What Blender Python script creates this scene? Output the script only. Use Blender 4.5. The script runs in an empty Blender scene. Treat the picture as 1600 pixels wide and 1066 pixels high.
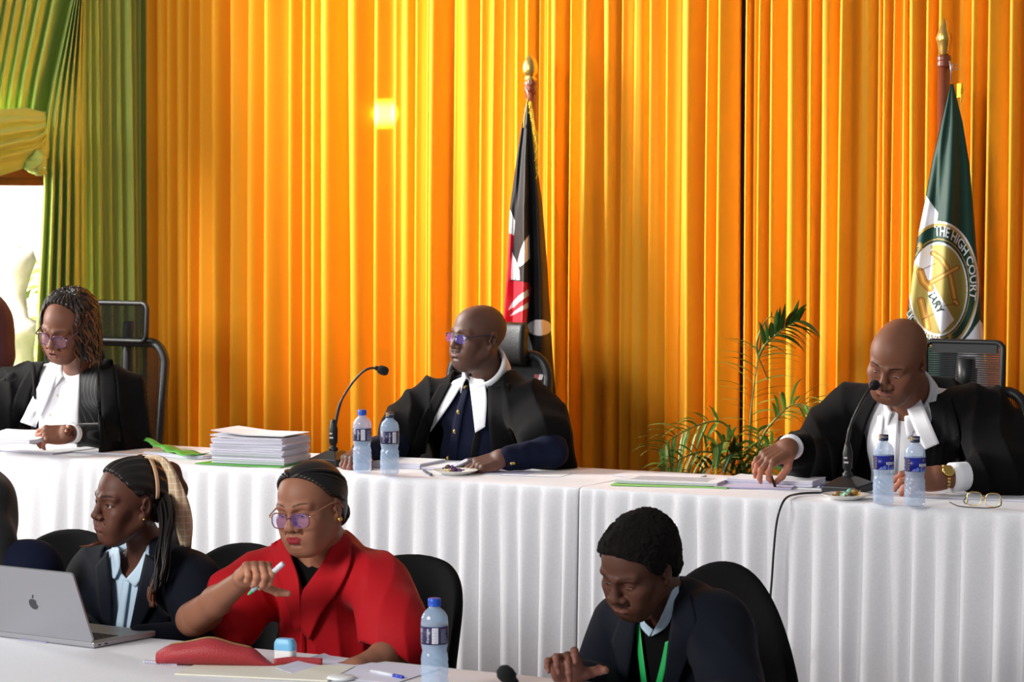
import bpy, bmesh, math, random
import numpy as np
from mathutils import Vector, Matrix
from math import sin, cos, pi, radians as R, atan2, sqrt
random.seed(7); np.random.seed(7)
SC = bpy.context.scene
COL = SC.collection

# ------------------------------------------------------------------ camera
F = 4300.0; CX, CY = 800.0, 533.0; CAMZ = 1.93; PITCH = math.atan((533 - 315) / F)
cam = bpy.data.objects.new('camera', bpy.data.cameras.new('camera')); COL.objects.link(cam)
cam.location = (0, 0, CAMZ); cam.rotation_euler = (pi / 2 - PITCH, 0, 0)
cam.data.sensor_width = 36; cam.data.lens = 36 * F / 1600; cam.data.clip_end = 200
cam.data.dof.use_dof = True; cam.data.dof.focus_distance = 8.6; cam.data.dof.aperture_fstop = 9
SC.camera = cam
# ------------------------------------------------------------------ light
SC.view_settings.view_transform = 'Standard'; SC.view_settings.look = 'None'
SC.view_settings.gamma = 1; SC.view_settings.exposure = 0.0; SC.view_settings.use_curve_mapping = False
W = bpy.data.worlds.new('sky'); SC.world = W; W.use_nodes = True
bg = W.node_tree.nodes['Background']; bg.inputs[0].default_value = (0.93, 0.96, 1.0, 1); bg.inputs[1].default_value = 0.27
def area(name, loc, target, sx, sy, power, col=(1, 1, 1)):
    l = bpy.data.lights.new(name, 'AREA'); l.shape = 'RECTANGLE'; l.size = sx; l.size_y = sy; l.energy = power; l.color = col
    o = bpy.data.objects.new(name, l); COL.objects.link(o); o.location = loc
    o.rotation_euler = (Vector(target) - Vector(loc)).to_track_quat('-Z', 'Y').to_euler(); return o
area('window_daylight', (-4.5, 10.7, 2.15), (-.6, 12.1, 1.7), 1.0, 1.2, 210, (1.0, 0.97, 0.93))
area('upper_curtain_fill', (-2.32, 11.25, 2.75), (1.6, 11.0, 2.0), .8, 1.5, 150, (1.0, 0.97, 0.93)).data.spread = R(100)  # added lamp inside the room to brighten the upper curtain; no window there
area('hall_daylight', (-5.5, 3.0, 3.8), (0.2, 9.5, 1.2), 2.5, 2.5, 450, (1.0, 0.985, 0.96))
def spot(name, loc, target, power, size, blend, col, rad=.02):
    l = bpy.data.lights.new(name, 'SPOT'); l.energy = power; l.spot_size = R(size); l.spot_blend = blend; l.color = col; l.shadow_soft_size = rad
    o = bpy.data.objects.new(name, l); COL.objects.link(o); o.location = loc
    o.rotation_euler = (Vector(target) - Vector(loc)).to_track_quat('-Z', 'Y').to_euler(); return o

# ------------------------------------------------------------------ pixel geometry
RC = Matrix.Rotation(-PITCH, 3, 'X')
def ray(px, py):
    return RC @ Vector(((px - CX) / F, 1.0, -(py - CY) / F))
CAM = Vector((0, 0, CAMZ))
def at(px, py, D):
    d = ray(px, py); return CAM + d * (D / d.y)
def on_z(px, py, z):
    d = ray(px, py); return CAM + d * ((z - CAMZ) / d.z)
def on_plane(px, py, p, n):
    d = ray(px, py); n = Vector(n); return CAM + d * ((Vector(p) - CAM).dot(n) / d.dot(n))
def proj(P):
    """world points (N,3) -> pixels and depth"""
    q = (np.asarray(P) - np.array(CAM)) @ np.array(RC)
    return CX + F * q[:, 0] / q[:, 1], CY - F * q[:, 2] / q[:, 1], q[:, 1]

# ------------------------------------------------------------------ materials
def S(r, g, b):
    f = lambda c: (c / 255 / 12.92) if c / 255 <= .04045 else ((c / 255 + .055) / 1.055) ** 2.4
    return (f(r), f(g), f(b), 1)
def mat(name, col, rough=.6, metal=0, spec=.5, bump=0, bscale=60, vary=0, vscale=8, sheen=0, attr=None, trans=0, ior=1.45, emit=0, coat=0, stretch=None, alpha=1, sss=0):
    m = bpy.data.materials.new(name); m.use_nodes = True; nt = m.node_tree; b = nt.nodes['Principled BSDF']
    b.inputs['Base Color'].default_value = col; b.inputs['Roughness'].default_value = rough; b.inputs['Metallic'].default_value = metal
    b.inputs['Specular IOR Level'].default_value = spec; b.inputs['Sheen Weight'].default_value = sheen; b.inputs['Sheen Roughness'].default_value = .4
    b.inputs['Transmission Weight'].default_value = trans; b.inputs['IOR'].default_value = ior; b.inputs['Coat Weight'].default_value = coat
    b.inputs['Alpha'].default_value = alpha
    if sss:
        b.inputs['Subsurface Weight'].default_value = sss; b.inputs['Subsurface Radius'].default_value = (.012, .005, .003); b.inputs['Subsurface Scale'].default_value = 1
    if emit: b.inputs['Emission Color'].default_value = col; b.inputs['Emission Strength'].default_value = emit
    tc = nt.nodes.new('ShaderNodeTexCoord'); src = tc.outputs['Object']
    if stretch:
        mp = nt.nodes.new('ShaderNodeMapping'); mp.inputs['Scale'].default_value = stretch; nt.links.new(src, mp.inputs[0]); src = mp.outputs[0]
    cout = None
    if attr:
        a = nt.nodes.new('ShaderNodeAttribute'); a.attribute_name = attr; cout = a.outputs['Color']
        if name == 'skin':
            ml = nt.nodes.new('ShaderNodeMath'); ml.operation = 'MULTIPLY'; ml.inputs[1].default_value = spec; nt.links.new(a.outputs['Alpha'], ml.inputs[0]); nt.links.new(ml.outputs[0], b.inputs['Specular IOR Level'])
    if vary:
        n = nt.nodes.new('ShaderNodeTexNoise'); n.inputs['Scale'].default_value = vscale; n.inputs['Detail'].default_value = 4; nt.links.new(src, n.inputs['Vector'])
        mr = nt.nodes.new('ShaderNodeMapRange'); mr.inputs['From Min'].default_value = .3; mr.inputs['From Max'].default_value = .7
        mr.inputs['To Min'].default_value = 1 - vary; mr.inputs['To Max'].default_value = 1 + vary; nt.links.new(n.outputs['Fac'], mr.inputs['Value'])
        mx = nt.nodes.new('ShaderNodeMix'); mx.data_type = 'RGBA'; mx.blend_type = 'MULTIPLY'; mx.inputs[0].default_value = 1
        if cout is None: mx.inputs[6].default_value = col
        else: nt.links.new(cout, mx.inputs[6])
        cc = nt.nodes.new('ShaderNodeCombineColor')
        for i in range(3): nt.links.new(mr.outputs[0], cc.inputs[i])
        nt.links.new(cc.outputs[0], mx.inputs[7]); cout = mx.outputs[2]
    if cout is not None: nt.links.new(cout, b.inputs['Base Color'])
    if bump:
        n = nt.nodes.new('ShaderNodeTexNoise'); n.inputs['Scale'].default_value = bscale; n.inputs['Detail'].default_value = 3; nt.links.new(src, n.inputs['Vector'])
        bp = nt.nodes.new('ShaderNodeBump'); bp.inputs['Strength'].default_value = bump; bp.inputs['Distance'].default_value = .01
        nt.links.new(n.outputs['Fac'], bp.inputs['Height']); nt.links.new(bp.outputs[0], b.inputs['Normal'])
    return m
M = {}
# ------------------------------------------------------------------ objects
def tag(o, label=None, cat=None, group=None, kind=None):
    if label: o['label'] = label
    if cat: o['category'] = cat
    if group: o['group'] = group
    if kind: o['kind'] = kind
    return o
def root(name, label, cat, loc=(0, 0, 0), rz=0, group=None):
    o = bpy.data.objects.new(name, None); COL.objects.link(o); o.empty_display_size = .05
    o.location = loc; o.rotation_euler = (0, 0, rz); return tag(o, label, cat, group)
def fast_mesh(name, V, Fc, mats=(), smooth=True, mi=None):
    """V (N,3); Fc: list of arrays (M,3|4) or list of polygons"""
    me = bpy.data.meshes.new(name); V = np.asarray(V, dtype=np.float32)
    if isinstance(Fc, np.ndarray): Fc = [Fc]
    if len(Fc) and isinstance(Fc[0], np.ndarray):
        me.vertices.add(len(V)); me.vertices.foreach_set('co', V.ravel())
        loops = np.concatenate([f.ravel() for f in Fc]).astype(np.int32)
        sizes = np.concatenate([np.full(len(f), f.shape[1]) for f in Fc]).astype(np.int32)
        me.loops.add(len(loops)); me.loops.foreach_set('vertex_index', loops)
        me.polygons.add(len(sizes)); st = np.concatenate([[0], np.cumsum(sizes)[:-1]]).astype(np.int32)
        me.polygons.foreach_set('loop_start', st); me.polygons.foreach_set('loop_total', sizes)
    else:
        me.from_pydata([tuple(v) for v in V], [], Fc)
    for m in mats: me.materials.append(m)
    if mi is not None: me.polygons.foreach_set('material_index', np.asarray(mi, dtype=np.int32))
    me.polygons.foreach_set('use_smooth', np.full(len(me.polygons), smooth))
    me.update(calc_edges=True); me.validate(); return me
def link(name, me, parent=None):
    o = bpy.data.objects.new(name, me); COL.objects.link(o)
    if parent: o.parent = parent
    return o
def colattr(me, C, name='Col'):
    a = me.color_attributes.new(name, 'FLOAT_COLOR', 'POINT')
    C = np.asarray(C, dtype=np.float32)
    if C.shape[1] == 3: C = np.c_[C, np.ones(len(C), dtype=np.float32)]
    a.data.foreach_set('color', C.ravel())
class MB:
    """collects shapes into one mesh"""
    def __init__(s): s.v = []; s.f = []; s.m = []; s.sm = []; s.xf = Matrix.Identity(4)
    def put(s, V, Fs, mi=0, smooth=True):
        b = len(s.v); s.v += [tuple(s.xf @ Vector(v)) for v in V]
        s.f += [tuple(b + i for i in f) for f in Fs]; s.m += [mi] * len(Fs); s.sm += [smooth] * len(Fs); return s
    def box(s, c, h, rot=None, bev=0, mi=0):
        bm = bmesh.new(); bmesh.ops.create_cube(bm, size=2)
        for v in bm.verts: v.co = Vector((v.co.x * h[0], v.co.y * h[1], v.co.z * h[2]))
        if bev: bmesh.ops.bevel(bm, geom=list(bm.edges), offset=bev, segments=2, affect='EDGES', profile=.5)
        m = Matrix.Translation(c) @ (rot.to_4x4() if rot is not None else Matrix.Identity(4))
        bm.verts.index_update()
        s.put([m @ v.co for v in bm.verts], [[v.index for v in f.verts] for f in bm.faces], mi, False); bm.free(); return s
    def tube(s, pts, rad, seg=10, cap=True, mi=0, closed=False, flat=None):
        pts = [Vector(p) for p in pts]; n = len(pts); rad = rad if hasattr(rad, '__len__') else [rad] * n
        V = []; Fs = []; up = None
        for i, p in enumerate(pts):
            if closed: t = (pts[(i + 1) % n] - pts[i - 1])
            else: t = pts[min(i + 1, n - 1)] - pts[max(i - 1, 0)]
            t = t.normalized() if t.length > 1e-9 else Vector((0, 0, 1))
            if up is None:
                up = Vector((0, 0, 1)) if abs(t.z) < .9 else Vector((1, 0, 0))
            a = (up - t * up.dot(t)); a = a.normalized() if a.length > 1e-6 else t.orthogonal().normalized(); up = a; b = t.cross(a)
            fl = flat or 1
            for k in range(seg):
                g = 2 * pi * k / seg; V.append(p + a * (cos(g) * rad[i]) + b * (sin(g) * rad[i] * fl))
        m = n if closed else n - 1
        for i in range(m):
            j = (i + 1) % n
            for k in range(seg):
                l = (k + 1) % seg; Fs.append((i * seg + k, i * seg + l, j * seg + l, j * seg + k))
        if cap and not closed:
            Fs.append(tuple(range(seg))[::-1]); Fs.append(tuple((n - 1) * seg + k for k in range(seg)))
        return s.put(V, Fs, mi)
    def lathe(s, prof, seg=24, c=(0, 0, 0), mi=0, warp=None):
        V = []; Fs = []; n = len(prof); c = Vector(c)
        for i, (r, z) in enumerate(prof):
            for k in range(seg):
                g = 2 * pi * k / seg; rr = r + (warp(g, z) if warp else 0); V.append(c + Vector((rr * cos(g), rr * sin(g), z)))
        for i in range(n - 1):
            for k in range(seg):
                l = (k + 1) % seg; Fs.append((i * seg + k, i * seg + l, (i + 1) * seg + l, (i + 1) * seg + k))
        if prof[0][0] > 1e-5: Fs.append(tuple(range(seg))[::-1])
        if prof[-1][0] > 1e-5: Fs.append(tuple((n - 1) * seg + k for k in range(seg)))
        return s.put(V, Fs, mi)
    def ball(s, c, r, seg=16, rings=10, mi=0):
        r = r if hasattr(r, '__len__') else (r, r, r); V = []; Fs = []; c = Vector(c)
        for i in range(rings + 1):
            a = pi * i / rings - pi / 2
            for k in range(seg):
                g = 2 * pi * k / seg; V.append(c + Vector((r[0] * cos(a) * cos(g), r[1] * cos(a) * sin(g), r[2] * sin(a))))
        for i in range(rings):
            for k in range(seg):
                l = (k + 1) % seg; Fs.append((i * seg + k, i * seg + l, (i + 1) * seg + l, (i + 1) * seg + k))
        return s.put(V, Fs, mi)
    def grid(s, P, mi=0, thick=None, closed_u=False, smooth=True):
        """P[i][j] points"""
        n = len(P); m = len(P[0]); V = [Vector(p) for r in P for p in r]; Fs = []
        for i in range(n - 1 if not closed_u else n):
            for j in range(m - 1):
                i2 = (i + 1) % n; Fs.append((i * m + j, i * m + j + 1, i2 * m + j + 1, i2 * m + j))
        if thick:
            off = thick; N = len(V)
            nv = [Vector((0, 0, 0)) for _ in V]
            for f in Fs:
                nn = (V[f[1]] - V[f[0]]).cross(V[f[3]] - V[f[0]])
                for q in f: nv[q] += nn
            V2 = [v - k.normalized() * off if k.length > 0 else v for v, k in zip(V, nv)]
            F2 = [tuple(N + q for q in f[::-1]) for f in Fs]
            rim = [i * m for i in range(n)] + [(n - 1) * m + j for j in range(1, m)] + [i * m + m - 1 for i in range(n - 2, -1, -1)] + [j for j in range(m - 2, 0, -1)]
            F3 = [(rim[k], rim[(k + 1) % len(rim)], N + rim[(k + 1) % len(rim)], N + rim[k]) for k in range(len(rim))]
            return s.put(V + V2, Fs + F2 + F3, mi, smooth)
        return s.put(V, Fs, mi, smooth)
    def prism(s, poly, z0, z1, mi=0, plane='xy', smooth=False):
        n = len(poly); f = {'xy': lambda a, b, c: (a, b, c), 'xz': lambda a, b, c: (a, c, b), 'yz': lambda a, b, c: (c, a, b)}[plane]
        V = [f(a, b, z0) for a, b in poly] + [f(a, b, z1) for a, b in poly]
        Fs = [tuple(range(n))[::-1], tuple(range(n, 2 * n))] + [(i, (i + 1) % n, n + (i + 1) % n, n + i) for i in range(n)]
        return s.put(V, Fs, mi, smooth)
    def build(s, name, mats, parent=None, subsurf=0, bevel=0, fixn=True):
        me = bpy.data.meshes.new(name); me.from_pydata(s.v, [], s.f)
        for m in (mats if isinstance(mats, (list, tuple)) else [mats]): me.materials.append(m)
        me.polygons.foreach_set('material_index', s.m); me.polygons.foreach_set('use_smooth', s.sm); me.update()
        if fixn:
            bm = bmesh.new(); bm.from_mesh(me); bmesh.ops.recalc_face_normals(bm, faces=bm.faces); bm.to_mesh(me); bm.free()
        o = link(name, me, parent)
        if bevel:
            b = o.modifiers.new('bevel', 'BEVEL'); b.width = bevel; b.segments = 2; b.limit_method = 'ANGLE'
        if subsurf:
            b = o.modifiers.new('sub', 'SUBSURF'); b.levels = subsurf; b.render_levels = subsurf
        return o
def text_mesh(txt, size, align='CENTER', extrude=.0004, spacing=1.0, bold=0.0):
    """outline letters as (V, F): x right, y up, z out"""
    cu = bpy.data.curves.new('t', 'FONT'); cu.body = txt; cu.size = size; cu.align_x = align; cu.align_y = 'CENTER'; cu.extrude = extrude; cu.space_character = spacing; cu.offset = bold; cu.resolution_u = 3
    o = bpy.data.objects.new('t', cu); COL.objects.link(o)
    dg = bpy.context.evaluated_depsgraph_get(); dg.update(); me = o.evaluated_get(dg).to_mesh()
    V = [v.co.copy() for v in me.vertices]; Fs = [tuple(p.vertices) for p in me.polygons]
    o.to_mesh_clear(); bpy.data.objects.remove(o); bpy.data.curves.remove(cu); return V, Fs
def spline(P, n):
    """Catmull-Rom through points, n samples"""
    P = [Vector(p) for p in P]; out = []; k = len(P) - 1
    for i in range(n):
        u = i / (n - 1) * k; j = min(int(u), k - 1); t = u - j
        p0 = P[max(j - 1, 0)]; p1 = P[j]; p2 = P[j + 1]; p3 = P[min(j + 2, k)]
        out.append(.5 * ((2 * p1) + (p2 - p0) * t + (2 * p0 - 5 * p1 + 4 * p2 - p3) * t * t + (3 * p1 - p0 - 3 * p2 + p3) * t ** 3))
    return out
def lerp(a, b, t): return a + (b - a) * t
def interp(x, xs, ys): return float(np.interp(x, xs, ys))
# ================================================================== SETTING
TZ = 0.97; DAIS = 0.22; FZ = 0.75
A = on_z(0, 709, TZ); B = on_z(1600, 801.8, TZ)
t = (B - A).normalized(); n = Vector((-t.y, t.x, 0)); TY = atan2(t.y, t.x)
def bl(s, d, z): return Vector((A.x, A.y, 0)) + t * s + n * d + Vector((0, 0, z))
A2 = on_z(0, 972, FZ); B2 = on_z(880, 1061, FZ)
t2 = (B2 - A2).normalized(); n2 = Vector((-t2.y, t2.x, 0)); TY2 = atan2(t2.y, t2.x)
def fl(s, d, z): return Vector((A2.x, A2.y, 0)) + t2 * s + n2 * d + Vector((0, 0, z))
def bs(px, py=None):            # s along the back table's front edge for a picture column
    p = on_z(px, py if py else 709 + .058 * px, TZ); return (p - A).dot(t)
CD = 2.05                       # curtain line behind the table's front edge
CP = bl(0, CD, 0)
def cs(px, py=350): return (on_plane(px, py, CP, n) - CP).dot(t)
SC0 = cs(228); CORNER = CP + t * SC0
def ws(px, py=200, off=0): return (on_plane(px, py, CORNER + t * off, t) - CORNER).dot(n)   # s on the side wall, 0 at the corner, negative to the camera

M['floor'] = mat('floor_stone', S(150, 140, 128), .5, vary=.15, vscale=3)
M['carpet'] = mat('dais_carpet', S(110, 60, 40), .95, vary=.2, vscale=40)
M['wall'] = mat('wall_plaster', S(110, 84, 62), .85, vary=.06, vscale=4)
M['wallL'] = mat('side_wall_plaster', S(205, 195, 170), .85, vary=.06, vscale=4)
m = MB(); m.box((0, 6.5, -.02), (6, 8, .02)); tag(m.build('floor', M['floor']), kind='structure')
m = MB(); q = [bl(s, d, 0) for s, d in ((-1.4, -.35), (7, -.35), (7, CD + .14), (-1.4, CD + .14))]
m.prism([(p.x, p.y) for p in q], 0, DAIS); tag(m.build('trim_dais', M['carpet']), kind='structure')
m = MB(); q = [bl(s, d, 0) for s, d in ((SC0 - .3, CD + .16), (7, CD + .16), (7, CD + .3), (SC0 - .3, CD + .3))]
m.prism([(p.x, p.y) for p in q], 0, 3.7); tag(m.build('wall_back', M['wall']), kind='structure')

# side wall with its window (wall plane a little outside the curtain line)
WO = -.10
def wl(s, off, z): return CORNER + n * s + t * off + Vector((0, 0, z))
wz_top = on_plane(30, 290, CORNER + t * WO, t).z; wz_bot = .62
ws_r = ws(116, 350, WO); ws_l = ws_r - 1.5
def wallbox(mb, s0, s1, z0, z1, o0, o1):
    q = [wl(s0, o0, 0), wl(s1, o0, 0), wl(s1, o1, 0), wl(s0, o1, 0)]; mb.prism([(p.x, p.y) for p in q], z0, z1)
m = MB()
wallbox(m, ws_r, .25, 0, 3.7, WO - .14, WO); wallbox(m, ws_l - .12, ws_l, 0, 3.7, WO - .14, WO)
wallbox(m, ws_l, ws_r, wz_top + .09, 3.7, WO - .14, WO); wallbox(m, ws_l, ws_r, 0, wz_bot, WO - .14, WO)
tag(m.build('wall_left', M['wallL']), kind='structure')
M['redwood'] = mat('window_wood', S(122, 52, 34), .4, vary=.15, vscale=6, stretch=(1, 1, 12))
M['pane'] = mat('window_glass', (1, 1, 1, 1), 0.02, alpha=.07)
win = tag(root('window_1', None, None, wl((ws_l + ws_r) / 2, WO - .07, wz_bot)), kind='structure')
def unroot(r):
    Mx = Matrix.Translation(r.location) @ Matrix.Rotation(r.rotation_euler.z, 4, 'Z'); return Mx.inverted()
m = MB(); m.xf = unroot(win)
wallbox(m, ws_l, ws_r, wz_top + .035, wz_top + .09, WO - .12, WO + .02); wallbox(m, ws_l, ws_r, wz_top, wz_top + .035, WO - .10, WO - .02)
wallbox(m, ws_l, ws_r, wz_bot, wz_bot + .06, WO - .12, WO + .03)
wallbox(m, ws_l, ws_l + .06, wz_bot + .06, wz_top, WO - .12, WO); wallbox(m, ws_r - .06, ws_r, wz_bot + .06, wz_top, WO - .12, WO)
tag(m.build('window_frame', M['redwood'], win), kind='structure')
m = MB(); m.xf = unroot(win); wallbox(m, ws_l + .05, ws_r - .05, wz_bot + .05, wz_top + .01, WO - .074, WO - .070)
tag(m.build('window_pane', M['pane'], win), kind='structure')

# ---- outdoors seen through the window
def vnoise(P, seed=0):
    P = np.asarray(P, dtype=np.float32); i = np.floor(P).astype(np.int64); f = (P - i).astype(np.float32); f = f * f * (3 - 2 * f)
    rs = np.random.RandomState(seed); T = rs.rand(4096).astype(np.float32); pm = rs.permutation(4096)
    def h(a, b, c): return T[(pm[(pm[(pm[a & 4095] + b) & 4095] + c) & 4095])]
    r = 0
    for dx in (0, 1):
        for dy in (0, 1):
            for dz in (0, 1):
                w = (f[:, 0] if dx else 1 - f[:, 0]) * (f[:, 1] if dy else 1 - f[:, 1]) * (f[:, 2] if dz else 1 - f[:, 2])
                r = r + w * h(i[:, 0] + dx, i[:, 1] + dy, i[:, 2] + dz)
    return r * 2 - 1
M['stone'] = mat('garden_stone', S(226, 200, 178), .9, vary=.35, vscale=5, bump=.6, bscale=9)
M['stone2'] = mat('pillar_stone', S(216, 202, 192), .9, vary=.25, vscale=9)
M['grass'] = mat('lawn_grass', S(150, 170, 90), .95, vary=.3, vscale=12)
M['leafy'] = mat('garden_leaf', S(120, 150, 60), .8, vary=.3, vscale=12)
area('garden_sun', (-5.2, 14.2, 4.2), (-3.1, 17.0, 1.2), 1.5, 1.5, 1300, (1, .97, .9))
g0 = at(30, 500, 17); m = MB(); m.box((g0.x - 1, 16.5, -.06), (3.5, 4.0, .05)); tag(m.build('ground', M['grass']), kind='structure')
p0 = at(-60, 300, 18.2); p1 = at(90, 300, 18.2)
P = []
for i in range(40):
    row = []
    for j in range(30):
        x = lerp(p0.x, p1.x + .5, i / 39); z = lerp(0, 2.6, j / 29)
        k = vnoise([[x * 7, 1.3, z * 9]], 3)[0] * .07 + vnoise([[x * 2, 5.3, z * 2.5]], 4)[0] * .12
        row.append((x, 18.2 + k, z))
    P.append(row)
m = MB(); m.grid(P, thick=-.3); tag(m.build('stone_wall', M['stone']), 'rough pale stone garden wall seen through the window', 'wall')
pp = at(18, 430, 16.4); m = MB()
m.lathe([(.16, 0), (.16, .5), (.13, .55), (.13, 1.10), (.17, 1.14), (.17, 1.20), (.10, 1.24), (.085, 1.38), (.12, 1.5), (.15, 1.58), (.13, 1.64), (0, 1.66)], 20, (pp.x, pp.y, 0))
tag(m.build('stone_urn', M['stone2']), 'pale carved stone urn on pillar outside the window', 'garden ornament')
rs = random.Random(3); bp = at(27, 470, 16.9); m = MB()
for k in range(260):
    c = Vector((bp.x + rs.gauss(0, .09), bp.y + rs.gauss(0, .09), 1.05 + rs.gauss(0, .22)))
    d = Vector((rs.gauss(0, 1), rs.gauss(0, 1), rs.gauss(0, 1))).normalized(); e = d.orthogonal().normalized()
    m.put([c - d * .05, c + e * .02, c + d * .05, c - e * .02], [(0, 1, 2, 3)])
m.tube([(bp.x, bp.y, 0), (bp.x, bp.y, 1.1)], .02)
tag(m.build('shrub', M['leafy'], fixn=False), 'thin yellow-green shrub outside beside the stone urn', 'shrub')

# ================================================================== CURTAINS
M['orange'] = mat('orange_curtain', S(238, 162, 30), .62, spec=.25, sheen=.15, bump=.05, bscale=500)
M['green'] = mat('green_curtain', S(180, 202, 104), .65, spec=.25, sheen=.15, bump=.05, bscale=500)
def fold_profile(tt):
    return np.where(tt < .2, np.sin(np.clip(tt / .2, 0, 1) * pi / 2) ** .8, .5 + .5 * np.cos(pi * np.clip((tt - .2) / .8, 0, 1) ** 1.15))
def curtain_mesh(edges, z0, z1, amp=.95, rows=26, drift=.012, seed=0, lean=0, per=14, amax=.13):
    rs = np.random.RandomState(seed); e = np.array(edges); N = len(e); dr = rs.uniform(-1, .25, N) * drift; ph = rs.rand(N) * 6
    am = np.clip(np.diff(e) * amp, .03, amax) * rs.uniform(.75, 1.1, N - 1); base = rs.uniform(-.012, .012, N - 1)
    zz = np.linspace(z0, z1, rows); V = []; tt = np.linspace(0, 1, per, endpoint=False)
    for z in zz:
        ez = e + dr * (1.9 - z) * 1.0 + .004 * np.sin(z * 1.7 + ph) + lean * (1.9 - z)
        for i in range(N - 1):
            x = ez[i] + tt * (ez[i + 1] - ez[i]); w = am[i] * (1 + .12 * sin(z * 1.3 + ph[i]))
            y = -w * fold_profile(tt) + base[i] - .010 * np.sin(tt * pi * 2 + ph[i])
            b2 = base[i + 1] if i + 2 < N else base[i]
            y = y + (b2 - base[i]) * tt ** 3
            V.append(np.c_[x, y, np.full(per, z)])
        V.append(np.array([[ez[-1], base[-1], z]]))
    V = np.concatenate(V); C = (N - 1) * per + 1
    i, j = np.meshgrid(np.arange(rows - 1), np.arange(C - 1), indexing='ij'); a = (i * C + j).ravel()
    return V, np.c_[a, a + 1, a + C + 1, a + C]
def curtain(name, label, edges, mt, loc, rz, z0, z1, **k):
    V, Fq = curtain_mesh(edges, z0, z1, **k); o = link(name, fast_mesh(name, V, Fq, [mt])); o.location = loc; o.rotation_euler = (0, 0, rz)
    s = o.modifiers.new('thick', 'SOLIDIFY'); s.thickness = .002; s.offset = 1
    return tag(o, label, 'curtain')
E1 = [228, 238, 253, 270, 286, 304, 322, 346, 372, 400, 432, 464, 482, 498, 516, 551, 561, 598, 624, 637, 655, 672, 684, 712, 728, 755, 775, 790, 808, 826, 846, 859, 868, 895, 912, 923, 950, 974, 992, 1018, 1044, 1066, 1078, 1110, 1129, 1157]
E2 = [1170, 1185, 1191, 1210, 1234, 1265, 1272, 1288, 1319, 1344, 1368, 1382, 1397, 1410, 1425, 1448, 1470, 1496, 1521, 1546, 1579, 1600, 1618, 1640, 1668, 1690, 1720, 1750]
c0 = CP
curtain('orange_curtain', 'wide gathered orange curtain from the green drapes to the dark gap', [cs(x) for x in E1], M['orange'], (c0.x, c0.y, 0), TY, DAIS + .01, 3.6, seed=2)
curtain('orange_curtain', 'orange curtain right of the dark gap, behind the green and white flag', [cs(x) for x in E2], M['orange'], (c0.x, c0.y, 0), TY, DAIS + .01, 3.6, seed=5)
EG = [112, 124, 131, 140, 149, 160, 172, 182, 196, 208, 217, 227, 237, 250]
curtain('green_curtain', 'straight olive green curtain hanging in the corner beside the orange one', [ws(x) for x in EG[:-1]] + [.04], M['green'], (CORNER.x, CORNER.y, 0), TY + pi / 2, DAIS + .01, 3.6, seed=8, amax=.11, drift=.006)

tied = root('tied_curtain', 'olive green curtain tied back in a knot beside the window', 'curtain', (CORNER.x, CORNER.y, 0), TY + pi / 2)
UI = unroot(tied)
def gp(px, py, off): return UI @ on_plane(px, py, CORNER + t * off, t)
LY = [-300, -60, 0, 60, 120, 170, 215, 250, 300, 380, 460, 640, 800]; LX = [150, 128, 113, 99, 85, 76, 70, 68, 68, 64, 59, 50, 42]
P = []
for i in range(70):
    u = i / 69; row = []
    for j in range(60):
        y = lerp(-60, 860, j / 59); L = interp(y, LY, LX); Rr = 131
        pin = 1 - .6 * math.exp(-((y - 190) / 90) ** 2)
        f = .5 + .5 * sin(u * 2 * pi * 5 + .6 * sin(y / 170.) + 1.4 * u * u)
        row.append(gp(lerp(L, Rr, u), y, .10 + .055 * pin * f * (sin(pi * min(1, u * 1.02)) ** .5 if u < 1 else 0) + .05 * math.exp(-((y - 200) / 70) ** 2)))
    P.append(row)
m = MB(); m.grid(P, thick=.002); m.build('drape', M['green'], tied, fixn=False)
P = []
for i in range(110):
    u = i / 109; row = []
    for j in range(44):
        v = j / 43; px = lerp(-330, 72, u)
        yt = interp(px, [-330, -80, 0, 40, 72], [160, 184, 171, 168, 176]); yb = interp(px, [-330, -200, -80, -30, 0, 30, 50, 62, 72], [230, 300, 305, 290, 275, 266, 258, 246, 226])
        f = sin(v * 2 * pi * 5.5 + 2.5 * (72 - px) / 150 + .7 * sin(px / 38)) * (.35 + .65 * min(1, (72 - px) / 150)) * sin(pi * min(max(v, .02), .98))
        row.append(gp(px, lerp(yt, yb, v), .13 + .05 * sin(pi * v) + .028 * f))
    P.append(row)
m = MB(); m.grid(P, thick=.003); m.build('swag', M['green'], tied, fixn=False)
m = MB()
for k, (x, y, rx, ry) in enumerate([(58, 250, 13, 18), (50, 258, 11, 12), (66, 232, 8, 20), (61, 268, 9, 7), (70, 205, 7, 30)]):
    c = gp(x, y, .16 - .01 * k); sc = 11.3 / F; b0 = len(m.v); m.ball(c, (.04, rx * sc * 1.1, ry * sc), 26, 18)
    c = Vector(c)
    for q in range(b0, len(m.v)):
        v = Vector(m.v[q]) - c; a = atan2(v.z, v.x); m.v[q] = tuple(c + v * (1 + .1 * sin(7 * a + k)))
m.build('knot', M['green'], tied)
P = []
for i in range(200):
    u = i / 199; row = []
    for j in range(26):
        y = lerp(-60, 205, j / 25); Rr = interp(y, LY, LX) + 14; px = lerp(-330, Rr, u)
        ph = u * 21 + 1.2 * sin(u * 9); fr = ph % 1
        f = float(fold_profile(np.array([fr]))[0])
        row.append(gp(px, y, .03 + .045 * f * (.75 + .25 * sin(ph))))
    P.append(row)
m = MB(); m.grid(P, thick=.002); tag(m.build('green_curtain', M['green'], fixn=False), 'gathered green curtain hung above the window, behind the swag', 'curtain')
bpy.data.objects[COL.objects[-1].name].matrix_world = Matrix.Translation(tied.location) @ Matrix.Rotation(TY + pi / 2, 4, 'Z')
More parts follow.
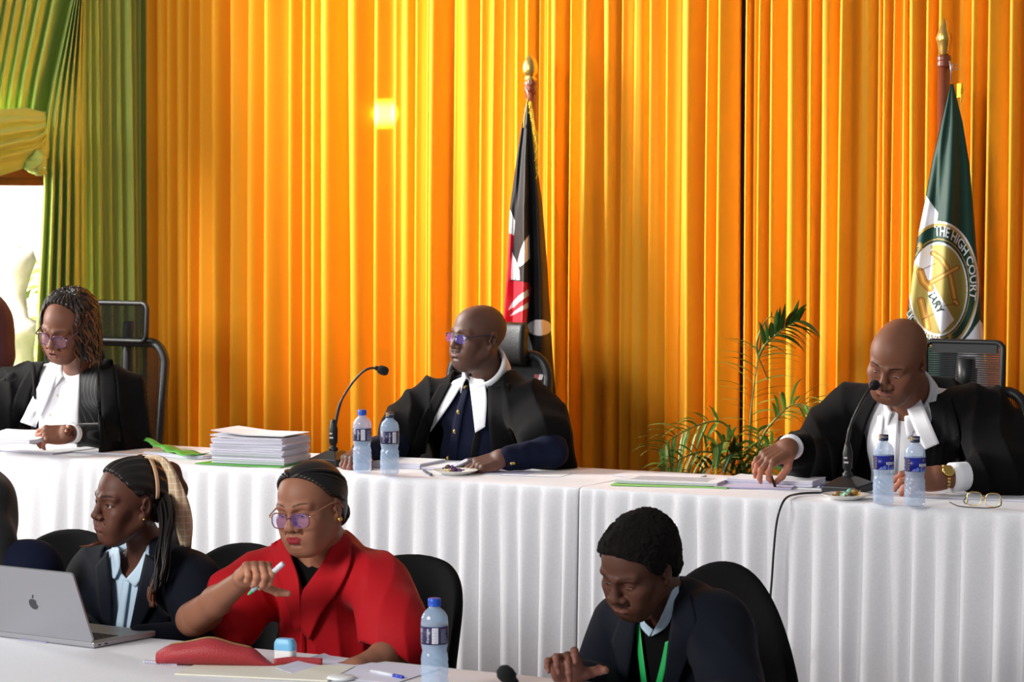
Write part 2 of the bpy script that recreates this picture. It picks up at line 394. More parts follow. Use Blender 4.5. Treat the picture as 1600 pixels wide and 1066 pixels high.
# added unseen spot throws the bright patch of reflected sunlight on the orange curtain
lp = on_plane(598, 178, CP - n * .06, n); spot('curtain_glint', lp + Vector((-.55, -1.2, -.08)), lp, 3600, 5.2, 1.0, (1, .97, .88))

# ================================================================== TABLES
M['cloth'] = mat('white_tablecloth', S(230, 230, 235), .5, spec=.35, sheen=.2, bump=.12, bscale=260, vary=.03, vscale=120)
M['wood'] = mat('table_board', S(130, 95, 60), .6)
def skirt_cloth(name, label, cat, org, rz, z, edges, depth, drop, seed, amp=.3, back=.25, endgap=.02):
    """cloth over a long table: back drop, flat top, rounded front edge, pleated skirt"""
    rs = np.random.RandomState(seed); e = np.array(edges); N = len(e); per = 9
    path = [(depth + .012, z - back, 0, 0), (depth + .01, z - .02, 0, 0), (depth + .004, z - .004, 0, 0), (depth - .01, z, 0, 0), (depth * .66, z + .0008, 0, 0), (depth * .33, z + .0005, 0, 0), (.03, z, 0, 0), (.008, z - .001, 0, 0), (-.002, z - .004, .02, 0), (-.007, z - .012, .10, 0), (-.009, z - .03, .25, 0)]
    for k in range(1, 17): path.append((-.010, z - .03 - (drop - .03) * k / 16, min(1, .3 + .75 * k / 10), k / 16))
    tt = np.linspace(0, 1, per, endpoint=False); am = np.clip(np.diff(e) * amp, .006, .04) * rs.uniform(.6, 1.2, N - 1); dr = rs.uniform(-.02, .02, N); dr[0] = dr[-1] = 0; fl_ = rs.uniform(.1, .45, N - 1)
    V = []
    for (y, zz, g, k) in path:
        for i in range(N - 1):
            e0 = e[i] + dr[i] * k; e1 = e[i + 1] + dr[i + 1] * k; x = e0 + tt * (e1 - e0)
            pr = np.where(tt < fl_[i], (tt / fl_[i]) ** .6, .5 + .5 * np.cos(pi * ((tt - fl_[i]) / (1 - fl_[i])) ** 1.1))
            yy = y - g * am[i] * pr - (.02 * k)
            V.append(np.c_[x, yy, np.full(per, zz)])
        V.append(np.array([[e[-1] + dr[-1] * k, y + g * endgap, zz]]))
    V = np.concatenate(V); C = (N - 1) * per + 1; rows = len(path)
    V[:, 2] += .0012 * vnoise(np.c_[V[:, 0] * 9, V[:, 1] * 9, V[:, 2] * 0 + seed], seed) * (V[:, 2] > z - .002)
    i, j = np.meshgrid(np.arange(rows - 1), np.arange(C - 1), indexing='ij'); a = (i * C + j).ravel()
    o = link(name, fast_mesh(name, V, np.c_[a, a + C, a + C + 1, a + 1], [M['cloth']])); o.location = org; o.rotation_euler = (0, 0, rz)
    s = o.modifiers.new('thick', 'SOLIDIFY'); s.thickness = .002; s.offset = -1
    return tag(o, label, cat)
def pleats(a, b, step, seed):
    rs = random.Random(seed); out = [a]
    while out[-1] < b - step * 1.4: out.append(out[-1] + step * rs.uniform(.6, 1.45))
    return out + [b]
o0 = (A.x, A.y, 0)
eL = pleats(-.5, bs(330), .10, 1) + [bs(x) for x in (362, 398, 436, 470, 505, 545, 580, 612, 650, 686, 722, 751, 783, 811, 847, 883, 906.5)]
eR = [bs(x) for x in (907.5, 927, 948, 986, 1016, 1054, 1090, 1128, 1163, 1200, 1235, 1272, 1311, 1351, 1391, 1428, 1464, 1504, 1556, 1600)] + pleats(bs(1640), bs(1640) + .9, .09, 2)
skirt_cloth('tablecloth', 'white pleated cloth on the left length of the raised judges table', 'tablecloth', o0, TY, TZ, eL, .62, TZ - DAIS - .01, 11)
skirt_cloth('tablecloth', 'white pleated cloth on the right length of the raised judges table', 'tablecloth', o0, TY, TZ, eR, .62, TZ - DAIS - .01, 12)
def table(name, label, org, rz, s0, s1, depth, z, zf):
    r = root(name, label, 'table', org, rz); m = MB(); m.box(((s0 + s1) / 2, depth / 2 + .005, z - .022), ((s1 - s0) / 2 - .02, depth / 2 - .012, .014)); m.build('tabletop', M['wood'], r)
    for s in (s0 + .1, s1 - .1):
        for d in (.08, depth - .08):
            m = MB(); m.tube([(s, d, zf), (s, d, z - .036)], .018); m.build('leg', M['wood'], r)
    return r
table('folding_table', 'left folding table of the raised row, under its white cloth', o0, TY, -.48, bs(901), .6, TZ, DAIS)
table('folding_table', 'right folding table of the raised row, under its white cloth', o0, TY, bs(909), bs(1640) + .88, .6, TZ, DAIS)
# front table: its far edge runs behind the laptop; cloth falls on the far side too
FD = 1.25
o1 = fl(0, -FD, 0)
skirt_cloth('tablecloth', 'white cloth over the front table, under the laptop and papers', 'tablecloth', (o1.x, o1.y, 0), TY2, FZ, pleats(-.6, 3.0, .12, 5), FD, FZ - .02, 15, back=.6)
table('folding_table', 'front table under the white cloth, nearest the camera', (o1.x, o1.y, 0), TY2, -.58, 2.95, FD, FZ, 0)
# ================================================================== OFFICE CHAIRS
M['blk'] = mat('black_plastic', S(24, 24, 26), .42)
M['leather'] = mat('black_leather', S(22, 21, 22), .4, bump=.15, bscale=220)
M['fabric_blk'] = mat('black_seat_fabric', S(20, 20, 22), .9, bump=.2, bscale=400)
def mesh_fabric(name, col, a0, scale, axis):
    m = mat(name, col, .85, spec=.12); nt = m.node_tree; b = nt.nodes['Principled BSDF']
    tc = nt.nodes.new('ShaderNodeTexCoord'); mx = None
    w = nt.nodes.new('ShaderNodeTexWave'); w.wave_type = 'BANDS'; w.bands_direction = axis; w.inputs['Scale'].default_value = scale
    nt.links.new(tc.outputs['Object'], w.inputs['Vector'])
    mr = nt.nodes.new('ShaderNodeMapRange'); mr.inputs['From Min'].default_value = .2; mr.inputs['From Max'].default_value = .6; mr.inputs['To Min'].default_value = a0; mr.inputs['To Max'].default_value = .97
    nt.links.new(w.outputs['Fac'], mr.inputs['Value']); nt.links.new(mr.outputs[0], b.inputs['Alpha']); return m
M['mesh_lr'] = mesh_fabric('woven_chair_mesh', S(6, 6, 6), .2, 42, 'X')
M['mesh_ud'] = mesh_fabric('woven_headrest_mesh', S(8, 8, 8), .5, 55, 'X')
M['mesh_h'] = mesh_fabric('ribbed_headrest_mesh', S(52, 52, 56), .3, 38, 'Z')
def rrect(w, h, r, k=6, top=1.0):
    """rounded outline, centred, counter-clockwise; top scales the upper width"""
    out = []
    for cx, cy, a0 in ((w - r, h - r, 0), (-(w - r), h - r, 90), (-(w - r), -(h - r), 180), (w - r, -(h - r), 270)):
        for i in range(k + 1):
            a = R(a0 + 90 * i / k); x = cx + r * cos(a); y = cy + r * sin(a); out.append((x * lerp(1, top, (y + h) / (2 * h)), y))
    return out
def panel_on(outl, n_in, yf):
    """concentric rings of an outline projected on a curved sheet y=yf(x,z)"""
    rings = []
    for i in range(n_in + 1):
        k = 1 - i / n_in * .999; rings.append([(x * k, yf(x * k, z * k), z * k) for x, z in outl])
    return rings
def office_chair(label, px, D, back_top, back_h, back_w, head_w, head_h, head_z, style, yaw, top=.86):
    p = at(px, 600, D); r = root('office_chair', label, 'chair', (p.x, p.y, DAIS), yaw); z0 = -DAIS
    zc = back_top - back_h / 2 + z0
    yf = lambda x, z: .25 + .10 * (1 - (x / .27) ** 2) * .35 - .05 * ((z) / .3) ** 2 + .06 * (z / .3)
    o = rrect(back_w / 2, back_h / 2, .085, 8, top)
    m = MB(); pts = [(x, yf(x, z), z + zc) for x, z in o]; m.tube(pts, [.020] * len(pts), 10, closed=True); m.build('backrest_frame', M['blk'], r)
    rings = panel_on(o, 7, yf); V = []; Fs = []; K = len(o)
    for i, g in enumerate(rings):
        V += [(a, b - .004, c + zc) for a, b, c in g]
    for i in range(len(rings) - 1):
        for k in range(K): Fs.append((i * K + k, i * K + (k + 1) % K, (i + 1) * K + (k + 1) % K, (i + 1) * K + k))
    m = MB(); m.put(V, Fs); m.build('backrest_mesh' if style != 'leather' else 'backrest', M['mesh_lr'] if style != 'leather' else M['fabric_blk'], r)
    m = MB(); m.tube(spline([(0, .27, .50), (0, .36, .62), (0, .34, zc - .1), (0, .31, zc + .1), (0, .32, head_z + z0)], 20), .024, 10); m.build('back_support', M['blk'], r)
    hz = head_z + z0; yh = lambda x, z: .255 + .5 * x * x * (-1) + .25 * (z + .02) ** 2 * 2
    ho = rrect(head_w / 2, head_h / 2, .03, 5, 1.04)
    if style == 'leather':
        P = [[(x, yh(x, z) - .028 * sqrt(max(0, 1 - (z / (head_h / 2)) ** 2)), z + hz) for z in np.linspace(-head_h / 2, head_h / 2, 17)] for x in np.linspace(-head_w / 2, head_w / 2, 17)]
        m = MB(); m.grid(P, thick=-.04); m.build('headrest', M['leather'], r)
        m = MB(); m.box((back_w * .36, yf(back_w * .36, .15) - .012, zc + back_h / 2 - .085), (.018, .003, .011), mi=0)
        m.build('back_emblem', mat('emblem_red', S(120, 40, 48), .5), r)
        m = MB()
        for k in range(3): m.box((back_w * .36 + .007 + k * .006, yf(back_w * .36, .15) - .017, zc + back_h / 2 - .083), (.0018, .002, .011), Matrix.Rotation(.3, 3, 'Y'))
        m.build('emblem_stripes', mat('emblem_white', S(200, 195, 195), .5), r)
    else:
        pts = [(x, yh(x, z), z + hz) for x, z in ho]; m = MB(); m.tube(pts, .011, 8, closed=True)
        if style == 'h': m.box((0, yh(0, 0), hz + head_h / 2 - .022), (head_w / 2 - .02, .008, .018)); m.tube([(0, .28, hz - head_h / 2), (0, .27, hz + head_h * .2)], .035, 10)
        m.build('headrest_frame', M['blk'], r)
        rings = panel_on(ho, 6, yh); V = []; Fs = []; K = len(ho)
        for g in rings: V += [(a, b - .003, c + hz) for a, b, c in g]
        for i in range(len(rings) - 1):
            for k in range(K): Fs.append((i * K + k, i * K + (k + 1) % K, (i + 1) * K + (k + 1) % K, (i + 1) * K + k))
        m = MB(); m.put(V, Fs); m.build('headrest_mesh', M['mesh_h'] if style == 'h' else M['mesh_ud'], r)
    m = MB(); P = []
    for i in range(13):
        u = lerp(-.25, .25, i / 12); P.append([(u, v, .47 - .02 * (1 - (u / .25) ** 4) + (.03 * ((v + .2) / .07) * -1 if v < -.2 else 0)) for v in np.linspace(-.26, .25, 12)])
    m.grid(P, thick=-.07); m.build('seat', M['fabric_blk'], r)
    for sx in (-1, 1):
        m = MB(); m.tube(spline([(sx * .22, .1, .42), (sx * .31, .1, .44), (sx * .32, .08, .58), (sx * .31, .05, .655)], 12), .016, 8); m.box((sx * .31, -.02, .665), (.04, .13, .014), bev=.01); m.build('armrest', M['blk'], r)
    m = MB(); m.tube([(0, 0, .42), (0, 0, .08)], .028, 12); m.build('gas_column', M['blk'], r)
    m = MB()
    for k in range(5):
        a = 2 * pi * k / 5 + .3; m.tube([(0, 0, .10), (.30 * cos(a), .30 * sin(a), .07)], [.03, .018], 8)
    m.build('star_base', M['blk'], r)
    for k in range(5):
        a = 2 * pi * k / 5 + .3; m = MB(); c = Vector((.30 * cos(a), .30 * sin(a), .031)); q = Vector((-sin(a), cos(a), 0))
        m.tube([c - q * .02, c + q * .02], .030, 14); m.build('caster', M['blk'], r)
    return r
def ztop(py, D): return at(800, py, D).z
office_chair('black mesh office chair behind the judge in purple glasses', 128, 11.45, ztop(538, 11.5), .50, .50, .30, .16, ztop(508, 11.35), 'mesh', TY)
office_chair('black leather headrest office chair behind the judge in navy waistcoat', 724, 10.6, ztop(556, 10.75), .56, .50, .27, .17, ztop(540, 10.65), 'leather', TY)
office_chair('black ribbed headrest office chair behind the bald judge with the gold watch', 1468, 9.80, ztop(612, 10.0), .50, .52, .29, .20, ztop(578, 10.0), 'h', TY)

# ================================================================== COVERED BANQUET CHAIRS
M['spandex'] = mat('black_chair_cover', S(12, 11, 13), .8, spec=.14, sheen=.0, bump=.12, bscale=30)
M['chrome'] = mat('chair_leg_metal', S(60, 60, 62), .3, metal=.9)
def banquet_chair(label, px, D, top_z, hw, corner, yaw, rnd=2.6):
    p = at(px, 900, D); r = root('banquet_chair', label, 'chair', (p.x, p.y, 0), yaw, None)
    out = []; zc = .44; K = 26
    for i in range(K + 1):
        a = pi * i / K; c, s_ = cos(a), sin(a); x = hw * math.copysign(abs(c) ** (2 / rnd), c); q_ = abs(x / hw)
        z = zc + (top_z - zc) * (corner + (1 - corner) * (1 - q_ ** 2)) * abs(s_) ** (2 / (rnd * 2.2 if rnd > 2.4 else 2.3))
        out.append((x, z))
    V = []; Fs = []; n_ = len(out)
    def yb(z, x): return .20 + .12 * (z - .44) / .5 + .06 * (x / hw) ** 2 * -1
    prof = [(.94, -.022), (1.0, -.012), (1.0, .012), (.94, .022)]
    for k, oy in prof:
        for x, z in out: V.append((x * k, yb(z, x) + oy, zc + (z - zc) * (k if k < 1 else 1)))
    for j in range(3):
        for i in range(n_ - 1): Fs.append((j * n_ + i, j * n_ + i + 1, (j + 1) * n_ + i + 1, (j + 1) * n_ + i))
    # front and back sheets
    for j, flip in ((0, 1), (3, 0)):
        b0 = len(V); rows = 8
        for q in range(1, rows + 1):
            kk = 1 - q / rows
            for x, z in out: V.append((x * .94 * 1, yb(lerp(zc, z, kk), x) + prof[j][1] * (1 + .5 * (1 - kk)), zc + (z - zc) * .94 * kk))
        for i in range(n_ - 1):
            Fs.append((j * n_ + i, j * n_ + i + 1, b0 + i + 1, b0 + i))
            for q in range(rows - 1): Fs.append((b0 + q * n_ + i, b0 + q * n_ + i + 1, b0 + (q + 1) * n_ + i + 1, b0 + (q + 1) * n_ + i))
    m = MB(); m.put(V, Fs); m.build('backrest_cover', M['spandex'], r, subsurf=1)
    m = MB(); m.box((0, .0, .44), (hw * .96, .22, .035), bev=.025)
    for sx in (-1, 1):
        m.put([(sx * hw * .95, -.2, .44), (sx * hw * .95, .2, .44), (sx * (hw + .0), .24, .06), (sx * (hw + .0), -.22, .06)], [(0, 1, 2, 3)])
    m.put([(-hw * .95, -.21, .44), (hw * .95, -.21, .44), (hw, -.23, .12), (0, -.215, .3), (-hw, -.23, .12)], [(0, 1, 2, 3, 4)])
    m.put([(-hw * .95, .21, .46), (hw * .95, .21, .46), (hw, .25, .06), (0, .23, .22), (-hw, .25, .06)], [(0, 1, 2, 3, 4)])
    m.build('seat_cover', M['spandex'], r)
    for sx in (-1, 1):
        for sy in (-1, 1):
            m = MB(); m.tube([(sx * hw * .9, sy * .19, .42), (sx * hw * .97, sy * .23, 0)], .012, 8); m.build('leg', M['chrome'], r)
    return r
banquet_chair('black covered chair behind the person in black headscarf and navy', 22, 8.35, .905, .215, .86, TY2, 4.2)
banquet_chair('black covered chair behind the young woman with the cream scarf', 300, 8.25, .875, .215, .84, TY2, 4)
banquet_chair('black covered chair behind the woman in red', 566, 7.85, .890, .205, .88, TY2, 4.6)
banquet_chair('round-backed black covered chair behind the man with the green lanyard', 1052, 7.30, .94, .315, .60, TY2, 2.3)

# ================================================================== FLAGS
M['pole'] = mat('flag_pole_wood', S(122, 58, 34), .35, vary=.12, vscale=5, stretch=(1, 1, .2), coat=.3)
M['brass'] = mat('brass_finial', S(205, 170, 92), .32, metal=.85)
M['steel'] = mat('steel_hook', S(190, 190, 195), .3, metal=.9)
M['fringe'] = mat('gold_fringe', S(235, 190, 40), .6)
M['flagcloth'] = mat('flag_satin', (1, 1, 1, 1), .55, spec=.3, sheen=.1, attr='Col')
def inpoly(x, y, poly):
    c = np.zeros(x.shape, bool); k = len(poly)
    for i in range(k):
        x0, y0 = poly[i]; x1, y1 = poly[i - 1]
        with np.errstate(divide='ignore', invalid='ignore'):
            c ^= ((y0 > y) != (y1 > y)) & (x < (x1 - x0) * (y - y0) / (y1 - y0 + 1e-12) + x0)
    return c
def dline(x, y, pts):
    d = np.full(x.shape, 1e9)
    for (x0, y0), (x1, y1) in zip(pts, pts[1:]):
        L = (x1 - x0) ** 2 + (y1 - y0) ** 2 + 1e-9; tt = np.clip(((x - x0) * (x1 - x0) + (y - y0) * (y1 - y0)) / L, 0, 1)
        d = np.minimum(d, np.hypot(x - x0 - tt * (x1 - x0), y - y0 - tt * (y1 - y0)))
    return d
def flag(label, pole_px, pole_top, D, cap_h, cap_style, rows, lo, hi, Lb, Rb, off, design, lean):
    p = at(pole_px, 700, D); tp = at(pole_px + lean, pole_top, D)
    r = root('flag_on_pole', label, 'flag', (p.x, p.y, DAIS)); U = Matrix.Translation((-p.x, -p.y, -DAIS)); top = U @ tp; base = Vector((0, 0, .06))
    ax = (top - base).normalized()
    pb = top - ax * cap_h
    m = MB(); m.tube([base, pb], .024, 20)
    m.build('pole', M['pole'], r)
    m = MB(); m.lathe([(.17, 0), (.17, .02), (.15, .035), (.05, .05), (.035, .07), (0, .07)], 28); m.build('stand_base', M['pole'], r)
    m = MB(); rot = Vector((0, 0, 1)).rotation_difference(ax).to_matrix().to_4x4(); m.xf = Matrix.Translation(pb) @ rot
    if cap_style == 'bullet':
        m.lathe([(.012, 0), (.026, .004), (.026, .012), (.016, .018), (.024, .024), (.031, .034), (.033, .05), (.030, .07), (.022, .09), (.012, cap_h - .012), (0, cap_h)], 24)
    else:
        m.lathe([(.018, 0), (.022, .01), (.024, .03), (.030, .055), (.033, .062), (.024, .09), (.014, .12), (.006, cap_h - .01), (0, cap_h)], 4)
    m.build('finial', M['brass'], r)
    m = MB(); m.xf = Matrix.Translation(pb) @ rot; m.lathe([(.0255, -.045), (.028, -.04), (.028, -.03), (.0255, -.025), (.028, -.02), (.028, -.006), (.0255, 0)], 24); m.build('collar', M['pole'], r)
    # cloth
    ys = np.linspace(lo, hi, rows); nu = 190; us = np.linspace(0, 1, nu); V = np.zeros((rows, nu, 3))
    PX = np.zeros((rows, nu)); PY = np.zeros((rows, nu))
    for i, y in enumerate(ys):
        l = np.interp(y, Lb[0], Lb[1]); rr = np.interp(y, Rb[0], Rb[1])
        PX[i] = l + (rr - l) * us; PY[i] = y
    o = off(us[None, :].repeat(rows, 0), PX, PY)
    rx = (PX - CX) / F; rz = -(PY - CY) / F; d = np.stack([rx, np.ones_like(rx), rz], -1) @ np.array(RC).T
    Dm = D + o; W_ = np.array(CAM) + d * (Dm / d[..., 1])[..., None]
    Wl = W_ - np.array([p.x, p.y, DAIS]); V = Wl.reshape(-1, 3)
    i, j = np.meshgrid(np.arange(rows - 1), np.arange(nu - 1), indexing='ij'); a = (i * nu + j).ravel(); Fq = np.c_[a, a + nu, a + nu + 1, a + 1]
    # back sheet
    bj = np.linspace(0, nu - 1, 24).astype(int); B_ = Wl[:, bj].copy(); wid = np.sin(pi * us[bj])[None, :] ** .7
    mid = np.array([0, 0, 0]); B_[..., 1] += .01 + (.10 * np.clip((ys - lo) / 150, 0, 1))[:, None] * wid
    nb = len(V); V = np.concatenate([V, B_.reshape(-1, 3)]); i, j = np.meshgrid(np.arange(rows - 1), np.arange(23), indexing='ij'); a = (nb + i * 24 + j).ravel(); Fb = np.c_[a, a + 1, a + 25, a + 24]
    C = design(PX.ravel(), PY.ravel()); Cb = design(PX[:, bj].ravel(), PY[:, bj].ravel())
    me = fast_mesh('cloth', V, np.concatenate([Fq, Fb]), [M['flagcloth']]); colattr(me, np.concatenate([C, Cb])); link('cloth', me, r)
    def surf(px, py):
        l = np.interp(py, Lb[0], Lb[1]); rr = np.interp(py, Rb[0], Rb[1]); u = min(max((px - l) / (rr - l), 0), 1)
        oo = float(off(np.array([[u]]), np.array([[px]]), np.array([[py]]))[0, 0]); return U @ at(px, py, D + oo - .004)
    return r, surf, U, pb
def c3(*a): return np.array(S(*a)[:3])
def design_a(x, y):
    C = np.tile(c3(24, 22, 24), (len(x), 1)); wh = c3(232, 230, 232); rd = c3(190, 22, 42); gy = c3(225, 225, 225)
    def P(poly, c): C[inpoly(x, y, poly)] = c
    P([(780, 362), (796, 361), (803, 368), (801, 395), (799, 440), (790, 470), (780, 480)], rd)
    P([(780, 325), (797, 328), (804.5, 345), (803, 368), (780, 355)], wh)
    P([(800.5, 392), (806, 405), (810, 415), (811, 424), (804, 437), (798.5, 437)], wh)
    C[dline(x, y, [(800.5, 392), (810.5, 416), (812, 424)]) < .9] = c3(24, 22, 24)
    P([(827, 367), (828, 404), (820, 411), (812, 417), (808.5, 412), (813, 392), (819, 377)], gy)
    P([(811.5, 421), (812, 437), (806, 437)], gy)
    P([(780, 436), (797, 438), (826, 441), (830, 452), (826, 480), (821, 512), (822, 620), (780, 620)], rd)
    C[(dline(x, y, [(797, 438), (826, 441)]) < 1) ] = c3(24, 22, 24)
    P([(793.5, 485), (800, 473), (811, 462), (825.5, 452), (826.5, 462), (812, 471), (803, 480)], gy)
    P([(796, 494), (806, 485), (826, 472), (826, 481), (811, 487), (800, 493)], gy)
    P([(815, 520), (823, 516), (828, 530), (836, 560), (845, 640), (838, 760), (820, 760)], wh)
    C[((x - 843) / 19.5) ** 2 + ((y - 512) / 12.5) ** 2 < 1] = c3(226, 224, 226)
    P([(857.5, 612), (866, 640), (878, 700), (880, 760), (868, 760), (873, 700), (866, 650)], wh)
    P([(780, 512), (789, 505), (789, 530), (780, 540)], rd)
    return C
def off_a(u, px, py):
    g = np.clip((py - 150) / 350, 0, 1)
    return -.03 - g * (.10 * np.sin(pi * np.clip(u, 0, 1)) ** .8 + .035 * np.sin(u * 15 + py / 260.) + .03 * np.exp(-((px - 828) / 5) ** 2) * -1 - .05 * (u < .22) * (1 - np.clip((.22 - u) / .06, 0, 1) * 0)) * 1.0 + .05 * g / (1 + np.exp((px - 805 + (py - 330) * .01) / 1.6))
fr, sf, U_, pb_ = flag('black, red and white national flag on a wooden pole behind the middle judge', 846, 84, 11.36, .112, 'bullet', 620, 158, 800,
    ([158, 165, 200, 248, 323, 416, 482, 515, 600, 800], [821, 819.5, 814, 807, 797, 793, 788, 786, 783, 780]),
    ([158, 165, 200, 243, 313, 426, 510, 560, 650, 715, 800], [826, 830, 833, 837, 847, 856, 861, 864, 871, 876, 880]), off_a, design_a, -18)
rs = random.Random(5); m = MB()
for k in range(44):
    y = 158 + k * 2.6; x = interp(y, [158, 200, 243, 275], [826, 832, 836.5, 839]); q = sf(x - 1, y); a = q + Vector((.012 + rs.gauss(0, .006), -.012, -.02 - .02 * rs.random()))
    m.tube([q, q + Vector((.014, -.008, -.003)), a], .0022, 5)
q0 = sf(824, 158); m.tube([q0 + Vector((.0, -.01, .01)), q0 + Vector((-.012, -.015, -.06)), q0 + Vector((-.016, -.01, -.11))], .0025, 6)
m.build('fringe', M['fringe'], fr)
m = MB(); m.tube([U_ @ at(822, 136, 11.31), U_ @ at(826, 150, 11.31), sf(825, 160)], .0035, 6); m.tube([U_ @ at(828, 128, 11.31) + Vector((.006 * cos(a), 0, .009 * sin(a))) for a in np.linspace(0, 6.28, 12)], .002, 6); m.build('hook', M['steel'], fr)
GRN = c3(26, 62, 50); GOLD = c3(190, 152, 72); OLIVE = c3(160, 142, 66)
def design_b(x, y):
    C = np.tile(GRN, (len(x), 1)); wh = c3(232, 230, 236)
    def P(poly, c): C[inpoly(x, y, poly)] = c
    def E(cx, cy, rx, ry): return ((x - cx) / rx) ** 2 + ((y - cy) / ry) ** 2
    P([(1440, 300), (1447, 306), (1466, 333), (1463, 356), (1440, 372), (1425, 380)], wh)
    e = E(1469, 447, 1, 1) * 0
    o = E(1468, 447, 62, 101); C[(o < 1) & (x > 1462) & (y < 480)] = wh; C[(o < 1) & (y >= 480) & (x > 1500)] = wh
    P([(1531, 500), (1545, 520), (1548, 620), (1490, 620), (1497, 541), (1515, 523)], wh)
    o = E(1467, 447, 60.5, 98); C[o < 1] = GOLD
    o = E(1467, 447, 58, 93.5); C[o < 1] = GRN
    i_ = E(1466.5, 451, 49, 78); C[(i_ < 1)] = GOLD; C[(E(1466.5, 451, 48, 76.5) < 1)] = GRN
    C[(E(1466, 452, 46, 73.5) < 1)] = wh
    disc = E(1466, 452, 44, 70) < 1
    C[disc] = OLIVE + (c3(186, 168, 92) - OLIVE) * np.clip(.5 - (x[disc, None] - 1466) / 90 - (y[disc, None] - 452) / 200, 0, 1)
    band = inpoly(x, y, [(1426, 404), (1452, 382), (1458, 392), (1456, 440), (1491, 500), (1470, 522), (1452, 470), (1446, 432)]); C[band & disc] = wh
    au = c3(206, 142, 58); ad = c3(120, 66, 26)
    for pts, w in (([(1458, 396), (1470, 404), (1479, 417), (1484, 428), (1489, 452), (1493, 474)], 3.4), ([(1455, 441), (1475, 430), (1496, 418)], 3.0), ([(1438, 425), (1443, 440), (1453, 450)], 5.5), ([(1439, 470), (1443, 487), (1449, 512)], 5.0), ([(1492, 471), (1495, 474)], 3.2)):
        dd = dline(x, y, pts); C[(dd < w + .9) & disc] = ad; C[(dd < w) & disc] = au; C[(dd < w * .35) & disc] = c3(240, 196, 104)
    for pts in ([(1440, 422), (1461, 412)], [(1493, 474), (1476, 478)], [(1440, 500), (1460, 490)]):
        C[(dline(x, y, pts) < .6) & disc] = ad
    for cx, cy in ((1437.5, 385), (1484, 526)):
        for k in range(4):
            a = k * pi / 4; dx, dy = cos(a) * 4.2, sin(a) * 6.2; C[dline(x, y, [(cx - dx, cy - dy), (cx + dx, cy + dy)]) < .75] = GOLD
    return C
def off_b(u, px, py):
    g = np.clip((py - 130) / 330, 0, 1)
    return -.04 - g * (.10 * np.sin(pi * np.clip(u, 0, 1)) ** .8 + .025 * np.sin(u * 13 + py / 300.)) + .045 * g / (1 + np.exp((px - 1462.5 + (py - 330) * .055) / 1.3))
gr, sg, U_, pb_ = flag('green and white flag with a round gold emblem, behind the right-hand judge', 1470, 27, 10.52, .145, 'spear', 640, 131, 640,
    ([131, 185, 247, 309, 371, 433, 484, 520, 640], [1485.5, 1473, 1458, 1446.5, 1434, 1425.5, 1419, 1415, 1408]),
    ([131, 190, 257, 340, 402, 484, 536, 640], [1489.5, 1504, 1515, 1522, 1527, 1534, 1537, 1546]), off_b, design_b, 6)
m = MB(); m.tube([U_ @ at(1487, 128, 10.45), U_ @ at(1486, 108, 10.45), U_ @ at(1484, 95, 10.45)], .0032, 6)
q = U_ @ at(1491, 105, 10.45); m.tube([q + Vector((.009 * cos(a), 0, .012 * sin(a))) for a in np.linspace(0, 6.28, 12)], .002, 6); m.build('hook', M['steel'], gr)
m = MB(); rs = random.Random(9)
for k in range(22):
    q = sg(1490 + rs.random(), 132 + k * 1.0); q = q + Vector((.012, 0, 0)); m.tube([q, q + Vector((.012 + .01 * rs.random(), -.008, .004)), q + Vector((.014, -.012, -.018))], .0024, 5)
m.build('fringe', M['fringe'], gr)
def lettering(txt, size, place, surf, mt, par, bold=0.0):
    """letters laid on the cloth: place(x, y) -> picture point; curve of the emblem ring"""
    V, Fs = text_mesh(txt, size, 'LEFT', 0, bold=bold); m = MB()
    m.put([surf(*place(v.x, v.y)) for v in V], Fs, smooth=False); return m.build('lettering', mt, par, fixn=False)
M['letter_w'] = mat('flag_letter_white', S(232, 232, 236), .6); M['letter_g'] = mat('flag_letter_green', S(30, 60, 50), .6)
def ring_place(a0, a1, width, cx, cy, rx, ry, sgn=1):
    def f(x, y):
        a = a0 + (a1 - a0) * x / width; k = 1 + sgn * y / 52.; return cx + rx * k * sin(a), cy - ry * k * cos(a)
    return f
def text_width(txt, size):
    V, _ = text_mesh(txt, size, 'LEFT', 0); return max(v.x for v in V)
tw = text_width('THE HIGH COURT', 14); lettering('THE HIGH COURT', 14, ring_place(R(-7), R(104), tw, 1467, 447, 53.5, 85.5), sg, M['letter_w'], gr, .25)
tw = text_width('LIC OF KENYA', 12); lettering('LIC OF KENYA', 12, ring_place(R(243), R(176), tw, 1467, 447, 53.5, 85.5, -1), sg, M['letter_w'], gr)
lettering('IARY', 17, lambda x, y: (1454 + x * .44 + y * .80, 459 + x * .80 - y * .46), sg, M['letter_g'], gr, .5)

